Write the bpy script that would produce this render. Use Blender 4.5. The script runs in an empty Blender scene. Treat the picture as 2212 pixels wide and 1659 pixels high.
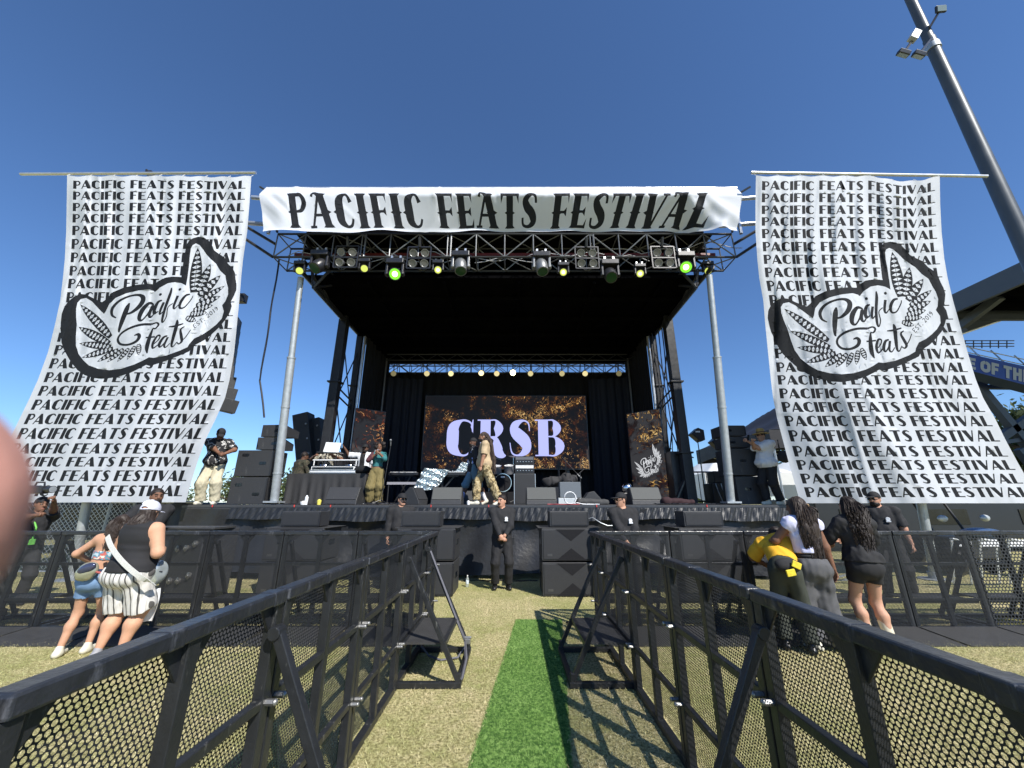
import bpy, math, random
import numpy as np
from mathutils import Vector, Matrix, Euler, geometry

# ------------------------------------------------------------------ camera, sky, sun
C = bpy.context.scene
COL = C.collection
R = math.radians
PITCH = 17.2
CAMZ = 1.6
FPX = 831.0          # focal length, in pixels of a 2212 x 1659 view
cam_d = bpy.data.cameras.new('camera')
cam_d.sensor_width = 36.0
cam_d.lens = 36.0 * FPX / 2212.0
cam_d.clip_start = 0.005
cam_d.clip_end = 2000
cam_d.dof.use_dof = True
cam_d.dof.focus_distance = 7.0
cam_d.dof.aperture_fstop = 9.0
cam = bpy.data.objects.new('camera', cam_d)
COL.objects.link(cam)
cam.location = (0, 0, CAMZ)
cam.rotation_euler = (R(90 + PITCH), 0, 0)
C.camera = cam

SUN = Vector((0.85, -1.17, 1.40)).normalized()      # towards the sun
sun_el = math.asin(SUN.z)
sun_az = math.atan2(SUN.x, SUN.y)
W = bpy.data.worlds.new('World'); C.world = W; W.use_nodes = True
nt = W.node_tree
sky = nt.nodes.new('ShaderNodeTexSky'); sky.sky_type = 'NISHITA'; sky.sun_disc = False
sky.sun_elevation = sun_el; sky.sun_rotation = sun_az
sky.air_density = 0.95; sky.dust_density = 0.0; sky.ozone_density = 10.0; sky.altitude = 0
nt.links.new(sky.outputs[0], nt.nodes['Background'].inputs[0])
nt.nodes['Background'].inputs[1].default_value = 0.114
sl = bpy.data.lights.new('sun', 'SUN'); sl.energy = 4.5; sl.angle = R(0.5); sl.color = (1.0, 0.955, 0.88)
so = bpy.data.objects.new('sun', sl); COL.objects.link(so)
so.rotation_euler = SUN.to_track_quat('Z', 'Y').to_euler(); so.location = (10, -14, 20)
C.view_settings.view_transform = 'Standard'; C.view_settings.look = 'None'
C.view_settings.exposure = 0.52; C.view_settings.gamma = 1.0

CT, ST = math.cos(R(PITCH)), math.sin(R(PITCH))
def at(x, y, Y):
    """world point seen at (x, y) of a 2212-wide view, at distance Y in front of the viewpoint"""
    u, v = (x - 1106) / FPX, (829.5 - y) / FPX
    dy, dz = CT - v * ST, ST + v * CT
    t = Y / dy
    return Vector((u * t, Y, CAMZ + dz * t))
def gnd(x, y, z=0.0):
    u, v = (x - 1106) / FPX, (829.5 - y) / FPX
    dy, dz = CT - v * ST, ST + v * CT
    t = (z - CAMZ) / dz
    return Vector((u * t, dy * t, z))

# ------------------------------------------------------------------ materials
MATS = {}
def pm(name, col, rough=0.6, metal=0.0, var=0.12, scale=8.0, bump=0.0, bscale=40.0, coords='Object', spec=None, trans=0.0, wear=None):
    """procedural surface: base colour broken up by two noises, roughness variation, optional bump"""
    if name in MATS: return MATS[name]
    m = bpy.data.materials.new(name); m.use_nodes = True; MATS[name] = m
    t = m.node_tree; N = t.nodes; L = t.links; b = N['Principled BSDF']
    tc = N.new('ShaderNodeTexCoord')
    n1 = N.new('ShaderNodeTexNoise'); n1.inputs['Scale'].default_value = scale; n1.inputs['Detail'].default_value = 5
    L.new(tc.outputs[coords], n1.inputs['Vector'])
    mx = N.new('ShaderNodeMix'); mx.data_type = 'RGBA'
    lo = [c * (1 - var) for c in col]; hi = [min(1, c * (1 + var) + var * 0.01) for c in col]
    mx.inputs[6].default_value = (*lo, 1); mx.inputs[7].default_value = (*hi, 1)
    L.new(n1.outputs[0], mx.inputs[0]); out = mx.outputs[2]
    if wear:      # scuffs: thin scratches and rubbed spots showing a paler tone
        mp = N.new('ShaderNodeMapping'); mp.inputs['Scale'].default_value = (1, 1.0, .22); mp.inputs['Rotation'].default_value = (.5, .3, .8); L.new(tc.outputs[coords], mp.inputs[0])
        nw = N.new('ShaderNodeTexNoise'); nw.inputs['Scale'].default_value = wear[1]; nw.inputs['Detail'].default_value = 8; nw.inputs['Roughness'].default_value = .7; L.new(mp.outputs[0], nw.inputs['Vector'])
        rw = N.new('ShaderNodeMapRange'); rw.inputs[1].default_value = wear[2]; rw.inputs[2].default_value = wear[2] + .07; L.new(nw.outputs[0], rw.inputs[0])
        mw = N.new('ShaderNodeMix'); mw.data_type = 'RGBA'; L.new(rw.outputs[0], mw.inputs[0]); L.new(out, mw.inputs[6]); mw.inputs[7].default_value = (*wear[0], 1); out = mw.outputs[2]
    L.new(out, b.inputs['Base Color'])
    mr = N.new('ShaderNodeMapRange'); mr.inputs[3].default_value = max(0.02, rough - 0.1); mr.inputs[4].default_value = min(1, rough + 0.1)
    L.new(n1.outputs[0], mr.inputs[0]); L.new(mr.outputs[0], b.inputs['Roughness'])
    b.inputs['Metallic'].default_value = metal
    if spec is not None: b.inputs['Specular IOR Level'].default_value = spec
    if bump:
        n2 = N.new('ShaderNodeTexNoise'); n2.inputs['Scale'].default_value = bscale; n2.inputs['Detail'].default_value = 4
        L.new(tc.outputs[coords], n2.inputs['Vector'])
        bp = N.new('ShaderNodeBump'); bp.inputs['Strength'].default_value = bump; bp.inputs['Distance'].default_value = 0.02
        L.new(n2.outputs[0], bp.inputs['Height']); L.new(bp.outputs[0], b.inputs['Normal'])
    if trans:
        tr = N.new('ShaderNodeBsdfTranslucent'); ms = N.new('ShaderNodeMixShader'); ms.inputs[0].default_value = trans
        L.new(out, tr.inputs[0]); L.new(b.outputs[0], ms.inputs[1]); L.new(tr.outputs[0], ms.inputs[2])
        L.new(ms.outputs[0], N['Material Output'].inputs[0])
    return m
def emit(name, col, strength):
    if name in MATS: return MATS[name]
    m = bpy.data.materials.new(name); m.use_nodes = True; MATS[name] = m
    b = m.node_tree.nodes['Principled BSDF']
    b.inputs['Base Color'].default_value = (*[c * 0.3 for c in col], 1); b.inputs['Roughness'].default_value = 0.3
    b.inputs['Emission Color'].default_value = (*col, 1); b.inputs['Emission Strength'].default_value = strength
    return m

M_black = pm('black_powder_coat', (0.017, 0.0185, 0.021), 0.40, 0.0, 0.4, 14, 0.10, 70, wear=((.10, .10, .095), 26, .60))
M_rail = pm('worn_black_tape', (0.020, 0.0225, 0.028), 0.30, 0.0, 0.5, 9, 0.22, 30, wear=((.085, .09, .105), 11, .585))
M_mesh = pm('perforated_steel', (0.018, 0.0195, 0.023), 0.5, 0.0, 0.3, 6)
M_foot = pm('tread_plate', (0.045, 0.045, 0.045), 0.5, 0.0, 0.3, 12, 0.3, 120)
M_ceil = pm('matt_black_lining', (0.0022, 0.0022, 0.0028), 1.0, 0, .3, 3, .3, 8, spec=0.0)
M_bolt = pm('zinc_bolt', (0.34, 0.34, 0.33), 0.42, 0.8, 0.1, 20)
M_alu = pm('aluminium_tube', (0.62, 0.63, 0.64), 0.38, 0.85, 0.15, 6, 0.05, 60)
M_galv = pm('galvanised_steel', (0.45, 0.48, 0.5), 0.5, 0.55, 0.22, 10, 0.1, 40)
M_truss = pm('dark_truss_steel', (0.03, 0.031, 0.034), 0.38, 0.3, 0.3, 10)
M_trussl = pm('truss_lacing', (0.16, 0.165, 0.17), 0.4, 0.5, 0.3, 10)
M_vinyl = pm('black_vinyl', (0.02, 0.021, 0.024), 0.38, 0.0, 0.3, 3, 0.35, 14)
M_drape = pm('black_drape', (0.0035, 0.0037, 0.006), 0.95, 0.0, 0.3, 5, 0.3, 20)
M_deck = pm('stage_deck', (0.06, 0.058, 0.058), 0.55, 0.0, 0.3, 5, 0.1, 60)
M_cab = pm('speaker_cabinet', (0.03, 0.031, 0.034), 0.55, 0.0, 0.2, 30, 0.15, 200, wear=((.09, .09, .09), 16, .62))
M_grille = pm('speaker_grille', (0.022, 0.023, 0.026), 0.6, 0.0, 0.25, 60, 0.25, 260)
M_grille2 = pm('sunlit_foam_grille', (0.075, 0.078, 0.075), 0.7, 0.0, 0.15, 40, 0.2, 200)  # paler than the other grilles: sunlight on the wedges put into the colour
M_chrome = pm('chrome_fitting', (0.8, 0.8, 0.8), 0.15, 1.0, 0.05, 8)
M_dplast = pm('dark_plastic', (0.02, 0.02, 0.023), 0.35, 0.0, 0.2, 12)
M_white = pm('white_plastic', (0.75, 0.76, 0.77), 0.45, 0.0, 0.06, 10)
M_cloth = pm('white_banner_cloth', (0.585, 0.61, 0.66), 0.7, 0.0, 0.04, 4, 0.10, 16, trans=0.10)
M_ink = pm('black_banner_ink', (0.013, 0.0145, 0.018), 0.75, 0.0, 0.15, 5, 0.12, 22, spec=0.2)
M_glass = pm('dark_glass', (0.01, 0.012, 0.014), 0.08, 0.0, 0.1, 5)

# ------------------------------------------------------------------ scene graph helpers
def tag(o, label=None, cat=None, group=None, kind=None):
    if label: o['label'] = label
    if cat: o['category'] = cat
    if group: o['group'] = group
    if kind: o['kind'] = kind
    return o
def thing(name, label, cat, loc=(0, 0, 0), rotz=0.0, group=None):
    o = bpy.data.objects.new(name, None); COL.objects.link(o)
    o.empty_display_size = 0.2
    o.location = loc; o.rotation_euler = (0, 0, rotz)
    return tag(o, label, cat, group)
def dup(root, loc, rotz=None, label=None, group=None):
    r = root.copy(); COL.objects.link(r); r.location = loc
    if rotz is not None: r.rotation_euler = (0, 0, rotz)
    if label: r['label'] = label
    if group: r['group'] = group
    for ch in list(root.children):
        c = ch.copy(); COL.objects.link(c); c.parent = r
        for g in list(ch.children):
            d = g.copy(); COL.objects.link(d); d.parent = c
    return r
def rot_to(d, up=Vector((0, 0, 1))):
    """matrix whose Z column is d"""
    z = Vector(d).normalized()
    x = Vector(up).cross(z)
    if x.length < 1e-4: x = Vector((1, 0, 0)).cross(z)
    x.normalize(); y = z.cross(x)
    return Matrix((x, y, z)).transposed()

class MB:
    """collects shapes into ONE mesh"""
    def __init__(s): s.v = []; s.f = []; s.m = []
    def add(s, vs, fs, mi=0):
        o = len(s.v); s.v.extend([tuple(v) for v in vs]); s.f.extend([tuple(i + o for i in f) for f in fs]); s.m.extend([mi] * len(fs)); return s
    def box(s, c, size, M=None, mi=0, taper=1.0):
        hx, hy, hz = size[0] / 2, size[1] / 2, size[2] / 2; vs = []
        for z, k in ((-hz, 1.0), (hz, taper)):
            for x, y in ((-hx, -hy), (hx, -hy), (hx, hy), (-hx, hy)):
                p = Vector((x * k, y * k, z));
                if M is not None: p = M @ p
                vs.append(p + Vector(c))
        return s.add(vs, [(3, 2, 1, 0), (4, 5, 6, 7), (0, 1, 5, 4), (1, 2, 6, 5), (2, 3, 7, 6), (3, 0, 4, 7)], mi)
    def bb(s, x0, x1, y0, y1, z0, z1, mi=0):
        return s.box(((x0 + x1) / 2, (y0 + y1) / 2, (z0 + z1) / 2), (abs(x1 - x0), abs(y1 - y0), abs(z1 - z0)), None, mi)
    def bar(s, p, q, w, h=None, mi=0, up=Vector((0, 0, 1))):
        p, q = Vector(p), Vector(q); d = q - p
        return s.box((p + q) / 2, (w, h or w, d.length), rot_to(d, up), mi)
    def tube(s, p, q, r0, r1=None, n=8, mi=0, caps=True):
        p, q = Vector(p), Vector(q); r1 = r0 if r1 is None else r1; M = rot_to(q - p); vs = []
        for c, r in ((p, r0), (q, r1)):
            for i in range(n):
                a = 2 * math.pi * i / n; vs.append(c + M @ Vector((math.cos(a) * r, math.sin(a) * r, 0)))
        fs = [(i, (i + 1) % n, n + (i + 1) % n, n + i) for i in range(n)]
        if caps: fs += [tuple(range(n - 1, -1, -1)), tuple(range(n, 2 * n))]
        return s.add(vs, fs, mi)
    def path(s, pts, r, n=6, mi=0):
        pts = [Vector(p) for p in pts]; vs = []; fs = []; k = len(pts); up = Vector((0, 0, 1))
        for i, p in enumerate(pts):
            d = pts[min(i + 1, k - 1)] - pts[max(i - 1, 0)]
            M = rot_to(d, up); up = M.col[1].copy() if False else up
            rr = r[i] if isinstance(r, (list, tuple)) else r
            for j in range(n):
                a = 2 * math.pi * j / n; vs.append(p + M @ Vector((math.cos(a) * rr, math.sin(a) * rr, 0)))
        for i in range(k - 1):
            for j in range(n):
                fs.append((i * n + j, i * n + (j + 1) % n, (i + 1) * n + (j + 1) % n, (i + 1) * n + j))
        fs += [tuple(range(n - 1, -1, -1)), tuple(range((k - 1) * n, k * n))]
        return s.add(vs, fs, mi)
    def lathe(s, prof, c, M=None, n=20, mi=0):
        vs = []; fs = []; k = len(prof); M = M or Matrix.Identity(3); c = Vector(c)
        for r, z in prof:
            for j in range(n):
                a = 2 * math.pi * j / n; vs.append(c + M @ Vector((math.cos(a) * r, math.sin(a) * r, z)))
        for i in range(k - 1):
            for j in range(n): fs.append((i * n + j, i * n + (j + 1) % n, (i + 1) * n + (j + 1) % n, (i + 1) * n + j))
        if prof[0] == prof[-1]: return s.add(vs, fs, mi)
        if prof[0][0] > 1e-5: fs.append(tuple(range(n - 1, -1, -1)))
        if prof[-1][0] > 1e-5: fs.append(tuple(range((k - 1) * n, k * n)))
        return s.add(vs, fs, mi)
    def ell(s, c, r, M=None, n=14, mi=0):
        prof = [(math.sin(math.pi * i / 8), -math.cos(math.pi * i / 8)) for i in range(9)]
        vs = []; fs = []; M = M or Matrix.Identity(3)
        for a, z in prof:
            for j in range(n):
                t = 2 * math.pi * j / n; vs.append(Vector(c) + M @ Vector((math.cos(t) * a * r[0], math.sin(t) * a * r[1], z * r[2])))
        for i in range(8):
            for j in range(n): fs.append((i * n + j, i * n + (j + 1) % n, (i + 1) * n + (j + 1) % n, (i + 1) * n + j))
        return s.add(vs, fs, mi)
    def prism(s, poly, M, d, mi=0):
        """polygon in local XY, extruded by d along local Z; M 4x4"""
        k = len(poly)
        vs = [M @ Vector((x, y, 0)) for x, y in poly] + [M @ Vector((x, y, d)) for x, y in poly]
        fs = [tuple(range(k - 1, -1, -1)), tuple(range(k, 2 * k))] + [(i, (i + 1) % k, k + (i + 1) % k, k + i) for i in range(k)]
        return s.add(vs, fs, mi)
    def quad(s, a, b, c, d, mi=0): return s.add([a, b, c, d], [(0, 1, 2, 3)], mi)
    def build(s, name, mats, parent=None, origin=None, smooth=False, bevel=0.0, loc=None):
        me = bpy.data.meshes.new(name)
        o = Vector(origin) if origin is not None else Vector((0, 0, 0))
        me.from_pydata([tuple(Vector(v) - o) for v in s.v], [], s.f)
        if not isinstance(mats, (list, tuple)): mats = [mats]
        for m in mats: me.materials.append(m)
        if len(mats) > 1: me.polygons.foreach_set('material_index', s.m)
        if smooth:
            me.polygons.foreach_set('use_smooth', [True] * len(me.polygons))
            try: me.set_sharp_from_angle(angle=R(40))
            except Exception: pass
        me.update()
        ob = bpy.data.objects.new(name, me); COL.objects.link(ob)
        if parent is not None: ob.parent = parent
        elif origin is not None: ob.location = o
        if loc is not None: ob.location = loc
        if bevel:
            bv = ob.modifiers.new('bevel', 'BEVEL'); bv.width = bevel; bv.segments = 2; bv.limit_method = 'ANGLE'; bv.angle_limit = R(35)
        return ob
def npmesh(name, V, F, mats, parent=None, mi=None, smooth=True, loc=None):
    """mesh from numpy arrays of verts (n,3) and equal-length faces (m,k)"""
    me = bpy.data.meshes.new(name); V = np.asarray(V, np.float32); F = np.asarray(F, np.int32); k = F.shape[1]
    me.vertices.add(len(V)); me.vertices.foreach_set('co', V.ravel())
    me.loops.add(F.size); me.loops.foreach_set('vertex_index', F.ravel())
    me.polygons.add(len(F)); me.polygons.foreach_set('loop_start', np.arange(0, F.size, k, dtype=np.int32))
    try: me.polygons.foreach_set('loop_total', np.full(len(F), k, np.int32))
    except Exception: pass
    if not isinstance(mats, (list, tuple)): mats = [mats]
    for m in mats: me.materials.append(m)
    if mi is not None: me.polygons.foreach_set('material_index', np.asarray(mi, np.int32))
    if smooth: me.polygons.foreach_set('use_smooth', np.ones(len(F), bool))
    me.update(calc_edges=True); me.validate()
    ob = bpy.data.objects.new(name, me); COL.objects.link(ob)
    if parent is not None: ob.parent = parent
    if loc is not None: ob.location = loc
    return ob
# ------------------------------------------------------------------ lettering (2-D outlines, filled into cloths and panels)
def ellp(cx, cy, rx, ry, a0=0, a1=360, n=18):
    return [(cx + rx * math.cos(R(a0 + (a1 - a0) * i / n)), cy + ry * math.sin(R(a0 + (a1 - a0) * i / n))) for i in range(n + (0 if abs(a1 - a0) == 360 else 1))]
def rect(x0, y0, x1, y1): return [(x0, y0), (x1, y0), (x1, y1), (x0, y1)]
def crm(pts, sub=6):
    out = []; n = len(pts)
    for i in range(n - 1):
        p0, p1, p2, p3 = pts[max(i - 1, 0)], pts[i], pts[i + 1], pts[min(i + 2, n - 1)]
        for j in range(sub):
            t = j / sub
            out.append(tuple(0.5 * (2 * b + (c - a) * t + (2 * a - 5 * b + 4 * c - d) * t * t + (3 * b - a - 3 * c + d) * t ** 3) for a, b, c, d in zip(p0, p1, p2, p3)))
    out.append(tuple(pts[-1])); return out
def stroke(pts, sub=5):
    """brush stroke; pts (x, y, width) -> list of quads"""
    q = [(x, y, w + SW[0]) for x, y, w in crm(pts, sub)]; L_ = []; R_ = []
    for i, (x, y, w) in enumerate(q):
        a, b = q[max(i - 1, 0)], q[min(i + 1, len(q) - 1)]; dx, dy = b[0] - a[0], b[1] - a[1]; l = math.hypot(dx, dy) or 1
        L_.append((x - dy / l * w / 2, y + dx / l * w / 2)); R_.append((x + dy / l * w / 2, y - dx / l * w / 2))
    out = []
    for i in range(len(q) - 1): out += [([L_[i], L_[i + 1], R_[i]], 1), ([L_[i + 1], R_[i + 1], R_[i]], 1)]
    return out
SW = [0.0]           # extra weight given to every stroke of the face being drawn
def inflate(p, d):
    a = sum(p[i - 1][0] * p[i][1] - p[i][0] * p[i - 1][1] for i in range(len(p))); p = p if a > 0 else p[::-1]; n = len(p); out = []
    for i in range(n):
        (x0, y0), (x, y), (x1, y1) = p[i - 1], p[i], p[(i + 1) % n]; l0 = math.hypot(x - x0, y - y0) or 1; l1 = math.hypot(x1 - x, y1 - y) or 1
        n0 = ((y - y0) / l0, -(x - x0) / l0); n1 = ((y1 - y) / l1, -(x1 - x) / l1); k = 1 + n0[0] * n1[0] + n0[1] * n1[1]; k = max(k, .6)
        out.append((x + d * (n0[0] + n1[0]) / k, y + d * (n0[1] + n1[1]) / k))
    return out
def P(*polys): return [(inflate(p, SW[0] / 2) if SW[0] else p, 1) for p in polys]
# art-deco face: heavy left strokes, hairline right strokes (height 1, y up)
SW[0] = .045
DECO = {
 'P': (0.68, P(rect(0, 0, .28, 1)) + stroke([(.25, .955, .09), (.5, .94, .10), (.63, .73, .12), (.5, .5, .10), (.25, .48, .09)])),
 'A': (0.92, P([(0, 0), (.06, 0), (.45, 1), (.38, 1)], [(.38, 1), (.52, 1), (.92, 0), (.56, 0), (.33, .75)], rect(.12, .22, .62, .29))),
 'C': (0.80, stroke([(.74, .80, .05), (.60, .945, .08), (.40, .96, .10), (.17, .76, .30), (.14, .5, .32), (.17, .24, .30), (.40, .04, .10), (.60, .055, .08), (.74, .2, .05)])),
 'I': (0.27, P(rect(0, 0, .27, 1))),
 'F': (0.68, P(rect(0, 0, .29, 1), rect(.29, .93, .68, 1), rect(.29, .48, .56, .55))),
 'E': (0.72, P(rect(0, 0, .31, 1), rect(.31, .93, .70, 1), rect(.31, .48, .60, .55), rect(.31, 0, .72, .07))),
 'T': (0.82, P(rect(0, .92, .82, 1), rect(.27, 0, .56, .92))),
 'S': (0.70, stroke([(.64, .85, .04), (.48, .96, .08), (.26, .92, .16), (.17, .74, .24), (.34, .53, .28), (.52, .32, .26), (.47, .1, .18), (.27, .04, .09), (.04, .15, .04)])),
 'V': (0.88, P([(0, 1), (.36, 1), (.62, .22), (.52, 0), (.40, 0)], [(.82, 1), (.88, 1), (.56, 0), (.50, 0)])),
 'L': (0.70, P(rect(0, 0, .29, 1), rect(.29, 0, .70, .06))),
}
# western poster face with mid spurs (height 1)
SW[0] = .028
def wstem(x0, x1, top=0.0, bot=0.0):
    c = (x0 + x1) / 2; w = (x1 - x0) / 2
    return P([(x0 + bot, 0), (x1 + bot, 0), (x1 + top, 1), (x0 + top, 1)], [(x0 - .07 + bot, 0), (x1 + .07 + bot, 0), (x1 + bot, .07), (x0 + bot, .07)],
             [(x0 - .07 + top, 1), (x1 + .07 + top, 1), (x1 + top, .93), (x0 + top, .93)], [(c - w - .07, .45), (c, .36), (c + w + .07, .45), (c, .54)])
WEST = {
 'P': (0.66, wstem(.07, .30) + stroke([(.28, .95, .07), (.5, .94, .09), (.60, .74, .15), (.48, .50, .08), (.28, .45, .05)])),
 'A': (0.82, wstem(.46, .70, -.16, .06) + P([(.02, 0), (.08, 0), (.40, 1), (.34, 1)], rect(.14, .34, .56, .40)) + stroke([(.36, .97, .08), (.18, 1.02, .05), (.12, .9, .06)]) + P(rect(-.04, 0, .16, .05))),
 'C': (0.66, stroke([(.58, .74, .12), (.50, .93, .06), (.36, .96, .07), (.18, .80, .24), (.16, .5, .27), (.18, .2, .24), (.36, .04, .07), (.52, .08, .06), (.60, .26, .05)]) + P([(-.06, .45), (.1, .36), (.2, .45), (.1, .54)])),
 'I': (0.40, wstem(.07, .32)),
 'F': (0.62, wstem(.07, .30) + P([(.28, .94), (.60, .94), (.60, 1), (.28, 1)], [(.54, 1), (.60, 1), (.60, .72)], rect(.28, .45, .52, .50), [(.44, .475), (.55, .36), (.55, .6)])),
 'E': (0.64, wstem(.07, .30) + P([(.28, .94), (.58, .94), (.58, 1), (.28, 1)], [(.50, 1), (.58, 1), (.58, .74)], rect(.28, .45, .50, .50), [(.42, .475), (.53, .36), (.53, .6)], rect(.28, 0, .60, .06), [(.52, 0), (.60, 0), (.63, .28)])),
 'T': (0.66, wstem(.22, .44) + P(rect(0, .94, .66, 1), [(0, 1), (.1, 1), (0, .72)], [(.66, 1), (.56, 1), (.66, .72)])),
 'S': (0.62, stroke([(.54, .72, .06), (.50, .93, .06), (.34, .97, .08), (.15, .82, .18), (.22, .60, .24), (.42, .38, .25), (.46, .16, .18), (.28, .03, .08), (.08, .08, .06), (.05, .3, .05)])),
 'V': (0.74, wstem(.08, .32, -.04, .12) + P([(.66, 1), (.72, 1), (.44, 0), (.38, 0)], rect(.58, .95, .80, 1))),
 'L': (0.62, wstem(.07, .30) + P(rect(.28, 0, .58, .06), [(.48, 0), (.58, 0), (.62, .3)])),
}
# fat didone face for the screen
SW[0] = .004
FAT = {
 'C': (0.86, stroke([(.80, .66, .03), (.76, .88, .04), (.60, .97, .05), (.42, .96, .08), (.20, .78, .34), (.17, .5, .38), (.20, .22, .34), (.42, .04, .08), (.62, .03, .04), (.80, .18, .03)])
      + P([(.80, 1), (.82, 1), (.82, .62), (.74, .80)])),
 'R': (0.92, P(rect(.10, 0, .42, 1), rect(0, .97, .5, 1), rect(0, 0, .5, .03)) + stroke([(.42, .985, .03), (.60, .97, .06), (.68, .75, .30), (.60, .53, .06), (.42, .515, .03)])
      + stroke([(.42, .515, .03), (.58, .46, .14), (.64, .26, .28), (.70, .1, .28), (.82, .02, .16), (.92, .01, .02)])),
 'S': (0.74, stroke([(.66, .68, .02), (.62, .90, .04), (.44, .97, .06), (.20, .84, .24), (.22, .64, .34), (.50, .40, .36), (.54, .17, .26), (.32, .02, .06), (.10, .08, .04), (.03, .36, .02)])),
 'B': (0.90, P(rect(.10, 0, .42, 1), rect(0, .97, .5, 1), rect(0, 0, .5, .03)) + stroke([(.42, .985, .03), (.60, .97, .06), (.70, .76, .28), (.60, .55, .06), (.42, .53, .03)])
      + stroke([(.42, .53, .03), (.64, .5, .06), (.78, .27, .30), (.64, .03, .06), (.42, .015, .03)])),
}
# plain heavy face for the stand's sign, and a light one for small figures
SW[0] = 0.0
def st(pts, w): return stroke([(x, y, w) for x, y in pts], 4)
BLOCK = {
 'H': (0.74, P(rect(0, 0, .28, 1), rect(.46, 0, .74, 1), rect(.28, .38, .46, .64))), 'O': (0.84, st([(.42, .86), (.16, .74), (.14, .5), (.16, .26), (.42, .14), (.68, .26), (.70, .5), (.68, .74), (.42, .86)], .28)),
 'M': (1.0, P(rect(0, 0, .26, 1), rect(.74, 0, 1, 1), [(.2, 1), (.36, 1), (.58, .3), (.42, .3)], [(.64, 1), (.8, 1), (.58, .3), (.42, .3)])),
 'E': (0.64, P(rect(0, 0, .28, 1), rect(.28, .76, .62, 1), rect(.28, .38, .56, .62), rect(.28, 0, .64, .24))), 'F': (0.62, P(rect(0, 0, .28, 1), rect(.28, .76, .62, 1), rect(.28, .36, .56, .60))),
 'T': (0.70, P(rect(0, .75, .70, 1), rect(.21, 0, .49, .75))),
}
LIGHT = {
 'E': (0.5, P(rect(0, 0, .13, 1), rect(.13, .87, .5, 1), rect(.13, .45, .42, .57), rect(.13, 0, .5, .13))), 'S': (0.55, st([(.5, .84), (.28, .94), (.08, .76), (.28, .52), (.48, .26), (.28, .06), (.04, .16)], .13)),
 'T': (0.56, P(rect(0, .87, .56, 1), rect(.215, 0, .345, .87))), '.': (0.16, P(rect(0, 0, .15, .15))), '2': (0.52, st([(.05, .78), (.26, .94), (.46, .74), (.3, .4), (.05, .06)], .13) + P(rect(.03, 0, .52, .13))),
 '0': (0.52, st([(.26, .94), (.07, .7), (.07, .3), (.26, .06), (.45, .3), (.45, .7), (.26, .94)], .13)), '1': (0.3, P(rect(.13, 0, .26, 1), [(.0, .74), (.13, .84), (.13, 1)])),
 '9': (0.52, st([(.45, .68), (.26, .5), (.08, .7), (.26, .94), (.45, .72), (.42, .3), (.2, .04)], .13)),
}
def text2d(font, s, gap=0.12, space=0.45):
    """[(polygon, sign)] with height 1, and the total width"""
    x = 0; out = []
    for ch in s:
        if ch == ' ': x += space; continue
        w, ps = font[ch]
        out += [([(px + x, py) for px, py in p], sg) for p, sg in ps]; x += w + gap
    return out, x - gap
def place(polys, f): return [([f(x, y) for x, y in p], s) for p, s in polys]
def fit(polys, w, x0, y0, x1, y1): return place(polys, lambda x, y: (x0 + (x1 - x0) * x / w, y0 + (y1 - y0) * y))

def paint_sheet(name, nx, ny, layers, surf, mats, parent=None, smooth=True, W0=1.0, H0=1.0):
    """a sheet over (0..1, 0..1), cut along the outlines of the layers [(polys, material index)], laid on surf(s, t) -> xyz"""
    ii, jj = np.meshgrid(np.arange(nx + 1), np.arange(ny + 1), indexing='ij')
    g = np.stack([ii.ravel() / nx * W0, jj.ravel() / ny * H0], 1)
    verts = [Vector(p) for p in g]; faces = []; meta = []
    frame = [0, ny, nx * (ny + 1) + ny, nx * (ny + 1)]
    faces.append([frame[0], frame[3], frame[2], frame[1]]); meta.append((-1, 1))
    for li, (polys, mi) in enumerate(layers):
        for p, sg in polys:
            q = [(min(max(x, 0), 1) * W0, min(max(y, 0), 1) * H0) for x, y in p]
            q = [c for i, c in enumerate(q) if math.hypot(c[0] - q[i - 1][0], c[1] - q[i - 1][1]) > 2e-6]
            if len(q) < 3: continue
            a = sum(q[i][0] * q[(i + 1) % len(q)][1] - q[(i + 1) % len(q)][0] * q[i][1] for i in range(len(q)))
            if abs(a) < 1e-7: continue
            if a < 0: q = q[::-1]
            o = len(verts); verts += [Vector(c) for c in q]; faces.append(list(range(o, o + len(q)))); meta.append((li, sg))
    vo, eo, fo, ov, oe, of = geometry.delaunay_2d_cdt(verts, [], faces, 1, 1e-6, True)
    F = []; MI = []
    for f, src in zip(fo, of):
        cnt = {}
        for k in src: cnt[meta[k][0]] = cnt.get(meta[k][0], 0) + meta[k][1]
        if -1 not in cnt: continue
        top = max([l for l, c in cnt.items() if l >= 0 and c > 0], default=-1)
        F.append(f if len(f) == 3 else f[:3]); MI.append(0 if top < 0 else layers[top][1])
        if len(f) == 4: F.append((f[0], f[2], f[3])); MI.append(MI[-1])
    st2 = np.array([(v[0] / W0, v[1] / H0) for v in vo])
    V = surf(st2[:, 0], st2[:, 1])
    return npmesh(name, V, np.array(F), mats, parent, MI, smooth)

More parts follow.
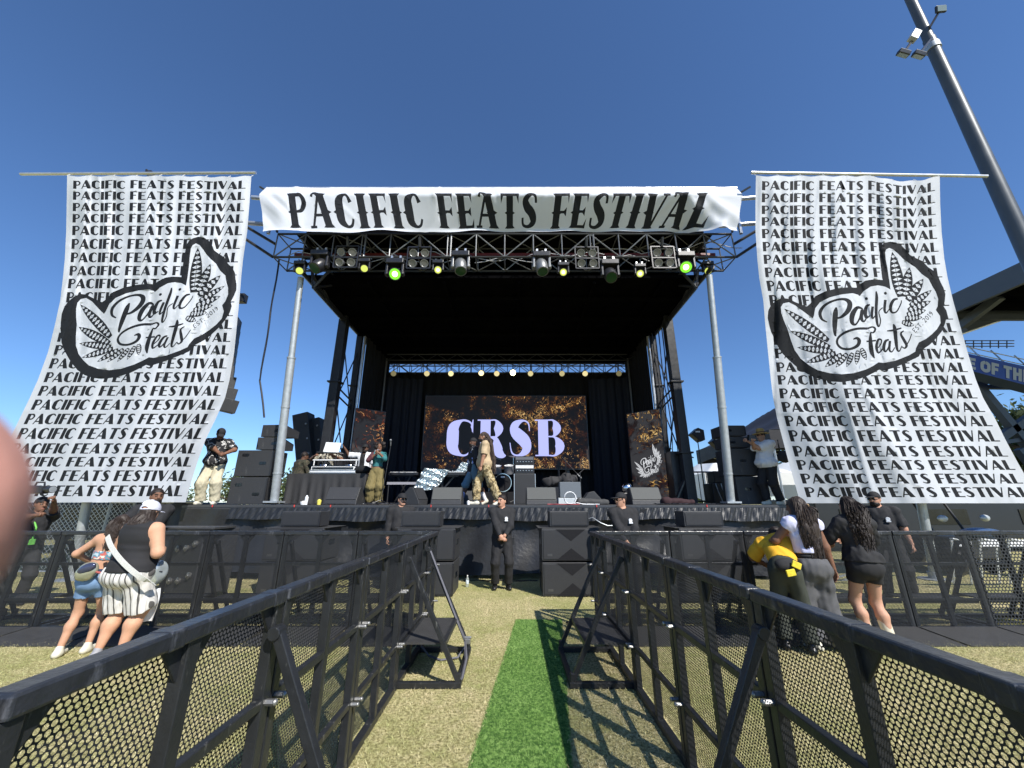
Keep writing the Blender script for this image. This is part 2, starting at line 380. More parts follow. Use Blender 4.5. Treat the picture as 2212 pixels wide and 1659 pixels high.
# the festival emblem, drawn on the right banner's view coordinates (turned into cloth coordinates later)
def k8(x, y): return (1636 + .2604 * x, 345.6 + .2604 * y)
EMB_OUT = [(1015,740),(1030,700),(1060,680),(1100,668),(1150,672),(1200,700),(1240,740),(1265,775),(1310,800),(1370,830),(1415,880),(1470,920),(1500,960),(1520,1010),(1545,1060),(1560,1110),(1555,1170),(1545,1210),(1570,1250),(1572,1300),(1555,1360),(1530,1420),(1480,1480),(1430,1530),(1370,1570),(1340,1628),(1250,1673),(1150,1718),(1050,1748),(1010,1740),(960,1768),(900,1798),(800,1828),(700,1843),(600,1838),(500,1813),(420,1778),(340,1728),(270,1668),(210,1608),(170,1548),(140,1478),(120,1440),(100,1380),(85,1310),(90,1250),(110,1210),(150,1170),(200,1145),(250,1150),(330,1185),(410,1215),(440,1190),(480,1130),(560,1090),(660,1065),(760,1055),(820,1060),(850,1030),(900,1000),(960,990),(1040,995),(1035,980),(1020,850)]
EMB_IN = [(1060,760),(1070,735),(1095,722),(1130,735),(1170,770),(1210,810),(1250,840),(1310,880),(1360,935),(1420,980),(1450,1040),(1480,1090),(1500,1150),(1495,1210),(1480,1240),(1515,1290),(1520,1350),(1490,1400),(1450,1440),(1400,1480),(1340,1510),(1315,1560),(1310,1588),(1260,1618),(1150,1663),(1050,1683),(1005,1678),(960,1708),(900,1738),(800,1768),(700,1778),(600,1768),(500,1743),(430,1703),(360,1648),(310,1578),(280,1498),(250,1400),(220,1330),(200,1270),(195,1220),(215,1190),(260,1180),(320,1210),(400,1270),(462,1312),(470,1290),(480,1230),(520,1180),(600,1140),(700,1115),(790,1105),(835,1118),(850,1130),(880,1090),(940,1050),(1000,1040),(1060,1050),(1105,1072),(1095,1000),(1080,900),(1065,820)]
EMB_SCRIPT = [
 [(580,1345,6),(535,1320,16),(520,1265,24),(560,1205,18),(640,1165,14),(720,1155,18),(765,1185,34),(755,1245,34),(700,1300,18),(645,1315,8)], [(655,1222,10),(648,1270,36),(642,1370,34),(645,1445,18),(655,1462,4)],
 [(875,1235,8),(830,1225,22),(790,1280,36),(785,1345,28),(815,1365,12),(850,1310,12),(870,1240,22),(862,1310,24),(885,1340,12),(915,1290,6)], [(935,1200,8),(905,1215,20),(895,1270,26),(905,1310,14),(935,1290,6)],
 [(957,1215,18),(950,1280,18),(958,1315,10),(985,1280,5)], [(985,1090,8),(990,1140,20),(985,1260,20),(995,1360,16),(1010,1380,8),(1022,1330,7),(1008,1260,6),(1040,1225,6)],
 [(1062,1160,18),(1055,1240,18),(1068,1270,9),(1095,1235,5)], [(1165,1148,10),(1130,1160,18),(1105,1215,22),(1115,1262,14),(1155,1255,9),(1190,1190,7),(1195,1160,5)],
 [(915,1398,16),(830,1400,16),(740,1425,16),(675,1470,15),(662,1520,16),(700,1562,15),(770,1568,16),(830,1540,22),(845,1500,26),(825,1478,18),(795,1488,6)], [(915,1398,12),(955,1385,10),(978,1402,14),(962,1432,10),(938,1428,6)],
 [(940,1430,8),(938,1500,26),(948,1590,30),(972,1645,6)], [(905,1505,10),(985,1498,10)],
 [(1000,1560,6),(1025,1525,8),(1028,1492,10),(1002,1492,14),(988,1550,20),(1005,1600,12),(1045,1560,6)], [(1092,1490,8),(1062,1505,18),(1048,1560,22),(1065,1590,10),(1092,1545,10),(1100,1500,16),(1095,1570,16),(1115,1592,8),(1140,1555,5)],
 [(1128,1360,8),(1140,1400,26),(1150,1500,24),(1160,1570,16),(1178,1585,8),(1200,1540,5)], [(1075,1418,6),(1130,1412,14),(1195,1392,8)],
 [(1215,1415,6),(1190,1440,14),(1215,1490,20),(1238,1535,18),(1222,1560,10),(1195,1545,5)], [(1228,1545,6),(1258,1500,7),(1280,1440,5)]]
EMB_FEATH = [((1190,1130),(1118,752),52,9),((1225,1130),(1262,880),46,6),((1245,1160),(1378,978),44,5),((1265,1205),(1447,1073),30,6),((1250,1245),(1440,1165),34,5),((1240,1280),(1400,1240),32,5),((1225,1310),(1370,1300),30,5),((1200,1340),(1300,1370),26,4),
 ((590,1500),(222,1232),36,10),((602,1555),(272,1418),34,9),((625,1588),(330,1555),32,8),((650,1600),(405,1682),32,7),((700,1610),(560,1718),28,5),((745,1605),(650,1722),26,5),((790,1600),(740,1718),24,5),((835,1580),(820,1700),24,5),((862,1562),(905,1660),24,5)]
def feather(b, p, w, n):
    dx, dy = p[0] - b[0], p[1] - b[1]; L = math.hypot(dx, dy); ux, uy = dx / L, dy / L; nx, ny = -uy, ux
    def pt(a, c): return (b[0] + dx * a + nx * c, b[1] + dy * a + ny * c)
    def wd(a): return w * (math.sin(math.pi * min(max(a * .86 + .14, 0), 1)) ** 0.8)
    lens = [pt(a, wd(a)) for a in np.linspace(0, 1, 9)] + [pt(a, -wd(a)) for a in np.linspace(1, 0, 9)[1:]]
    wh = []
    for i in range(n):
        a0, a1 = .04 + .9 * i / n, .04 + .9 * (i + 1) / n; am = (a0 + a1) / 2; g = .12 / n
        for sgn in (1, -1):
            wm = wd(am) * .78 * sgn
            wh.append(([pt(a0 + g, 0.06 * wm), pt(a1 - g, 0.06 * wm), pt(am, wm)], 1))
    return [(lens, 1)], wh
def emblem(f):
    # (every outline is drawn once; overlaps are merged when the sheet is cut)
    """layers of the emblem: outline, inside, black drawing, white cut-outs (f maps drawing coords to sheet coords)"""
    out = place(P(EMB_OUT), f); ins = place(P(EMB_IN), f); blk = []; wht = []
    for s_ in EMB_SCRIPT: blk += place(stroke([(x, y, w * 1.15 + 2) for x, y, w in s_], 4), f)
    blk += place(P(ellp(905, 1150, 13, 13, n=8)), f) + place(P(ellp(1062, 1105, 13, 13, n=8)), f)
    for a in EMB_FEATH:
        l, w_ = feather(a[0], a[1], a[2] * 1.0, a[3]); blk += place(l, f); wht += place(w_, f)
    tx, tw = text2d(LIGHT, 'EST. 2019', .16, .4); a = R(-46); sc = 42
    def q(x, y):
        X, Y = x * sc, -y * sc
        return f(1312 + X * math.cos(a) - Y * math.sin(a), 1432 + X * math.sin(a) + Y * math.cos(a))
    blk += place(tx, q)
    return out, ins, blk, wht
# ------------------------------------------------------------------ figures: distance fields blended into one continuous surface
class Field:
    def __init__(s, lo, hi, h):
        s.lo = np.array(lo, float); s.h = h; s.n = np.ceil((np.array(hi) - s.lo) / h).astype(int) + 1
        s.d = np.full(s.n, 0.3, np.float32)
    def sub(s, lo, hi):
        a = np.clip(np.floor((np.array(lo) - s.lo) / s.h).astype(int), 0, s.n); b = np.clip(np.ceil((np.array(hi) - s.lo) / s.h).astype(int) + 1, 0, s.n)
        if (b <= a).any(): return None, None
        ax = [s.lo[i] + s.h * np.arange(a[i], b[i]) for i in range(3)]
        Pn = np.stack(np.meshgrid(*ax, indexing='ij'), -1).astype(np.float32)
        return tuple(slice(a[i], b[i]) for i in range(3)), Pn
    def blend(s, sl, d, k, op):
        o = s.d[sl]
        if op == 'u':
            if k > 0:
                hh = np.maximum(k - np.abs(o - d), 0) / k; s.d[sl] = np.minimum(o, d) - hh * hh * k * .25
            else: s.d[sl] = np.minimum(o, d)
        else: s.d[sl] = np.maximum(o, -d)
    def cone(s, a, b, ra, rb, k=.02, flat=None, cut=False, op='u'):
        """tapering limb from a to b; flat = (axis, factor) squashes it along axis; cut = square ends"""
        a = np.array(a, float); b = np.array(b, float); m = max(ra, rb) + .06
        sl, Q = s.sub(np.minimum(a, b) - m, np.maximum(a, b) + m)
        if sl is None: return
        A, B = a, b; sc = 1.0
        if flat is not None:
            ax, f = np.array(flat[0], float), flat[1]; ax = ax / np.linalg.norm(ax)
            def sq(p): return p + (p @ ax)[..., None] * ax * (1 / f - 1)
            Q = sq(Q); A = sq(a[None])[0]; B = sq(b[None])[0]
            sc = min(f, 1.0) ** .5
        ab = B - A; L2 = max(ab @ ab, 1e-9); t = ((Q - A) @ ab) / L2; tc = np.clip(t, 0, 1)
        d = np.linalg.norm(Q - A - tc[..., None] * ab, axis=-1) - (ra + (rb - ra) * tc)
        d *= sc
        if cut:
            L = math.sqrt(L2); d = np.maximum(d, np.maximum((t - 1) * L, -t * L))
        s.blend(sl, d, k, op)
    def ell(s, c, r, M=None, k=.02, op='u'):
        c = np.array(c, float); r = np.array(r, float); m = r.max() + .06
        sl, Q = s.sub(c - m, c + m)
        if sl is None: return
        q = Q - c
        if M is not None: q = q @ np.array(M)
        k0 = np.linalg.norm(q / r, axis=-1); k1 = np.linalg.norm(q / (r * r), axis=-1) + 1e-9
        s.blend(sl, k0 * (k0 - 1) / k1, k, op)
    def half(s, p, n):
        """keep only the side of the plane that n points away from"""
        sl, Q = s.sub(s.lo, s.lo + s.h * s.n)
        s.d = np.maximum(s.d, ((Q - np.array(p, float)) @ np.array(n, float)).astype(np.float32))
    def wrinkle(s, amp, freq, seed=0, dirs=5, stretch=(1, 1, 1)):
        rg = np.random.RandomState(seed); near = np.abs(s.d) < .05; Q = (np.argwhere(near) * s.h + s.lo).astype(np.float32) * np.array(stretch, np.float32); w = 0
        for i in range(dirs):
            v = rg.normal(size=3); v = v / np.linalg.norm(v) * freq * rg.uniform(.6, 1.7)
            w = w + np.sin(Q @ v.astype(np.float32) + rg.uniform(0, 6) + 1.2 * np.sin(Q @ (rg.normal(size=3) * freq * .5).astype(np.float32)))
        s.d[near] += (amp * w / dirs ** .5).astype(np.float32)
    def mesh(s):
        d = s.d; b = d < 0; n = s.n
        def cs(o): return tuple(slice(o[i], n[i] - 1 + o[i]) for i in range(3))
        offs = [(i, j, k) for i in (0, 1) for j in (0, 1) for k in (0, 1)]
        cnt = sum(b[cs(o)].astype(np.int8) for o in offs); act = (cnt > 0) & (cnt < 8)
        I = np.argwhere(act); idx = np.full(act.shape, -1, np.int64); idx[act] = np.arange(len(I))
        pos = np.zeros((len(I), 3)); num = np.zeros(len(I)); val = {o: d[I[:, 0] + o[0], I[:, 1] + o[1], I[:, 2] + o[2]] for o in offs}
        for o in offs:
            for ax in range(3):
                if o[ax]: continue
                q = list(o); q[ax] = 1; q = tuple(q); d1, d2 = val[o], val[q]; cr = (d1 < 0) != (d2 < 0)
                t = np.where(cr, d1 / np.where(cr, d1 - d2, 1), 0)
                for e in range(3): pos[:, e] += np.where(cr, o[e] + (t if e == ax else 0), 0)
                num += cr
        V = s.lo + s.h * (I + pos / num[:, None]); F = []
        for ax in range(3):
            u, v = [(1, 2), (2, 0), (0, 1)][ax]
            s1 = [slice(1, -1)] * 3; s2 = [slice(1, -1)] * 3
            s1[ax] = slice(0, n[ax] - 1); s2[ax] = slice(1, n[ax])
            a_, b_ = b[tuple(s1)], b[tuple(s2)]
            for flip in (0, 1):
                E = np.argwhere((a_ & ~b_) if not flip else (~a_ & b_)) + np.array([0 if i == ax else 1 for i in range(3)])
                if not len(E): continue
                def cell(du, dv):
                    e = E.copy(); e[:, u] -= du; e[:, v] -= dv; return idx[e[:, 0], e[:, 1], e[:, 2]]
                q = np.stack([cell(1, 1), cell(0, 1), cell(0, 0), cell(1, 0)], 1)
                F.append(q if not flip else q[:, ::-1])
        F = np.concatenate(F) if F else np.zeros((0, 4), int)
        F = F[(F >= 0).all(1)]
        return V, F

def ik(a, c, l1, l2, pole):
    a, c = Vector(a), Vector(c); d = c - a; L = d.length
    if L > (l1 + l2) * .998: c = a + d * ((l1 + l2) * .998 / L); d = c - a; L = d.length
    x = (l1 * l1 - l2 * l2 + L * L) / (2 * L); h = math.sqrt(max(l1 * l1 - x * x, 0)); u = d / L
    p = Vector(pole); p = (p - u * p.dot(u))
    p = p.normalized() if p.length > 1e-5 else Vector((0, 1, 0))
    return a + u * x + p * h, c
SKIN = {}
def skin_mat(name, col):
    if name in MATS: return MATS[name]
    m = pm(name, col, 0.6, 0, .16, 18, .08, 90, spec=.3); b = m.node_tree.nodes['Principled BSDF']
    b.inputs['Subsurface Weight'].default_value = .08; b.inputs['Subsurface Radius'].default_value = (.012, .006, .004); b.inputs['Subsurface Scale'].default_value = 1.0
    return m
def fabric(name, col, var=.18, scale=18): return pm(name, col, .85, 0, var, scale, .12, 120)
M_eye = pm('dark_eye', (.03, .02, .015), .2); M_lip = pm('lip', (.30, .12, .10), .5); M_brow = pm('dark_brow', (.02, .015, .012), .9)
M_hair = pm('dark_hair', (.018, .012, .010), .55, 0, .5, 60, .15, 150, spec=.3); M_dread = pm('brown_dreadlock', (.055, .035, .027), .75, 0, .5, 60, .4, 120)

class Person:
    """a standing figure built in its own space, facing -Y, feet at z = 0"""
    def __init__(s, label, loc, rotz=0, H=1.75, g=1.0, belly=0.0, female=False, lean=0.0, side=0.0, pelvis=(0, 0, 0), feet=None, hands=None, poles=None,
                 head=(0, 0), skin=(.35, .2, .13), vox=.0075, curl=.5, palm=None, twist=0.0, knee=None, bust=0.0):
        s.root = thing('person', label, 'person', loc, rotz); s.S = S = H / 1.75; s.g = g; s.vox = vox; s.side_ = side
        pz = .93 * S + pelvis[2]; s.pel = Vector((pelvis[0] * S, pelvis[1] * S, pz))
        s.up = Vector((math.sin(side), -math.sin(lean) * math.cos(side), math.cos(lean) * math.cos(side)))
        s.rt = Vector((math.cos(twist), math.sin(twist), 0)); s.rt = (s.rt - s.up * s.rt.dot(s.up)).normalized(); s.fw = s.rt.cross(s.up) * -1.0
        # fw points to the front (-Y for an untwisted, upright figure)
        if s.fw.y > 0 and abs(twist) < 1.5: s.fw = -s.fw
        s.B = Matrix((s.rt, -s.fw, s.up)).transposed()
        s.hipw = Matrix.Identity(3)
        sw = (.155 if female else .18) * S * (1 + (g - 1) * .5)
        s.sh = s.pel + s.up * .50 * S
        s.shL, s.shR = s.sh + s.rt * sw - s.up * .015 * S, s.sh - s.rt * sw - s.up * .015 * S
        s.neck = s.pel + s.up * .545 * S
        yaw, pit = head
        hy = Matrix.Rotation(yaw, 3, 'Z') @ s.B @ Matrix.Rotation(pit, 3, 'X') if True else s.B
        s.HB = hy; s.hc = s.neck + (s.up * .6 + hy.col[2] * .4).normalized() * .145 * S + hy @ Vector((0, -.02 * S, 0))
        hj = .085 * S * (1 + (g - 1) * .5)
        s.hipL, s.hipR = s.pel + Vector((hj, 0, -.03 * S)), s.pel - Vector((hj, 0, .03 * S))
        feet = feet or [(.11, 0, 0), (-.11, 0, 0)]
        s.ft = [Vector(f) for f in feet]; s.an = [Vector((f[0], f[1], f[2] + .085 * S)) for f in feet]
        kp = knee or [(.15, -1, 0), (-.15, -1, 0)]
        s.kn = [];
        for i, hp in enumerate((s.hipL, s.hipR)):
            k, a = ik(hp, s.an[i], .435 * S, .42 * S, kp[i]); s.kn.append(k); s.an[i] = a
        hands = hands or [(.27, -.02, .80 * S), (-.27, -.02, .80 * S)]
        pl = poles or [(.6, .8, -.2), (-.6, .8, -.2)]
        s.el = []; s.wr = []
        for i, sp in enumerate((s.shL, s.shR)):
            e, w = ik(sp, hands[i], .29 * S, .255 * S, pl[i]); s.el.append(e); s.wr.append(w)
        s.skin = skin_mat('skin_%02d%02d%02d' % tuple(int(c * 99) for c in skin), skin)
        s.belly = belly; s.female = female; s.curl = curl; s.palm = palm; s.bust = bust
        pts = [s.hc, *s.ft, *s.wr, *s.el, *s.kn, s.shL, s.shR, s.pel]
        s.lo = [min(p[i] for p in pts) - .30 * S for i in range(3)]; s.hi = [max(p[i] for p in pts) + .30 * S for i in range(3)]
        s.lo[2] = min(s.lo[2], -.03)
    def field(s, lo=None, hi=None, vox=None): return Field(lo or s.lo, hi or s.hi, vox or s.vox)
    def torso(s, f, e=0.0, k=.06, low=True):
        S, g, B = s.S, s.g, s.B
        f.ell(s.pel + s.up * .37 * S + s.fw * .005, ((.155 if s.female else .172) * S * g + e, .108 * S * g + e, .19 * S + e), B, k)
        f.cone(s.shL, s.shR, .062 * S + e, .062 * S + e, k)
        f.ell(s.sh - s.up * .02 * S - s.fw * .02, (.15 * S * g + e, .085 * S * g + e, .09 * S + e), B, k)
        f.ell(s.pel + s.up * .16 * S + s.fw * s.belly * .45, ((.135 if s.female else .155) * S * g + e, .105 * S * g + e + s.belly * .55, .17 * S + e), B, k)
        if s.bust:
            for q in (1, -1): f.ell(s.pel + s.up * .35 * S + s.fw * .10 * S + s.rt * q * .075 * S, (.07 * S + e, s.bust + e, .07 * S + e), B, .04)
        if low: f.ell(s.pel - Vector((0, 0, .01)), ((.172 if s.female else .16) * S * g + e, .125 * S * g + e, .13 * S + e), None, k)
        if s.female and low: f.ell(s.pel - s.fw * .045 * S - Vector((0, 0, .05 * S)), (.155 * S * g + e, .10 * S * g + e, .11 * S + e), None, .05)
    def arm(s, f, i, e=0.0, upto=2.0, k=.03, cut=True):
        S, g = s.S, (1 + (s.g - 1) * .8); sh = (s.shL, s.shR)[i]; u = min(upto, 1.0)
        f.cone(sh, sh.lerp(s.el[i], u), .058 * S * g + e, (.046 * S * g + e) if not (e and u < 1) else .058 * S * g + e, k, cut=bool(e) and cut and u < 1)
        if e and u < 1: f.ell(sh, (.06 * S * g + e,) * 3, None, k)
        if upto > 1: f.cone(s.el[i], s.el[i].lerp(s.wr[i], upto - 1), .045 * S * g + e, .029 * S * (1 + (g - 1) * .4) + e, k, cut=bool(e) and cut)
    def hand(s, f, i):
        S = s.S; d = (s.wr[i] - s.el[i]).normalized(); pn = None
        if s.palm and s.palm[i] is not None:
            pn = Vector(s.palm[i]); dd = s.palm[i][3:] if len(s.palm[i]) > 3 else None
            if dd: d = Vector(dd).normalized()
            pn = Vector(s.palm[i][:3])
        else: pn = Vector((-1 if i == 0 else 1, .25, 0))
        pn = (pn - d * pn.dot(d)).normalized(); sd = d.cross(pn)      # across the palm
        th = sd if sd.dot(Vector((0, -1, .3))) > 0 else -sd          # thumb side: forward / up
        w = s.wr[i]; kn = w + d * .085 * S
        f.cone(w, kn, .027 * S, .034 * S, .012, flat=(pn, .5))
        ln = (.078, .085, .08, .062); r = .0092 * S; c = s.curl if not isinstance(s.curl, (list, tuple)) else s.curl[i]
        for q in range(4):
            o = kn + th * (.028 - .0185 * q) * S - d * (.004 * (q - 1) ** 2) * S; L = ln[q] * S; a1 = c * (.9 + .1 * q); a2 = c * 2.0
            d1 = d * math.cos(a1) + pn * math.sin(a1); d2 = d * math.cos(a2) + pn * math.sin(a2)
            m = o + d1 * L * .52; f.cone(o - d * .02, m, r * 1.05, r, .004); f.cone(m, m + d2 * L * .5, r, r * .8, .003)
        o = w + d * .03 * S + th * .024 * S; t1 = (th * .75 + d * .7 + pn * .35 * c).normalized(); m = o + t1 * .038 * S
        f.cone(o, m, r * 1.3, r * 1.15, .008); f.cone(m, m + (t1 * .6 + d * .6 + pn * .5 * c).normalized() * .034 * S, r * 1.15, r * .85, .003)
    def leg(s, f, i, e=0.0, upto=2.0, k=.04, loose=0.0):
        S = s.S; g = 1 + (s.g - 1) * .75; hp = (s.hipL, s.hipR)[i]; u = min(upto, 1.0)
        r0, r1 = .088 * S * g + e, .056 * S * g + e + loose
        f.cone(hp, hp.lerp(s.kn[i], u), r0, r0 + (r1 - r0) * u, k, cut=False if upto >= 1 else bool(e))
        if upto < 1 and e: f.ell(hp, (r0, r0, r0), None, k)
        if upto > 1:
            q = upto - 1; a = s.kn[i]; b = s.an[i]; m = a.lerp(b, .35); bk = Vector((0, .018 * S, 0))
            if e: f.cone(a, a.lerp(b, q), r1, .046 * S * g + e + loose, k, cut=True); f.ell(a, (r1,) * 3, None, .03)
            else: f.cone(a, m + bk, .052 * S * g, .056 * S * g, k); f.cone(m + bk, b, .056 * S * g, .034 * S, k)
    def body(s, face=True, bare_feet=True):
        f = s.field(); S = s.S; g = s.g
        s.torso(f); f.cone(s.neck - s.up * .06 * S, s.hc - s.HB @ Vector((0, -.012 * S, .04 * S)), .058 * S * (1 + (g - 1) * .5), .052 * S * (1 + (g - 1) * .5), .03)
        for i in (0, 1):
            s.arm(f, i); s.hand(f, i); s.leg(f, i)
            d = Vector((.12 if i == 0 else -.12, -1, 0)).normalized(); a = s.an[i]
            f.cone(a - Vector((0, 0, .045 * S)) + d * -.02, a - Vector((0, 0, .055 * S)) + d * .13 * S, .034 * S, .028 * S, .02)
        H = lambda x, y, z: s.hc + s.HB @ (Vector((x, y, z)) * S)
        HB = s.HB
        f.ell(H(0, .015, .03), (.077 * S, .095 * S, .095 * S), HB, .02)
        f.ell(H(0, -.02, -.03), (.066 * S * (1 + (g - 1) * .4), .075 * S, .085 * S), HB, .03)
        f.ell(H(0, -.05, -.085), (.042 * S, .04 * S, .032 * S), HB, .03)
        f.cone(H(0, -.088, .025), H(0, -.108, -.018), .011 * S, .016 * S, .012)
        f.ell(H(0, -.08, .038), (.05 * S, .022 * S, .016 * S), HB, .015)
        for q in (1, -1): f.ell(H(q * .077, .012, -.005), (.012 * S, .024 * S, .036 * S), HB, .008); f.ell(H(q * .032, -.092, .012), (.014 * S, .009 * S, .008 * S), HB, op='s')
        for q in (1, -1): f.ell(H(q * .031, -.080, .010), (.015 * S, .012 * S, .010 * S), HB, .002)
        V, F = f.mesh(); c = V[F].mean(1); q = (c - np.array(s.hc)) @ np.array(HB) / S; mi = np.zeros(len(F), int)
        fr = q[:, 1] < -.05
        mi[fr & (np.abs(np.abs(q[:, 0]) - .031) < .013) & (np.abs(q[:, 2] - .010) < .0065)] = 1
        mi[fr & (np.abs(np.abs(q[:, 0]) - .033) < .019) & (np.abs(q[:, 2] - .040) < .0065)] = 3
        mi[fr & (np.abs(q[:, 0]) < .024) & (np.abs(q[:, 2] + .062) < .008)] = 2
        ob = npmesh('body', V, F, [s.skin, M_eye, M_lip, M_brow], s.root, mi)
        return s
    def put(s, f, name, mat, label=None, mi=None):
        V, F = f.mesh()
        if not len(F): return None
        o = npmesh(name, V, F, mat, s.root, mi if mi is None else mi(V[F].mean(1)))
        if label: o['label'] = label
        return o
    def shirt(s, mat, sleeve=.62, hem=-.05, e=.018, wr=.006, name='shirt', label=None, flare=0.0, mi=None, neckcut=True, cropz=None, fr=26):
        f = s.field(vox=max(s.vox, .009)); s.torso(f, e, .05)
        if flare: f.ell(s.pel + s.up * .05 + s.fw * s.belly * .4, (.165 * s.S * s.g + e + flare, .125 * s.S * s.g + e + flare + s.belly * .5, .16), s.B, .05)
        for i in (0, 1):
            if sleeve: s.arm(f, i, e + (.006 if sleeve < 1.2 else 0), sleeve, .03)
        f.wrinkle(wr * .8, fr, len(name) + int(s.g * 10), 6, (1, 1, .7)); f.wrinkle(wr * .6, fr * 2.1, 5 + len(name), 5, (1, 1, .55))
        f.half(s.pel + s.up * hem * s.S, -s.up)
        if neckcut: f.cone(s.neck - s.up * .03 * s.S + s.fw * .02, s.neck + s.up * .2, .066 * s.S, .075 * s.S, 0, op='s')
        return s.put(f, name, mat, label, mi)
    def trousers(s, mat, upto=1.93, top=.10, e=.016, loose=.01, wr=.007, name='trousers', label=None, mi=None, fr=24):
        f = s.field(vox=max(s.vox, .009)); S = s.S
        f.ell(s.pel - Vector((0, 0, .0)), ((.172 if s.female else .16) * S * s.g + e, .125 * S * s.g + e, .14 * S + e), None, .05)
        f.ell(s.pel + s.up * .10 * S, ((.145 if s.female else .155) * S * s.g + e * .7, .108 * S * s.g + e * .7 + s.belly * .4, .10 * S), s.B, .05)
        if s.female: f.ell(s.pel - s.fw * .045 * S - Vector((0, 0, .05 * S)), (.155 * S * s.g + e, .10 * S * s.g + e, .11 * S + e), None, .05)
        for i in (0, 1): s.leg(f, i, e, upto, .035, loose)
        f.wrinkle(wr * .7, fr, 3 + int(S * 100) % 11, 6, (1, 1, .65)); f.wrinkle(wr * .4, fr * 1.9, 9, 5, (1, 1, .6)); f.half(s.pel + s.up * top * S, s.up)
        return s.put(f, name, mat, label, mi)
    def shoes(s, mat, boot=0.0, name='shoe', sole=None, big=1.0):
        for i in (0, 1):
            a = s.an[i]; S = s.S; sh = s.kn[i] - a; tilt = 0
            d = Vector((.14 if i == 0 else -.14, -1, 0)).normalized() if not getattr(s, 'toe', None) else Vector(s.toe[i]).normalized()
            f = Field(np.array(a) - .3, np.array(a) + .34, .008)
            z = Vector((0, 0, 1))
            f.cone(a - z * .045 * S - d * .035, a - z * .052 * S + d * .14 * S, .044 * S * big, .038 * S * big, .02); f.cone(a - z * .04 * S, a + z * .015 * S, .046 * S * big, .042 * S * big, .03)
            if boot: f.cone(a - z * .02, a + sh.normalized() * boot, .05 * S * big, .062 * S * big, .03, cut=True)
            if d.z > -.05: f.half(a - z * .083 * S, (0, 0, -1))
            s.put(f, name, mat)
    def cap(s, mat, back=False, brim=True, name='cap', tilt=0.0):
        S = s.S; f = Field(np.array(s.hc) - .24, np.array(s.hc) + .26, .007); H = lambda x, y, z: s.hc + s.HB @ (Vector((x, y, z)) * S)
        f.ell(H(0, .012, .045), (.089 * S, .107 * S, .098 * S), s.HB, .01)
        f.half(H(0, 0, .042), -(s.HB.col[2]))
        f.ell(H(0, .012, .04), (.078 * S, .095 * S, .085 * S), s.HB, op='s')
        if brim:
            q = 1 if back else -1; f.ell(H(0, q * .125, .045), (.068 * S, .075 * S, .012 * S), s.HB, .006)
        if back: f.ell(H(0, -.105, .045), (.03 * S, .03 * S, .03 * S), s.HB, op='s')
        return s.put(f, name, mat)
    def shorthair(s, mat=None, n=.007, beard=False, top=.0):
        mat = mat or M_hair; S = s.S; H = lambda x, y, z: s.hc + s.HB @ (Vector((x, y, z)) * S); f = Field(np.array(s.hc) - .2, np.array(s.hc) + .2, .006)
        f.ell(H(0, .022, .04 + top), (.086 * S, .10 * S, .10 * S), s.HB, .01); f.wrinkle(.003, 130, 5)
        f.ell(H(0, -.085, -.005), (.10 * S, .075 * S, .075 * S), s.HB, op='s')
        f.half(H(0, 0, -.045), -(s.HB.col[2])); s.put(f, 'hair', mat)
    def beard(s, mat=None, full=True, mous=True):
        mat = mat or M_hair; S = s.S; H = lambda x, y, z: s.hc + s.HB @ (Vector((x, y, z)) * S); f = Field(np.array(s.hc) - .2, np.array(s.hc) + .2, .006)
        if full:
            f.ell(H(0, -.03, -.075), (.070 * S, .078 * S, .062 * S), s.HB, .01); f.ell(H(0, -.062, -.022), (.052 * S, .06 * S, .034 * S), s.HB, op='s'); f.half(H(0, -.0, -.03), s.HB.col[2]); f.half(H(0, .01, 0), s.HB.col[1])
        if mous: f.cone(H(-.03, -.095, -.05), H(.03, -.095, -.05), .010 * S, .010 * S, .004)
        f.wrinkle(.002, 150, 2); s.put(f, 'beard' if full else 'moustache', mat)
    def glasses(s, mat=None):
        S = s.S; H = lambda x, y, z: s.hc + s.HB @ (Vector((x, y, z)) * S); b = MB()
        for q in (1, -1):
            b.ell(H(q * .033, -.104, .012), (.028 * S, .008 * S, .019 * S), s.HB); b.bar(H(q * .06, -.10, .015), H(q * .082, .0, .012), .006, .009)
        b.bar(H(-.01, -.108, .016), H(.01, -.108, .016), .006); b.build('sunglasses', mat or M_glass, s.root, smooth=True)
    def badge(s, where=(.075, .33), mat=None, r=.032):
        S = s.S; p = s.pel + s.rt * where[0] * S + s.up * where[1] * S; b = MB(); n = s.fw
        q = p + n * (.135 * S * s.g + .012); M = rot_to(n)
        b.lathe([(0, .004), (r * .9, .004), (r, 0), (r, -.05)], q, M, 14); b.box(q - s.up * r * 1.2, (r * 2.0, r * .8, .03), M)
        return b.build('badge', mat or M_white, s.root)
    def longhair(s, n=240, L=.55, wave=.012, mat=None, r=.0042, spread=1.0, seed=1, fall=.12, low=False):
        """a flowing mass of hair down the back, with fine strands over it"""
        mat = mat or M_hair; S = s.S; rg = random.Random(seed); H = lambda x, y, z: s.hc + s.HB @ (Vector((x, y, z)) * S)
        lo = np.array(s.hc) - np.array((.36, .36, L * S + .25)); hi = np.array(s.hc) + np.array((.36, .42, .24)); f = Field(lo, hi, .008)
        f.ell(H(0, .022, .035), (.088 * S, .104 * S, .104 * S), s.HB, .01)
        c1 = H(0, .06, -.02); c2 = Vector((s.hc.x, s.hc.y + fall * S, s.hc.z - .26 * S)); c3 = Vector((s.hc.x + .01, s.hc.y + (fall + .03) * S, s.hc.z - L * S * .86))
        f.cone(c1, c2, .088 * S, .10 * S * spread, .04, flat=((0, 1, 0), .62)); f.cone(c2, c3, .10 * S * spread, .055 * S * spread, .04, flat=((0, 1, 0), .5))
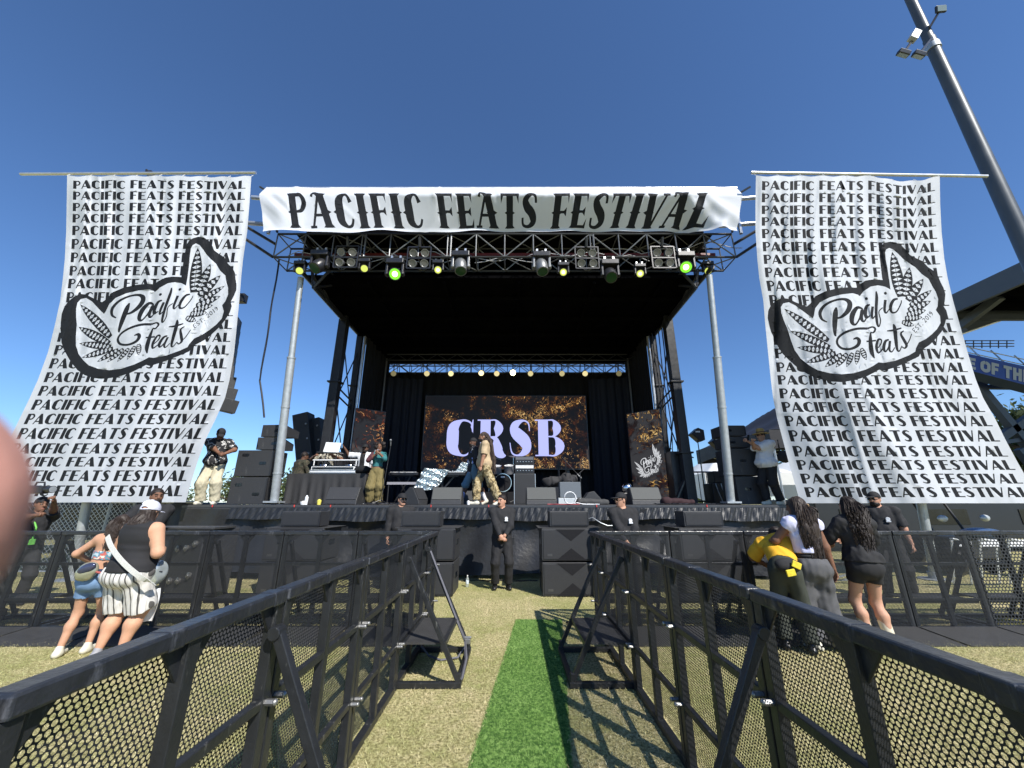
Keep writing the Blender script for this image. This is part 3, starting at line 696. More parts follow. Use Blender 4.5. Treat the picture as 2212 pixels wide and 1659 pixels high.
        for q in (-1, 1): f.cone(H(q * .06, .02, -.02), Vector((s.hc.x + q * .10 * spread, s.hc.y + .05, s.hc.z - .24 * S)), .045 * S, .035 * S, .03)
        f.ell(H(0, -.105, -.02), (.085 * S, .085 * S, .095 * S), s.HB, op='s')
        f.wrinkle(.0035, 95, seed, 7, (1, 1, .10)); f.wrinkle(.0025, 190, seed + 1, 6, (1, 1, .08)); f.wrinkle(.006, 24, seed + 2, 4, (1, 1, .6))
        if low: f.half(H(0, 0, .012), s.HB.col[2])
        V, F = f.mesh(); b = MB(); b.add([tuple(v) for v in V], [tuple(q) for q in F])
        for i in range(n):
            a = rg.uniform(-1.0, 1.0) * math.pi * .60 + math.pi / 2; zz = rg.uniform(-.05, .0 if low else .13); side = math.cos(a)
            q = math.sqrt(max(0, 1 - ((zz - .035) / .107) ** 2)); p = H(side * .090 * q, .022 + math.sin(a) * .106 * q, zz); pts = []; ph = rg.uniform(0, 6); fl = L * S * rg.uniform(.7, 1.06); ex = rg.gauss(0, .012)
            for j in range(13):
                t = j / 12; z = p.z - fl * t; o = min(1, t * 3.2); o = o * o * (3 - 2 * o); w = wave * math.sin(ph + t * 11) * min(1, t * 2)
                wd = .105 * S * spread * (1 - .42 * max(0, t - .3)); tx = s.hc.x + side * wd + ex; ty = s.hc.y + (fall + .05 * (1 - side * side) + .03 * t) * S
                pts.append(Vector((p.x + (tx - p.x) * o + w, p.y + (ty - p.y) * o + w * .5, z)))
            rr = r * rg.uniform(.6, 1.5); b.path(pts, [rr * (1 if 0 < j < 10 else (.5 if j == 0 else (12.6 - j) / 3.2)) for j in range(13)], 4)
        return b.build('hair', mat, s.root, smooth=True)
# ------------------------------------------------------------------ ground, artificial turf
def grass_mat(name, dry, green, dark, sc=.8, cut=(.40, .60)):
    m = bpy.data.materials.new(name); m.use_nodes = True; t = m.node_tree; N = t.nodes; L = t.links; b = N['Principled BSDF']
    g = N.new('ShaderNodeNewGeometry'); n1 = N.new('ShaderNodeTexNoise'); n1.inputs['Scale'].default_value = sc; n1.inputs['Detail'].default_value = 6; n1.inputs['Roughness'].default_value = .62
    n2 = N.new('ShaderNodeTexNoise'); n2.inputs['Scale'].default_value = 38; n2.inputs['Detail'].default_value = 8; n2.inputs['Roughness'].default_value = .75
    n3 = N.new('ShaderNodeTexNoise'); n3.inputs['Scale'].default_value = 9; n3.inputs['Detail'].default_value = 3
    for n in (n1, n2, n3): L.new(g.outputs['Position'], n.inputs['Vector'])
    r = N.new('ShaderNodeValToRGB'); r.color_ramp.elements[0].position = cut[0]; r.color_ramp.elements[1].position = cut[1]
    r.color_ramp.elements[0].color = (*dry, 1); r.color_ramp.elements[1].color = (*green, 1)
    add = N.new('ShaderNodeMath'); add.operation = 'MULTIPLY_ADD'; add.inputs[1].default_value = .35; L.new(n3.outputs[0], add.inputs[0])
    s2 = N.new('ShaderNodeMath'); s2.operation = 'MULTIPLY'; s2.inputs[1].default_value = .65; L.new(n1.outputs[0], s2.inputs[0]); L.new(s2.outputs[0], add.inputs[2]); L.new(add.outputs[0], r.inputs[0])
    mx = N.new('ShaderNodeMix'); mx.data_type = 'RGBA'; mr = N.new('ShaderNodeMapRange'); mr.inputs[1].default_value = .43; mr.inputs[2].default_value = .57
    L.new(n2.outputs[0], mr.inputs[0]); L.new(mr.outputs[0], mx.inputs[0]); mx.inputs[6].default_value = (*dark, 1); L.new(r.outputs[0], mx.inputs[7])
    L.new(mx.outputs[2], b.inputs['Base Color']); b.inputs['Roughness'].default_value = .95; b.inputs['Specular IOR Level'].default_value = .15
    bp = N.new('ShaderNodeBump'); bp.inputs['Strength'].default_value = .8; bp.inputs['Distance'].default_value = .02; L.new(n2.outputs[0], bp.inputs['Height']); L.new(bp.outputs[0], b.inputs['Normal'])
    return m
M_ground = grass_mat('dry_lawn', (.66, .565, .32), (.38, .39, .15), (.22, .20, .085))
M_blade = grass_mat('lawn_blades', (.90, .79, .50), (.52, .54, .23), (.29, .27, .12))
M_turf = grass_mat('artificial_turf', (.13, .25, .055), (.19, .33, .08), (.045, .11, .025), 1.2)
M_turfb = grass_mat('turf_blades', (.28, .46, .12), (.40, .58, .20), (.10, .22, .045), 1.2)
b = MB(); n = 40
xs = [-400, -120, -60, -30, -16] + list(np.linspace(-12, 12, 25)) + [16, 30, 60, 120, 400]; ys = [-200, -60, -20] + list(np.linspace(-4, 20, 25)) + [30, 60, 120, 400, 900]
for i, x in enumerate(xs):
    for y in ys: b.v.append((x, y, 0))
for i in range(len(xs) - 1):
    for j in range(len(ys) - 1): b.f.append((i * len(ys) + j, (i + 1) * len(ys) + j, (i + 1) * len(ys) + j + 1, i * len(ys) + j + 1)); b.m.append(0)
tag(b.build('ground', M_ground), kind='structure')
def turf_x(y): return -0.274 + (y - 3.03) * .103
b = MB(); y0, y1 = -3.0, 6.27; b.quad((turf_x(y0), y0, .006), (turf_x(y0) + .65, y0, .006), (turf_x(y1) + .65, y1 - .02, .006), (turf_x(y1), y1, .006))
tag(b.build('turf_strip', M_turf), kind='structure')
def blades(name, n, fx, h, w, mat, seed, lean=.6):
    rg = np.random.RandomState(seed); x, y = fx(rg, n); n = len(x); a = rg.uniform(0, 2 * np.pi, n); hh = h * rg.uniform(.45, 1.15, n); l = rg.uniform(0, lean, n) * hh * 1.6; a2 = rg.uniform(0, 2 * np.pi, n)
    ww = w * rg.uniform(.6, 1.2, n); V = np.zeros((n, 3, 3)); V[:, 0] = np.stack([x - ww * np.cos(a), y - ww * np.sin(a), 0 * x + .003], 1); V[:, 1] = np.stack([x + ww * np.cos(a), y + ww * np.sin(a), 0 * x + .003], 1)
    V[:, 2] = np.stack([x + l * np.cos(a2), y + l * np.sin(a2), hh], 1)
    return tag(npmesh(name, V.reshape(-1, 3), np.arange(3 * n).reshape(-1, 3), mat, smooth=False), name.replace('_', ' ') + ' covering the field between the barriers', 'grass', kind='stuff')
def lawn(rg, n):
    y = 1.0 + 8.5 * rg.rand(n) ** 1.25; x = rg.uniform(-1, 1, n) * (2.0 + y * 1.25); e = .022 * rg.rand(n); k = ~((x > turf_x(y) + e) & (x < turf_x(y) + .65 - e) & (y < 6.26)); return x[k], y[k]
blades('lawn_grass', 260000, lawn, .026, .0028, M_blade, 1, .9)
def turf(rg, n): y = rg.uniform(1.2, 6.27, n); return turf_x(y) + rg.uniform(-.010, .660, n), y
blades('turf_pile', 90000, turf, .018, .0019, M_turfb, 2, .6)

# ------------------------------------------------------------------ crowd barriers
def holes(Lx, Lz, p, name):
    """perforated sheet in the local XZ plane"""
    ph = p * .866; nx = int(Lx / p); nz = int(Lz / ph); sx = Lx / nx; sz = Lz / nz; V = []; F = []
    sq = [(-.5, -.5), (0, -.5), (.5, -.5), (.5, 0), (.5, .5), (0, .5), (-.5, .5), (-.5, 0)]; r = .395 * p
    ho = [(r * math.cos(R(225 + 45 * i)), r * math.sin(R(225 + 45 * i))) for i in range(8)]
    for k in range(nz):
        for i in range(nx + (k % 2)):
            cx = (i + .5 - .5 * (k % 2)) * sx; cz = (k + .5) * sz; o = len(V)
            V += [(min(max(cx + a * sx, 0), Lx), 0, cz + c * sz) for a, c in sq] + [(min(max(cx + a, 0), Lx), 0, cz + c) for a, c in ho]
            F += [(o + j, o + (j + 1) % 8, o + 8 + (j + 1) % 8, o + 8 + j) for j in range(8)]
    me = bpy.data.meshes.new(name); V = np.array(V, np.float32); F = np.array(F, np.int32)
    me.vertices.add(len(V)); me.vertices.foreach_set('co', V.ravel()); me.loops.add(F.size); me.loops.foreach_set('vertex_index', F.ravel())
    me.polygons.add(len(F)); me.polygons.foreach_set('loop_start', np.arange(0, F.size, 4, dtype=np.int32)); me.update(calc_edges=True); me.materials.append(M_mesh); return me
BL = 1.03
ME_FINE = holes(BL - .04, 1.11, .0185, 'mesh_panel'); ME_COARSE = holes(BL - .04, 1.11, .046, 'wide_mesh_panel'); ME_SHORT = holes(.62, 1.11, .0185, 'short_mesh_panel')
BPROTO = {}
def barrier(label, loc, rotz, L=BL, braces=(True, True), me=ME_FINE, plate=True, group=None, seed=0, step=True):
    key = (L, braces, me.name, plate, step and any(braces), seed % 3)
    if key in BPROTO:
        t = dup(BPROTO[key], loc, rotz, label)
        if group: t['group'] = group
        elif 'group' in t: del t['group']
        return t
    rg = random.Random(seed); t = thing('crowd_barrier', label, 'barrier', loc, rotz, group); BPROTO[key] = t
    b = MB(); b.box((L / 2, 0, 1.199), (L - .006, .074, .052)); b.build('top_rail', M_rail, t, bevel=.009)
    for x in (.02 + rg.random() * .04, L * rg.uniform(.35, .6)):
        w = rg.uniform(.05, .09); MB().box((x + w / 2, 0, 1.199), (w, .078, .056)).build('tape_wrap', M_rail, t, bevel=.006)
    for x in (.028, L / 2, L - .028):
        b = MB(); b.bb(x - .026, x + .026, -.024, .024, .03, 1.173)
        for s in (1, -1):
            if (x < .1 and s < 0) or (x > L - .1 and s > 0): continue
            b.prism([(-.02, 0), (.085, 0), (-.02, -.14)] if s > 0 else [(.02, 0), (.02, -.14), (-.085, 0)], Matrix.Translation((x + s * .026, .006, 1.173)) @ Matrix.Rotation(R(90), 4, 'X'), .012)
        b.build('post', M_black, t, bevel=.004)
    MB().bb(0.003, L - .003, -.028, .028, .0, .05).build('sill', M_black, t, bevel=.004)
    for z in (.36, .80):
        for x0, x1 in ((.054, L / 2 - .026), (L / 2 + .026, L - .054)): MB().bb(x0, x1, -.012, .022, z - .019, z + .019).build('cross_bar', M_black, t, bevel=.004)
    pn = bpy.data.objects.new('mesh_panel', me); COL.objects.link(pn); pn.parent = t; pn.location = (.02, -.034, .06)
    if plate:
        b = MB(); b.prism([(-.62, .004), (-.04, .004), (-.04, .05), (-.62, .012)], Matrix.Translation((.015, 0, 0)) @ Matrix(((0, 0, 1, 0), (1, 0, 0, 0), (0, 1, 0, 0), (0, 0, 0, 1))), L - .03); b.build('foot_plate', M_foot, t)
    for x in (.03, L - .03):
        for z in (.36, .80):
            bt = MB(); bt.tube((x, .02, z), (x, .062, z), .013, n=6); bt.ell((x, .064, z), (.014, .012, .014), n=8); bt.build('bolt', M_bolt, t, smooth=True)
    for i, x in enumerate((.075, L - .075)):
        if not braces[i]: continue
        q = MB(); q.bar((x, .045, 1.09), (x, .56, .075), .042, .042, up=Vector((1, 0, 0))); q.lathe([(.028, -.03), (.028, .03)], (x, .05, 1.07), rot_to((1, 0, 0)), 12); q.build('brace', M_black, t, bevel=.004)
        q = MB(); q.bb(x - .024, x + .024, .02, .60, .004, .052); q.bb(x - .022, x + .022, .54, .59, .04, .12); q.build('runner', M_black, t, bevel=.004)
    if any(braces):
        MB().bb(.1, L - .1, .55, .60, .006, .05).build('rear_bar', M_black, t, bevel=.004)
        if step:
            MB().bb(.1, L - .1, .06, .40, .335, .35).build('step', M_foot, t)
            for y0_, y1_ in ((.40, .44), (.03, .06)): MB().bb(.055, L - .055, y0_, y1_, .31, .352).build('step_bar', M_black, t)
    return t
ordn = ['nearest the viewpoint', 'second from the viewpoint', 'third from the viewpoint', 'fourth from the viewpoint', 'fifth from the viewpoint']
AX = (-1.06, 1.12)
for si, (X, nm) in enumerate(((AX[0], 'left'), (AX[1], 'right'))):
    for k in range(5):
        y0 = -.10 + k * 1.04
        lab = 'black perforated barrier lining the %s side of the aisle, %s' % (nm, ordn[k])
        if k == 4: lab = 'black perforated barrier ending the aisle\'s %s row, with step and A-frame braces' % nm
        barrier(lab, (X, y0 + (BL if si == 0 else 0), 0), R(-90 if si == 0 else 90), BL, ((True, True) if k in (0, 1, 4) else (False, False)) if k != 1 else (((True, False)) if si == 0 else (False, True)), ME_FINE, False, 'barriers along the %s side of the aisle' % nm, k + si * 9, step=k == 4)
    barrier('short corner barrier closing the %s end of the aisle next to the front line' % nm, (X, 5.10 + (.66 if si == 0 else 0), 0), R(-90 if si == 0 else 90), .66, (False, False), ME_SHORT, False, None, 50 + si)
on = ['first', 'second', 'third', 'fourth', 'fifth', 'sixth', 'seventh', 'eighth']
for k in range(7):
    barrier('black mesh barrier of the front line, %s to the left of the aisle' % on[k], (AX[0] - .05 - 1.04 * (k + 1), 5.8, 0), 0, group='front line barriers left of the aisle', seed=20 + k)
for k in range(8):
    co = k >= 5
    barrier(('black wide-mesh barrier at the far right of the front line, %s of its kind' % on[k - 5]) if co else 'black mesh barrier of the front line, %s to the right of the aisle' % on[k], (AX[1] + .05 + 1.04 * k, 5.8 + (.0 if not co else .02), 0), 0, me=ME_COARSE if co else ME_FINE, group='front line barriers right of the aisle', seed=40 + k)
# ratchet strap on the left end brace
t = thing('ratchet_strap', 'grey ratchet strap hanging from the brace at the end of the left barrier row', 'strap', (-.50, 5.0, 0))
b = MB(); bx = Vector((.50, -5.0, 0))
b.path([Vector(p) + bx for p in [(-.98, 5.0, 1.05), (-.75, 4.98, .58), (-.52, 4.9, .16), (-.47, 4.6, .08), (-.46, 4.15, .07)]], .014, 4); b.path([Vector(p) + bx for p in [(-.5, 4.9, .12), (-.58, 4.8, .02), (-.75, 4.75, .012), (-.9, 4.85, .02), (-1.0, 4.9, .10)]], .012, 4)
b.build('webbing', pm('grey_webbing', (.12, .12, .14), .8), t); b = MB(); b.box((0.01, -.1, .15), (.06, .09, .05)); b.tube((-.03, -.1, .18), (.05, -.1, .18), .012); b.build('buckle', M_bolt, t, bevel=.006)

# ------------------------------------------------------------------ the stage
DZ = 1.56; SF = 9.5
stage = thing('stage', 'large black outdoor concert stage with trussed roof and vinyl skirt', 'stage', (-.3, SF, 0)); SO = Vector((-.3, SF, 0))
def sp(b, name, mats, smooth=False, bevel=0.0): return b.build(name, mats, stage, SO, smooth, bevel)
b = MB(); b.bb(-7.75, 6.85, SF, 16.3, 1.34, DZ); sp(b, 'deck', M_deck)
b = MB(); b.bb(-7.76, 6.86, SF - .012, SF - .002, 1.50, 1.548); sp(b, 'deck_edge', pm('deck_edge_strip', (.10, .10, .105), .35, .6))
def fold(nx, nz, surf):
    i, k = np.meshgrid(np.linspace(0, 1, nx), np.linspace(0, 1, nz), indexing='ij'); V = surf(i.ravel(), k.ravel()); q = np.arange(nx * nz).reshape(nx, nz)
    return V, np.stack([q[:-1, :-1], q[1:, :-1], q[1:, 1:], q[:-1, 1:]], -1).reshape(-1, 4)
def skirt_surf(s, t):
    x = -7.7 + 14.5 * s; w = .03 * np.sin(x * 3.1 + 1.5 * np.sin(x * .9)) + .02 * np.sin(x * 7.7 + t * 5) + .018 * np.sin((x * 2.1 + t * 4.2)) + .05 * np.sin(x * .8 + 2) * t
    sw = np.abs(np.sin(x * .55 + .4)); w = w + .06 * np.sin(6 * (t - .25 * sw)) * sw
    return np.stack([x, SF - .04 + w - .16 * t ** 2 - .02, 1.47 - 1.36 * t + .05 * np.sin(x * .7) * t], 1) - np.array(SO)
V, F = fold(420, 40, skirt_surf); npmesh('skirt', V, F, M_vinyl, stage)
def val_surf(s, t):
    x = -6.55 + 13.3 * s; w = .008 * np.sin(x * 40) + .012 * np.sin(x * 17 + 3 * t) + .01 * np.sin(x * 63 + t * 9)
    return np.stack([x, SF - .125 + w - .05 * t, 1.495 - (.27 + .025 * np.sin(x * 1.3) + .012 * np.sin(x * 5.1)) * t], 1) - np.array(SO)
V, F = fold(700, 10, val_surf); npmesh('valance', V, F, pm('grey_sheen_vinyl', (.015, .016, .018), .42, 0, .4, 6, .2, 60), stage)
for X in (-7.72, 6.80): b = MB(); b.bb(X - .02, X + .02, SF + .02, 16.2, .05, 1.34); sp(b, 'side_skirt', M_drape)
# front corner poles, leaning forward to the roof
for bs, tp in ((at(592, 1086, 9.72), at(650, 600, 8.96)), (at(1579, 1087, 9.72), at(1532, 595, 8.80))):
    b = MB(); m = bs.lerp(tp, .62); b.tube(bs, m, .095, .095, 14); b.tube(m, tp, .075, .075, 14)
    for f_ in (.12, .40, .62): b.lathe([(.1, -.02), (.104, -.018), (.104, .018), (.1, .02)], bs.lerp(tp, f_), rot_to(tp - bs), 14)
    b.box(bs + Vector((0, 0, .02)), (.34, .34, .04)); sp(b, 'corner_pole', M_galv, True)
def truss_box(b, x0, x1, y0, y1, z0, z1, n, r=.028, l=.017, mi=0):
    """box truss along X: four chords, verticals, alternate diagonals; material mi for chords, mi+1 for lacing"""
    for y in (y0, y1):
        for z in (z0, z1): b.tube((x0, y, z), (x1, y, z), r, n=8, mi=mi)
    dx = (x1 - x0) / n
    for i in range(n + 1):
        x = x0 + i * dx
        for y in (y0, y1): b.tube((x, y, z0), (x, y, z1), l, n=6, mi=mi + 1)
        for z in (z0, z1): b.tube((x, y0, z), (x, y1, z), l, n=6, mi=mi + 1)
        if i < n:
            a, c = (z0, z1) if i % 2 == 0 else (z1, z0)
            for y in (y0, y1): b.tube((x, y, a), (x + dx, y, c), l, n=6, mi=mi + 1)
            a, c = (y0, y1) if i % 2 == 0 else (y1, y0)
            for z in (z0, z1): b.tube((x, a, z), (x + dx, c, z), l * .9, n=6, mi=mi + 1)
TX0, TX1, TY0, TY1, TZ0, TZ1 = -6.26, 5.87, 8.65, 9.28, 7.76, 8.48
b = MB(); truss_box(b, TX0, TX1, TY0, TY1, TZ0, TZ1, 16); 
for x in (TX0 + 3 * (TX1 - TX0) / 16 + .09, TX0 + 6 * (TX1 - TX0) / 16 + .09, TX0 + 11 * (TX1 - TX0) / 16 + .09): b.tube((x, TY0, TZ0), (x, TY0, TZ1), .024, n=6, mi=1)
sp(b, 'front_truss', [M_truss, M_trussl], True)
b = MB()   # lacing of cables inside the front truss
rg = random.Random(4)
for k in range(9):
    pts = []; x = -6 + k * 1.25; z = rg.uniform(7.85, 8.3); y = rg.uniform(8.8, 9.2)
    for j in range(9): pts.append((x + j * .28, y + rg.uniform(-.05, .05), z + .10 * math.sin(j * 1.3 + k) + rg.uniform(-.03, .03)))
    b.path(pts, .011, 5)
sp(b, 'cabling', pm('pale_cable', (.35, .35, .36), .6), True)
b = MB(); b.bb(-6.1, 5.7, 9.22, 9.26, 8.22, 8.30); sp(b, 'red_rail', pm('dark_red_rail', (.11, .012, .012), .5))
# roof: ceiling, side beams with lattice, edge tubes
b = MB(); b.bb(-5.75, 5.35, 9.32, 16.1, 7.56, 7.66)
for y in (10.3, 11.6, 12.9, 14.2, 15.4): b.bb(-5.6, 5.2, y - .06, y + .06, 7.40, 7.515)
for x in (-4, -1.9, .2, 2.3, 4.2): b.bb(x - .04, x + .04, 9.4, 15.9, 7.44, 7.516)
sp(b, 'ceiling', M_ceil)
b = MB(); b.bb(-5.95, 5.55, 9.34, 9.40, 8.2, 9.3); sp(b, 'roof_front_liner', M_ceil)
b = MB(); b.bb(-5.8, 5.4, 8.72, 16.15, 8.5, 8.56); sp(b, 'roof_sheet', M_ceil)
for X in (-5.62, 5.24):
    b = MB()
    for (p, q) in (((X, 8.7, 7.5), (X, 16, 7.5)), ((X, 8.7, 8.4), (X, 16, 8.4)), ((X + (.35 if X < 0 else -.35), 8.95, 7.18), (X + (.1 if X < 0 else -.1), 11.5, 7.36))): b.tube(p, q, .06, n=8)
    for i in range(9):
        y = 8.8 + i * .8; b.tube((X, y, 7.5), (X, y + .8, 8.4), .03, n=6); b.tube((X, y + .8, 7.5), (X, y + .8, 8.4), .03, n=6)
    s_ = 1 if X < 0 else -1
    c0 = Vector((X + .36 * s_, 8.98, 7.06)); b.tube(c0, (X + .1 * s_, 11.35, 7.30), .05, n=8); b.tube(c0 + Vector((-.12 * s_, 0, .55)), c0, .04, n=6); b.tube(c0 + Vector((.3 * s_, .05, .5)), c0, .04, n=6)
    b.tube(c0, (X + .5 * s_, 9.6, 7.5), .035, n=6); b.tube((X + .3 * s_, 9.9, 7.12), (X + .15 * s_, 9.2, 7.6), .03, n=6); b.tube((X + .2 * s_, 10.6, 7.2), (X + .1 * s_, 9.9, 7.6), .03, n=6)
    sp(b, 'roof_side_truss', M_truss, True)
b = MB(); truss_box(b, -5.5, 5.1, 15.75, 16.05, 6.98, 7.40, 20, .03, .016); sp(b, 'back_truss', [M_truss, M_trussl], True)
b = MB()
for z in (7.3, 7.05): b.tube((-5.0, 14.4, z), (4.6, 14.4, z), .03, n=8)
for i in range(13):
    x = -5 + .8 * i; b.tube((x, 14.4, 7.05), (x + .4, 14.4, 7.3), .015, n=5); b.tube((x + .4, 14.4, 7.3), (min(x + .8, 4.6), 14.4, 7.05), .015, n=5)
sp(b, 'lighting_bar', [M_truss], True)
# towers either side
for sx in (-1, 1):
    X = -5.55 if sx < 0 else 5.14; i_ = -sx
    b = MB(); b.bb(X - .13, X + .13, 11.42, 11.68, DZ, 7.5); b.bb(X - .10, X + .10, 12.85, 13.05, DZ, 7.5)
    b.tube((X + i_ * .19, 12.9, DZ + 1.0), (X + i_ * .19, 12.9, 7.45), .055, n=10, mi=1)
    for z in (2.6, 4.5): b.tube((X, 11.6, z), (X, 12.95, z + 2.4), .022, n=6); b.tube((X, 11.6, z + 2.4), (X, 12.95, z), .022, n=6)
    for z in (4.7, 4.95): b.tube((X, 11.6, z + .2), (X, 12.95, z), .03, n=6)
    for z in (3.0, 5.2): b.bb(X - .2, X + .2, 11.38, 11.72, z, z + .05); b.bb(X - .15, X + .15, 12.8, 13.1, z + .3, z + .34)
    q = MB(); q.bb(X - .34, X + .30, 11.75, 12.75, DZ, 3.1); sp(q, 'tower_ballast_box', M_dplast, False, .01)
    b.bar((X - sx * .2, 11.4, 2.2), (X - sx * .75, 10.9, DZ + .02), .07)
    sp(b, 'tower', [M_truss, M_alu], False, .008)
b = MB(); rg = random.Random(8)
for k in range(7):
    x = 5.14 - .05 * k + .12; y = 11.8 + .16 * k; b.path([(x + .03 * math.sin(j * .9 + k), y + .04 * math.sin(j * 1.3 + k), 7.4 - j * .55) for j in range(9)] + [(x + .2, y - .1, 2.9)], .02, 6)
sp(b, 'cable_loom', M_dplast, True)
def drape(x0, y0, x1, y1, z0, z1, nf, amp=.06):
    L_ = math.hypot(x1 - x0, y1 - y0); nx, ny = -(y1 - y0) / L_, (x1 - x0) / L_
    def sf(s, t):
        w = amp * np.sin(s * nf * 6.28 + .8 * np.sin(s * 9)) * (.75 + .25 * np.sin(s * 31)); return np.stack([x0 + (x1 - x0) * s + nx * w, y0 + (y1 - y0) * s + ny * w, z0 + (z1 - z0) * t], 1) - np.array(SO)
    return fold(int(nf * 14), 5, sf)
V, F = drape(-5.7, 15.85, 5.3, 15.85, DZ, 7.0, 30, .05); npmesh('backdrop_curtain', V, F, M_drape, stage)
for X in (-5.35, 4.95):
    V, F = drape(X, 13.1, X, 15.85, DZ, 7.5, 9, .05); npmesh('side_curtain', V, F, M_drape, stage)
V, F = drape(-5.3, 15.2, -3.75, 15.5, DZ, 6.6, 5, .06); npmesh('leg_curtain', V, F, pm('navy_black_drape', (.006, .008, .018), .8, 0, .3, 5, .3, 20), stage)
V, F = drape(3.2, 15.5, 4.9, 15.2, DZ, 6.6, 5, .06); npmesh('leg_curtain', V, F, MATS['navy_black_drape'], stage)
for X in (-5.25, 4.85): b = MB(); b.tube((X, 15.1, 3.0), (X, 15.1, 7.4), .04); sp(b, 'back_pole', pm('dull_grey_tube', (.16, .16, .17), .5, .4), True)
for X, s_ in ((TX0 - .05, -1), (TX1 + .05, 1)):    # stub frames that carry the side banners
    b = MB()
    for z in (9.62, 8.78): b.tube((X - s_ * .3, 8.7, z), (X + s_ * .85, 8.6, z + .02), .06, n=10, mi=1)
    b.tube((X + s_ * .18, 8.6, 8.45), (X + s_ * .18, 8.6, 9.75), .045, n=8, mi=1); b.tube((X - s_ * .05, 8.6, 8.5), (X + s_ * .3, 8.6, 9.6), .03, n=6)
    b.tube((X, 8.7, 8.2), (X + s_ * .85, 8.6, 8.7), .04, n=8); b.tube((X, 8.7, 7.8), (X + s_ * .85, 8.6, 8.35), .04, n=8); b.tube((X + s_ * .05, 8.65, 9.6), (X + s_ * .7, 8.6, 10.0), .03, n=6)
    sp(b, 'banner_outrigger', [M_truss, M_alu], True)
b = MB(); rg = random.Random(2)
p0 = at(603, 560, 8.95); b.path([p0 + Vector((.012 * math.sin(j * 1.1), 0, -(p0.z - 3.6) * j / 14)) + Vector((.0 if j < 12 else .08 * (j - 11), .02 * j, 0)) for j in range(15)], .022, 6); sp(b, 'hanging_cable', M_dplast, True)
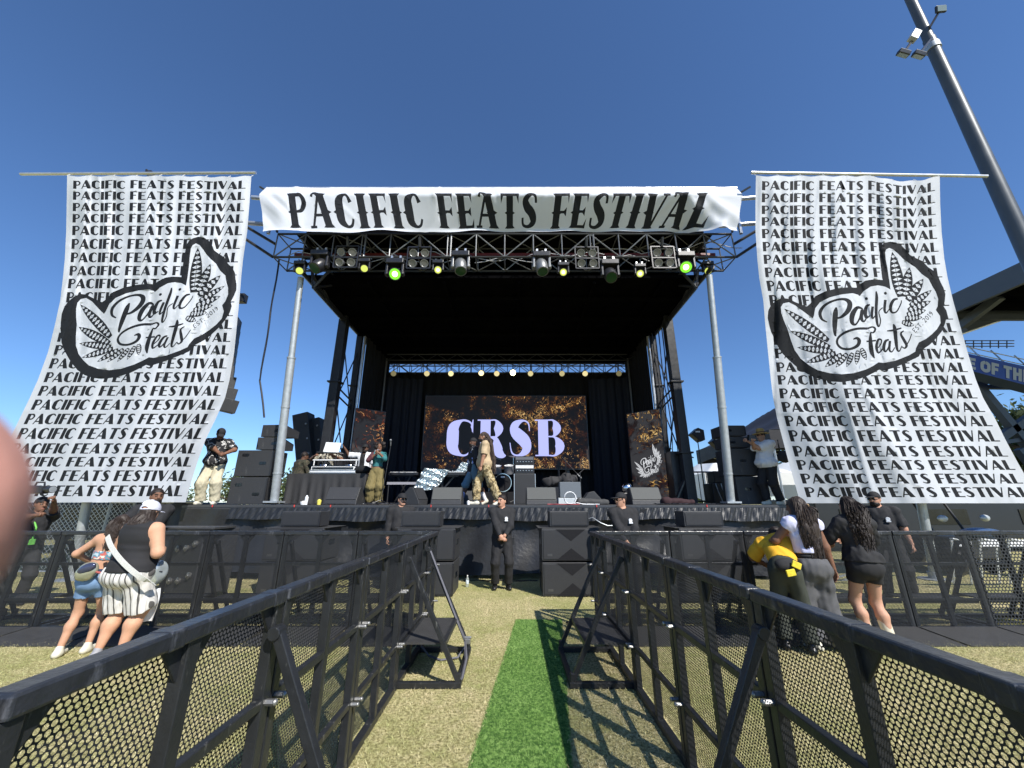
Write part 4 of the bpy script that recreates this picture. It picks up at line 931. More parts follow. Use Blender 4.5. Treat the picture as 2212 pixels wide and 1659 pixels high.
# ------------------------------------------------------------------ the two tall side banners
def banner_words(rows_t, s0, s1, hh):
    ps, w = text2d(DECO, 'PACIFIC FEATS FESTIVAL', .12, .38); out = []
    for t in rows_t: out += place(ps, lambda x, y: (s0 + (s1 - s0) * x / w, t + hh * (.5 - y)))
    return out
def make_banner(name, label, tab, rows, sag, ridge, depth, seed, emb_from=None, barx=None, pole=None, bar_label=None, pole_label=None):
    """tab: (view y, left x, right x) down the cloth; rows: view y of the lines of words"""
    ys, xl, xr = [np.array(c, float) for c in zip(*tab)]; n = len(rows); top, bot = ys[0], ys[-1]
    tr = np.array([0] + [(.75 + i) / (n + .55) for i in range(n)] + [1]); ty = np.array([top] + list(rows) + [bot])
    def to_st(x, y):
        t = np.interp(y, ty, tr); a, b = np.interp(y, ys, xl), np.interp(y, ys, xr); return ((x - a) / (b - a), t)
    def surf(s, t):
        rg = np.random.RandomState(seed); y = np.interp(t, tr, ty); a, b = np.interp(y, ys, xl), np.interp(y, ys, xr); x = a + (b - a) * s
        rs = np.interp(t, [0, 1], ridge)
        y = y + sag * np.exp(-t * 5) * np.clip(np.sin(np.clip((s - .64) / .36, 0, 1) * np.pi), 0, 1)
        y = y + 2.5 * np.exp(-t * 14) * np.abs(np.sin(s * 8.3 * np.pi)) ** 2
        Y = depth[0] + (depth[1] - depth[0]) * t + (.10 + 1.15 * t) * np.sqrt((s - rs) ** 2 + .0004) * np.where(s < rs, 1.0, .75)
        f = np.exp(-t * 2.2)
        Y = Y + f * (.030 * np.sin(s * 8.3 * 2 * np.pi) + .022 * np.sin(s * 15 * 2 * np.pi + 1 + t * 6)) * np.minimum(1, t * 9)
        for tt in (.24, .49, .74): Y = Y - .012 * np.exp(-np.abs(t - tt) / .0035)      # creases from folding
        for ss in (.25, .75): Y = Y - .010 * np.exp(-np.abs(s - ss) / .006)
        for i in range(16):   # slanting pulls
            s0, k, w, am = rg.uniform(0, 1), rg.uniform(-.40, .40), rg.uniform(.006, .02), rg.uniform(.015, .045) * rg.choice([-1, 1]); c, l = rg.uniform(.1, 1), rg.uniform(.15, .35)
            Y = Y + am * np.exp(-((s - s0 - k * (t - c)) / w) ** 2 - ((t - c) / l) ** 2)
        Y = Y + .03 * np.sin(s * 9 + t * 7 + seed) + .018 * np.sin(s * 21 - t * 17 + seed)
        u, v = (x - 1106) / FPX, (829.5 - y) / FPX; dy = CT - v * ST; k = Y / dy
        return np.stack([u * k, Y, CAMZ + (ST + v * CT) * k], 1)
    f = emb_from or (lambda x, y: to_st(*k8(x, y)))
    out, ins, blk, wht = emblem(f)
    words = banner_words([(.75 + i) / (n + .55) for i in range(n)], .035, .972, .0285)
    base = surf(np.array([ridge[1]]), np.array([1.0]))[0]; base = Vector((base[0], base[1] + .1, 0))
    t = thing(name, label, 'banner', base)
    paint_sheet('banner_cloth', 110, 160, [(words, 1), (out, 1), (ins, 0), (blk, 1), (wht, 0)], lambda s, q: surf(s, q) - np.array(base), [M_cloth, M_ink], t, W0=5.5, H0=10.0)
    b = MB()
    for i in range(9):
        p = Vector(surf(np.array([i / 8]), np.array([0.0]))[0]) - base; b.path([p, p + Vector((.01, .03, .05)), p + Vector((0, .06, .09))], .006, 4)
    b.build('tie_cords', M_white, t)
    pr = thing('banner_pole', pole_label, 'pole', (pole[0].x, pole[0].y, 0)); o = Vector((pole[0].x, pole[0].y, 0))
    q = MB(); q.tube(pole[0] - o, pole[1] - o, .088, .075, 16); q.build('mast', M_galv, pr, smooth=True)
    q = MB(); q.lathe([(.3, 0), (.3, .02), (.11, .03), (.11, .16), (.089, .17)], (0, 0, 0), n=16); q.build('base_plate', M_galv, pr, smooth=True)
    q = MB(); q.tube(barx[0] - o, barx[1] - o, .038, n=12); q.build('crossbar', M_alu, pr, smooth=True)
    q = MB(); m = pole[1] - o; q.box(m + Vector((0, -.05, 0)), (.16, .14, .10)); q.tube(m + Vector((-.05, -.12, .06)), m + Vector((.07, -.1, -.05)), .03); q.build('clamp', M_dplast, pr, bevel=.01)
    return to_st
Lrows = [398,422,447,471,497,527,556,585,612,642,673,700,729,755,785,815,844,874,905,936,970,997,1027,1061]
Rrows = [400,427,453,478,504,533,560,588,617,649,680,707,735,763,794,820,850,879,909,941,976,1004,1034,1063]
Rtab = [(379,1633,2030),(440,1632,2031),(500,1632,2034),(560,1636,2040),(600,1640,2047),(650,1649,2059),(700,1653,2073),(760,1659,2090),(820,1665,2108),(860,1670,2124),(905,1679,2150),(950,1691,2172),(1000,1704,2199),(1045,1717,2225),(1087,1729,2252)]
Ltab = [(379,145,543),(440,144,539),(500,143,534),(560,140,525),(600,136,521),(650,130,517),(700,119,512),(760,104,506),(820,82,496),(860,64,486),(905,42,466),(950,20,444),(1000,-4,426),(1045,-25,412),(1085,-44,401)]
ybar = lambda xa, ya, xb, yb, Y: (at(xa, ya, Y), at(xb, yb, Y))
def pole_at(x, y, Y, top):
    p = at(x, y, Y); k = p.x; return Vector((k, Y, 0)), Vector((k, Y, top))
pR = pole_at(1989, 1142, 9.3, 8.9); pL = pole_at(189, 1142, 9.3, 8.9)
toR = make_banner('side_banner', 'white banner with repeated black lettering and winged emblem, hanging right of the stage', Rtab, Rrows, 11, (.36, .47), (7.7, 8.65), 3,
    barx=ybar(1622, 373, 2132, 381, 7.78), pole=(pR[0], Vector((pR[0].x - .25, 8.0, at(1800, 377, 7.9).z))), pole_label='galvanised pole with crossbar carrying the banner right of the stage')
make_banner('side_banner', 'white banner with repeated black lettering and winged emblem, hanging left of the stage', Ltab, Lrows, 2, (.66, .57), (7.7, 8.65), 5,
    emb_from=lambda x, y: (lambda st_: (st_[0] + .018 - .02 * st_[1], st_[1] - .003))(toR(*k8(x, y))), barx=ybar(45, 376, 553, 373, 7.78), pole=(pL[0], Vector((pL[0].x + .2, 8.0, at(410, 372, 7.9).z))), pole_label='galvanised pole with crossbar carrying the banner left of the stage')

# ------------------------------------------------------------------ the header banner over the roof edge
def head_surf(s, t):
    rg = np.random.RandomState(11)
    x = np.interp(s, [0, 1], [-6.64, 6.06]) * (1 - .064 * t); wob = .006 * np.sin(s * 41) + .005 * np.sin(s * 77 + 2)
    tuck = np.interp(s, [0, .04, .16, .45, .90, .95, 1], [0, .02, .16, .62, .64, .30, .10])
    ft = .20; a = np.clip(t / ft, 0, 1); c = np.clip((t - ft) / (1 - ft), 0, 1)
    Y = 8.36 - .28 * a + (tuck * c) + .02 * np.sin(s * 60 + t * 3) * c
    zf = 9.25; zb = 1.6 + .803 * (8.08 + tuck) - .02
    z = np.where(t < ft, 9.75 + wob * (1 - a) - (9.75 - zf) * a, zf + (zb - zf) * c)
    lip = np.clip((t - .93) / .07, 0, 1); Y = Y - .08 * lip * (.6 + .4 * np.sin(s * 33)); z = z + .015 * np.sin(s * 29) * lip
    for i in range(26):
        s0, t0 = rg.uniform(0, 1), rg.choice([rg.uniform(0, .2), rg.uniform(.3, 1)]); k = rg.uniform(-.10, .10); w = rg.uniform(.003, .008); am = rg.uniform(.012, .035) * rg.choice([-1, 1])
        Y = Y + am * np.exp(-((s - s0 - k * (t - t0)) / w) ** 2 - ((t - t0) / .22) ** 2)
    for i in range(16):
        s0 = rg.uniform(.88, 1.0); t0 = rg.uniform(.2, 1); k = rg.uniform(-.12, .12); Y = Y + rg.uniform(-.10, .08) * np.exp(-((s - s0 - k * (t - t0)) / .012) ** 2 - ((t - t0) / .25) ** 2)
    for i in range(5):
        s0 = rg.uniform(.01, .09); t0 = rg.uniform(.1, .9); k = rg.uniform(.03, .10); Y = Y + rg.uniform(-.06, .06) * np.exp(-((s - s0 - k * (t - t0)) / .01) ** 2 - ((t - t0) / .25) ** 2)
    return np.stack([x, Y, z], 1)
ps, w = text2d(WEST, 'PACIFIC FEATS FESTIVAL', .12, .44)
hd = place(ps, lambda x, y: (.056 + .886 * x / w, .90 - .72 * y))
HB0 = Vector((-.24, 8.5, 8.6)); t = thing('header_banner', 'long white header banner lettered across the stage roof edge', 'banner', HB0)
paint_sheet('banner_cloth', 260, 26, [(hd, 1)], lambda s, q: head_surf(s, q) - np.array(HB0), [M_cloth, M_ink], t, W0=8.0, H0=1.0)
b = MB(); b.tube(Vector((-6.66, 8.40, 9.76)) - HB0, Vector((6.1, 8.40, 9.76)) - HB0, .035, n=10); b.build('top_pipe', M_alu, t, smooth=True)

# ------------------------------------------------------------------ LED screens
def led_mat(name, warm, dens, st=1.0, spread=0.0, lo=.42):
    m = bpy.data.materials.new(name); m.use_nodes = True; t = m.node_tree; N = t.nodes; L = t.links; b = N['Principled BSDF']; tc = N.new('ShaderNodeTexCoord')
    def noise(sc, det, dist, off, rough=.5):
        mp = N.new('ShaderNodeMapping'); mp.inputs['Location'].default_value = (off, off * .7, off * 1.3); L.new(tc.outputs['Object'], mp.inputs[0])
        n = N.new('ShaderNodeTexNoise'); n.inputs['Scale'].default_value = sc; n.inputs['Detail'].default_value = det; n.inputs['Distortion'].default_value = dist; n.inputs['Roughness'].default_value = rough; L.new(mp.outputs[0], n.inputs['Vector']); return n.outputs[0]
    def mrange(x, a, c, d=0.0, e=1.0):
        r = N.new('ShaderNodeMapRange'); r.inputs[1].default_value = a; r.inputs[2].default_value = c; r.inputs[3].default_value = d; r.inputs[4].default_value = e; L.new(x, r.inputs[0]); return r.outputs[0]
    def math_(op, x, y):
        q = N.new('ShaderNodeMath'); q.operation = op
        for i, v in enumerate((x, y)):
            if isinstance(v, (int, float)): q.inputs[i].default_value = v
            else: L.new(v, q.inputs[i])
        return q.outputs[0]
    def ridge(sc, wd, off): return mrange(math_('ABSOLUTE', math_('SUBTRACT', noise(sc, 2, 1.6, off), .5), 0), 0, wd, 1, 0)
    gap = mrange(noise(6.0 * dens, 1, 0, 9.0), .45, .60)
    lines = math_('MAXIMUM', math_('MULTIPLY', ridge(2.6 * dens, .016, 3.0), gap), math_('MULTIPLY', ridge(5.0 * dens, .035, 5.0), mrange(noise(1.6, 1, 0, 2.0), .48, .62)))
    sp = mrange(noise(9 * dens, 2, 1.5, 7.0), .66, .74)
    sx = N.new('ShaderNodeSeparateXYZ'); L.new(tc.outputs['Object'], sx.inputs[0])
    where = mrange(math_('ADD', noise(1.0, 1, 0.2, 11.0), math_('MULTIPLY', sx.outputs[0], spread)), lo, lo + .16)
    v = math_('MULTIPLY', math_('MAXIMUM', lines, sp), where); base = math_('MULTIPLY', mrange(noise(3.2 * dens, 3, .8, 13.0), .48, .66, 0, .22), where); v = math_('MAXIMUM', v, base)
    r = N.new('ShaderNodeValToRGB'); r.name = 'Color Ramp'; e = r.color_ramp.elements; e[0].position = .0; e[0].color = (.003, .003, .005, 1); e[1].position = 1; e[1].color = (1.0, .80, .42, 1)
    for p_, c_ in ((.10, (.010, .005, .004)), (.28, (.085, .022, .006)), (.55, tuple(warm)), (.8, (.85, .52, .16))): x = e.new(p_); x.color = (*c_, 1)
    L.new(v, r.inputs[0]); L.new(r.outputs[0], b.inputs['Emission Color']); b.inputs['Emission Strength'].default_value = st
    b.inputs['Base Color'].default_value = (.006, .006, .007, 1); b.inputs['Roughness'].default_value = .6
    return m
M_led = led_mat('gold_screen_picture', (.45, .20, .04), 1.25, .75, .022); M_led2 = led_mat('grey_gold_screen_picture', (.40, .24, .06), .8, .6, 0, .33); M_led3 = led_mat('red_screen_picture', (.55, .10, .03), .6, .55, 0, .36)
for mm, c_ in ((M_led2, (.045, .043, .045)), (M_led3, (.03, .028, .03))): mm.node_tree.nodes['Color Ramp'].color_ramp.elements[0].color = (*c_, 1)
M_lav = emit('lavender_screen_letters', (.46, .48, .90), .78); M_ledw = emit('white_screen_drawing', (.75, .75, .76), .7)
x0, x1, z1, z0 = at(921, 857, 15.3).x, at(1264, 857, 15.3).x, at(1106, 856, 15.3).z, at(1106, 1012, 15.3).z
SC = Vector(((x0 + x1) / 2, 15.3, z0)); t = thing('led_screen', 'big landscape LED wall showing lavender letters over gold swirls', 'screen', SC); wS, hS = x1 - x0, z1 - z0
b = MB(); b.bb(-wS / 2 - .04, wS / 2 + .04, .03, .16, -.04, hS + .04); b.build('cabinet', M_dplast, t)
ps, w = text2d(FAT, 'CRSB', .10); ps = fit(ps, w, .145, .165, .852, .665)
paint_sheet('picture', 30, 16, [(ps, 1)], lambda s, q: np.stack([-wS / 2 + wS * s, .012 + 0 * s, hS * q], 1), [M_led, M_lav], t, W0=2.2, H0=1.0)
for X in (x0 + .8, x1 - .8): b = MB(); b.bb(X - SC.x - .05, X - SC.x + .05, .16, .24, DZ - z0, .4); b.build('support_leg', M_dplast, t)
def led_tower(label, pa, pb, zt, mat, f, leg=True):
    pa, pb = Vector(pa), Vector(pb); c = (pa + pb) / 2; d = (pb - pa); L_ = d.length; rz = math.atan2(d.y, d.x); t = thing('video_column', label, 'screen', (c.x, c.y, DZ), rz); H = zt - DZ
    b = MB(); b.bb(-L_ / 2, L_ / 2, .02, .12, .05, H); b.build('cabinet', M_dplast, t); b = MB(); b.bb(-L_ / 2 + .05, L_ / 2 - .05, -.1, .4, 0, .05); b.build('foot', M_dplast, t)
    o, i_, k_, w_ = emblem(f)
    paint_sheet('picture', 8, 20, [(k_, 1), (w_, 0)], lambda s, q: np.stack([-L_ / 2 + L_ * s, .01 + 0 * s, .12 + (H - .14) * (1 - q)], 1), [mat, M_ledw], t, W0=.4, H0=1.0)
led_tower('tall narrow LED panel with white winged drawing over gold, right of the screen', (at(1363, 1000, 13.0).x, 13.0, 0), (at(1437, 1000, 12.2).x, 12.2, 0), at(1400, 888, 12.6).z, M_led2, lambda x, y: (.08 + (x - 190) / 1330 * .88, .38 + (y - 740) / 1100 * .42))
led_tower('tall narrow LED panel with red and gold picture, left of the screen', (at(756, 1000, 12.6).x, 12.6, 0), (at(823, 1000, 13.2).x, 13.2, 0), at(790, 885, 12.9).z, M_led3, lambda x, y: (.10 + (x - 190) / 1330 * .95, .44 + (y - 740) / 1100 * .40))

# ------------------------------------------------------------------ stage lights
M_lensg = emit('lit_green_lens', (.8, 1.0, .25), 6.0); M_lensy = emit('lit_yellow_lens', (1.0, 1.0, .3), 4.0); M_lensd = pm('dark_green_lens', (.02, .06, .02), .08); M_lensdy = emit('dim_yellow_lens', (.55, .62, .12), .9)
M_lensr = emit('green_glow_ring', (.16, .62, .03), 1.2); M_lampw = pm('pale_lamp_lens', (.13, .13, .125), .25); M_metal = pm('grey_metal_casting', (.20, .205, .21), .4, .5)
def moving_head(label, c, aim, size, lens, group, clamp=True, grey=False):
    """base box clamped to the truss, yoke with two arms, tilted lamp barrel with lens"""
    s = size; t = thing('moving_head_light', label, 'stage light', (c.x, c.y, c.z + .62 * s), 0, group); z = -.62 * s
    b = MB(); b.bb(-.40 * s, .40 * s, -.24 * s, .24 * s, -.16 * s, .10 * s); b.build('base', M_dplast, t, bevel=.03 * s)
    for q in (1, -1): b = MB(); b.tube((q * .2 * s, 0, .10 * s), (q * .2 * s, 0, .30 * s), .05 * s, n=8); b.box((q * .2 * s, 0, .26 * s), (.09 * s, .12 * s, .14 * s)); b.build('clamp', M_alu, t)
    for q in (1, -1): b = MB(); b.bb(q * .36 * s - .05 * s, q * .36 * s + .05 * s, -.14 * s, .14 * s, z - .08 * s, -.16 * s); b.tube((q * .30 * s, 0, z), (q * .44 * s, 0, z), .11 * s, n=12); b.build('yoke_arm', M_metal if grey else M_dplast, t, bevel=.02 * s)
    M = rot_to(aim); r = .29 * s
    b = MB(); b.lathe([(.12 * s, -.42 * s), (r * .8, -.40 * s), (r, -.22 * s), (r, .16 * s), (r * .92, .20 * s), (r * .95, .34 * s), (r * .82, .345 * s), (r * .80, .30 * s)], (0, 0, z), M, 18); b.build('lamp_head', M_metal if grey else M_dplast, t, smooth=True)
    lit = lens in (M_lensg, M_lensy)
    b = MB(); b.lathe([(0, .352 * s), (r * (.42 if lit else .81), .348 * s)], (0, 0, z), M, 18); b.build('lens', lens, t, smooth=True)
    if lit: b = MB(); b.lathe([(r * .42, .349 * s), (r * .84, .346 * s)], (0, 0, z), M, 18); b.f = b.f[:18]; b.m = b.m[:18]; b.build('lens_rim', M_lensr if lens is M_lensg else M_lensdy, t)  # ring added over the lens edge: the glow's fall-off put into its colour
toC = lambda c, d=0: (Vector((0, 0, CAMZ)) - c).normalized()
big = [(690,574,8.62,'dark','first'),(853,592,8.62,'green','second'),(995,576,8.62,'down','third'),(1170,577,8.62,'down','fourth'),(1318,594,8.62,'dark','fifth'),(1482,577,8.62,'green','sixth')]
for x, y, Y, k, o in big:
    c = at(x, y, Y); aim = toC(c) if k == 'green' else ((toC(c) * .55 + Vector((-.5 if o == 'first' else .1, -.2, -.55))) if k == 'dark' else Vector((.1, -.35, -1)))
    moving_head('large moving head under the front truss, %s of six from left%s' % (o, ', lit green' if k == 'green' else ''), c, aim.normalized(), .56, M_lensg if k == 'green' else M_lensd, 'large moving lights', grey=(k == 'down'))
small = [(647,585,8.7,0,'first'),(787,580,8.7,0,'second'),(946,583,8.7,1,'third'),(1217,588,8.7,2,'fourth'),(1383,591,8.7,2,'fifth'),(1530,585,9.0,0,'sixth')]
for x, y, Y, k, o in small:
    c = at(x, y, Y); moving_head('small moving head light under the front truss, %s of six from the left' % o, c, toC(c), .36, (M_lensdy, M_lensy, M_lensy)[k], 'small moving lights')
for (x, y), o in zip(((748,556),(905,558),(1268,558),(1433,557)), ('first', 'second', 'third', 'last')):
    c = at(x, y, 8.58); t = thing('blinder_light', 'four-lamp blinder hanging below the front truss, %s of four from the left' % o, 'stage light', c, 0, 'four-lamp blinders')
    b = MB()
    for q in (-.3, .3): b.bb(q - .015, q + .015, -.02, .02, -.3, .34)
    for z in (-.3, .0, .34): b.bb(-.3, .3, -.015, .015, z - .015, z + .015)
    b.tube((0, 0, .34), (0, -.1, .56), .04, n=8); b.build('frame', M_dplast, t)
    for i in (-1, 1):
        for j in (-1, 1):
            d = Vector((.1 * i, -1, -.55)).normalized(); b = MB(); b.lathe([(.05, -.16), (.085, -.10), (.105, 0), (.105, .03), (.09, .03), (.06, .0)], (i * .15, 0, j * .155), rot_to(d), 16); b.build('lamp_can', M_metal, t, smooth=True)
            b = MB(); b.lathe([(0, .012), (.09, .02)], (i * .15, 0, j * .155), rot_to(d), 16); b.build('lamp', M_lampw, t, smooth=True)
bk = [(850,807,.12),(922,807,.5),(974,807,.8),(1039.5,806,1.4),(1073,807,.6),(1108,805,12),(1146,807,.5),(1214,807,.35),(1264,807,.6),(1337,807,.1)]
for (x, y, e_), o in zip(bk, ('first', 'second', 'third', 'fourth', 'fifth', 'sixth', 'seventh', 'eighth', 'ninth', 'last')):
    c = at(x, y, 14.4); t = thing('par_can', 'round spotlight on the back bar of the stage, %s of ten from left%s' % (o, ', brightest' if e_ > 5 else ''), 'stage light', c, 0, 'back row spotlights'); M = rot_to(toC(c))
    b = MB(); b.lathe([(.06, -.25), (.10, -.18), (.115, 0), (.115, .04), (.10, .02)], (0, 0, 0), M, 16); b.build('can', M_dplast, t, smooth=True)
    b = MB(); b.tube((0, 0, .1), (0, 0, .40), .02); b.build('hook', M_dplast, t); b = MB(); b.lathe([(0, .045), (.105, .042)], (0, 0, 0), M, 16); b.build('lens', emit('back_spot_lens_%d' % int(e_ * 100), (1.0, .84, .42), e_), t)
# ------------------------------------------------------------------ loudspeakers and stage gear
def dkx(x, Y): return (x - 1106) / FPX / 1.0444 * Y
def handle_part(t, x, z, w, y, face='-y'):
    b = MB(); pl = [(-w, -w * .28), (-w * .8, -w * .42), (w * .8, -w * .42), (w, -w * .28), (w, w * .28), (w * .8, w * .42), (-w * .8, w * .42), (-w, w * .28)]
    b.prism(pl, Matrix.Translation((x, y, z)) @ Matrix.Rotation(R(90), 4, 'X'), .006); b.bb(x - .012, x + .012, y - .012, y - .006, z - w * .4, z + w * .4); b.build('handle', M_glass, t)
def speaker(label, loc, w, d, h, handles=(), group=None, rotz=0, xmark=False, front=False, angled=0.0, mat=None):
    t = thing('loudspeaker', label, 'loudspeaker', loc, rotz, group)
    b = MB()
    if angled: b.prism([(0, 0), (d, angled * .5), (d, h - angled), (0, h)], Matrix(((0, 0, 1, -w / 2), (1, 0, 0, 0), (0, 1, 0, 0), (0, 0, 0, 1))), w)
    else: b.bb(-w / 2, w / 2, 0, d, .01, h - .01)
    b.build('cabinet', mat or M_cab, t, bevel=.012)
    for hx, hz, hw in handles: handle_part(t, hx, hz, hw, 0)
    b = MB(); b.bb(w / 2 - .03, w / 2 + .006, -.006, .03, .03, h - .03); b.build('corner_rail', M_dplast, t)
    if front: b = MB(); b.bb(-w / 2 + .03, w / 2 - .03, -.012, .004, .04, h - .04); b.build('grille', M_grille, t, bevel=.004)
    if xmark:
        for s, z0 in ((1, .02), (-1, h - .02)):
            b = MB(); b.prism([(-w * .26, z0), (w * .26, z0), (0, z0 + s * h * .36)][::s], Matrix.Translation((0, -.012, 0)) @ Matrix.Rotation(R(90), 4, 'X'), .004); b.build('dark_triangle', M_drape, t)
        b = MB(); b.bb(-w / 2 + .10, -w / 2 + .19, -.016, -.011, .09, .13); b.build('maker_plate', pm('dull_plate', (.10, .10, .10), .4, .5), t)
        for q in (-1, 1): b = MB(); b.bb(q * w / 2 - .004, q * w / 2 + .004, d * .35, d * .65, h * .45, h * .62); b.build('side_handle', M_glass, t)
    return t
Ls = dkx(530, 9.75)
speaker('bottom big cabinet of the loudspeaker stack on the stage\'s left end', (Ls, 9.75, DZ), .90, .62, .66, [(-.24, .47, .085), (.22, .25, .085)], 'left stack of loudspeakers')
speaker('upper big cabinet of the loudspeaker stack on the stage\'s left end', (Ls + .02, 9.77, DZ + .665), .90, .62, .66, [(-.24, .53, .085), (.22, .33, .085)], 'left stack of loudspeakers')
for k, (dx, dz) in enumerate(((.30, 1.33), (.33, 1.66))): speaker('%s small wedge-backed cabinet on top of the stage\'s left loudspeaker stack' % ('lower', 'topmost')[k], (Ls + dx, 9.80, DZ + dz), .62, .62, .315, [(.12, .16, .075)], 'left stack of loudspeakers', R(4 - 9 * k), angled=.09)
Rs = dkx(1622, 10.1)
for k in range(2): speaker('%s big dark cabinet of the loudspeaker stack behind the man in straw hat' % ('bottom', 'second')[k], (Rs + .10 - .05 * k, 10.1, DZ + .71 * k), .80, .7, .70, [(-.12 + .05 * k, .38, .08)], 'right stack of loudspeakers')
for k in range(2): speaker('%s small dark cabinet on the loudspeaker stack behind the man in straw hat' % ('lower', 'topmost')[k], (Rs - .05 - .05 * k, 10.15, DZ + 1.425 + .31 * k), .62, .6, .30, [(-.13, .15, .07)], 'right stack of loudspeakers')
for X, o in ((-1.60, 'left of the aisle end'), (1.09, 'right of the aisle end'), (-4.05, 'far left behind the front line barriers'), (3.66, 'far right behind the front line barriers')):
    for k in range(2): speaker('%s black subwoofer with dark triangles on the grass, %s' % (('lower', 'upper')[k], o), (X, 7.67, .58 * k), 1.08, .78, .575, [], 'subwoofers on the grass before the stage', xmark=True, front=True)
    speaker('low black front fill cabinet lying on the subwoofers %s' % o, (X - .15 if abs(X) < 2 and X < 0 else (X + .0), 7.80, 1.16), .74, .42, .30, [], 'front fill loudspeakers', front=True)
    t = thing('plywood_board', 'thin black board on top of the subwoofers %s' % o, 'board', (X, 7.7, 1.151)); MB().bb(-.6, .6, .0, .8, 0, .008).build('board', M_foot, t)
t = thing('road_case', 'black cabinet turned on its side with six bright castors, behind the left barriers', 'case', (-5.75, 7.35, 0), R(-24)); b = MB(); b.bb(-.42, .42, 0, .6, .10, 1.16); b.build('body', M_cab, t, bevel=.015)
for i, (x, z) in enumerate(((-.25, .30), (.0, .32), (.27, .42), (-.22, .82), (.02, .84), (.26, .92))): b = MB(); b.lathe([(.05, 0), (.055, .03), (.03, .035), (.03, .05), (0, .052)], (x, 0, z), rot_to((0, -1, 0)), 14); b.build('castor', M_bolt, t, smooth=True)
t = thing('case_lid', 'flat grey case lid resting on top of the castored cabinet', 'lid', (-5.9, 7.1, 1.165)); b = MB(); b.bb(-.75, .75, 0, .55, .0, .03); b.build('lid', M_foot, t)
# slanting line array of loudspeakers behind the left banner
p0, p1 = at(520, 690, 10.6), at(500, 866, 10.6); t = thing('line_array', 'hanging curved line array of loudspeakers behind the left banner', 'loudspeaker', (p0.x - .25, 10.6, p1.z - .4)); o = Vector(t.location)
for k in range(9):
    f_ = k / 8; c = p0.lerp(p1, f_) + Vector((-.46 + .12 * max(0, f_ - .6) * 4, 0, -.1)); M = Matrix.Rotation(R(-2 + 4 * max(0, k - 5)), 3, 'Y') @ Matrix.Rotation(R(20 + 3 * k), 3, 'Z'); b = MB(); b.box(c - o, (.72, .5, .335 + .03 * (k > 5)), M); b.build('cabinet', M_cab, t, bevel=.01)
b = MB(); c = at(524, 645, 10.6) - o; b.box(c + Vector((-.15, 0, 0)), (.5, .2, .28)); b.tube(c + Vector((-.3, 0, -.9)), c + Vector((-.3, 0, .6)), .05); b.build('rigging_frame', M_dplast, t, bevel=.02)
for k, (x, o_) in enumerate(((654, 'left'), (676, 'right'))):    # two leaning columns left of the tower
    c = Vector((dkx(x + 20, 12.9 + .2 * k), 12.9 + .3 * k, DZ)); t = thing('leaning_panel', '%s of two tall dark panels leaning beside the left tower' % o_, 'panel', c); M = Matrix.Rotation(R(-14), 3, 'Y')
    b = MB(); b.box(M @ Vector((0, 0, 1.5)) + Vector((0, 0, .04)), (.52, .5, 2.95 - .25 * k), M); b.build('panel', M_cab, t, bevel=.02)
    b = MB(); 
    for z in (1.6, 2.1, 2.6): b.box(M @ Vector((.18, -.26, z)), (.05, .02, .05), M)
    b.build('latches', M_alu, t)
def wedge(label, x, Y, w=.74, rot=0, mat=None, sc=1.0, group='wedge monitors along the stage front'):
    t = thing('stage_monitor', label, 'stage monitor', (dkx(x, Y), Y, DZ), rot, group); s = sc
    pr = [(0, 0), (.62 * s, 0), (.60 * s, .10 * s), (.30 * s, .42 * s), (.20 * s, .42 * s), (0.02, .10 * s)]
    b = MB(); b.prism(pr, Matrix(((0, 0, 1, -w / 2), (1, 0, 0, 0), (0, 1, 0, 0), (0, 0, 0, 1))), w); b.build('cabinet', M_cab, t, bevel=.012)
    b = MB(); d = Vector((.2 * s - .02, .32 * s)); n = Vector((-.32, .18)).normalized() * .008
    q = [(0.03 + n.x, .12 * s + n.y), (.19 * s + n.x, .405 * s + n.y), (.19 * s + n.x * 2, .405 * s + n.y * 2), (.03 + n.x * 2, .12 * s + n.y * 2)]
    b.prism(q, Matrix(((0, 0, 1, -w / 2 + .02), (1, 0, 0, 0), (0, 1, 0, 0), (0, 0, 0, 1))), w - .04); b.build('grille', mat or M_grille2, t)
    return t
wedge('dark wedge monitor in front of the DJ table', 735, 9.8, .78, R(0), M_cab); wedge('wedge monitor with sunlit-toned pale grille left of the walking men', 963, 9.8); wedge('wedge monitor with sunlit-toned pale grille in front of the bass amplifier', 1170, 9.8); wedge('wedge monitor with sunlit-toned pale grille at the foot of the right LED panel', 1399, 9.8)
wedge('small dark wedge monitor turned sideways, left of a pale one', 916, 10.0, .45, R(70), M_cab); wedge('dark wedge monitor standing farther back under the keyboards', 1015, 11.3, .6, 0, M_cab, .9)
# DJ table and what lies on it
TX = (dkx(612, 10.6), dkx(785, 10.6)); tc = (TX[0] + TX[1]) / 2; tw = (TX[1] - TX[0]) / 2
t = thing('dj_table', 'table under a black floor-length cloth at stage left', 'table', (tc, 10.6, DZ))
b = MB(); b.bb(-tw, tw, 0, .8, .775, .80); b.build('tabletop', M_drape, t, bevel=.01)
def tcl(s, q):
    per = np.interp(s, [0, .2, .8, 1], [0, .8, .8 + 2 * tw, 1.6 + 2 * tw]); x = np.clip(per - .8, 0, 2 * tw) - tw; y = np.where(per < .8, .8 - per, np.where(per > .8 + 2 * tw, per - .8 - 2 * tw, 0)); w = .025 * np.sin(per * 17 + .7 * np.sin(per * 5)) * (1 - q) ** .7 + .02 * np.sin(per * 31) * (1 - q)
    return np.stack([x + np.where((per < .8), -w - .01, np.where(per > .8 + 2 * tw, w + .01, 0)), y - np.where((per >= .8) & (per <= .8 + 2 * tw), w + .01, 0), .02 + .782 * q], 1)
V, F = fold(220, 8, tcl); npmesh('cloth', V, F, pm('black_tablecloth', (.028, .028, .03), .75, 0, .25, 6, .3, 30), t)
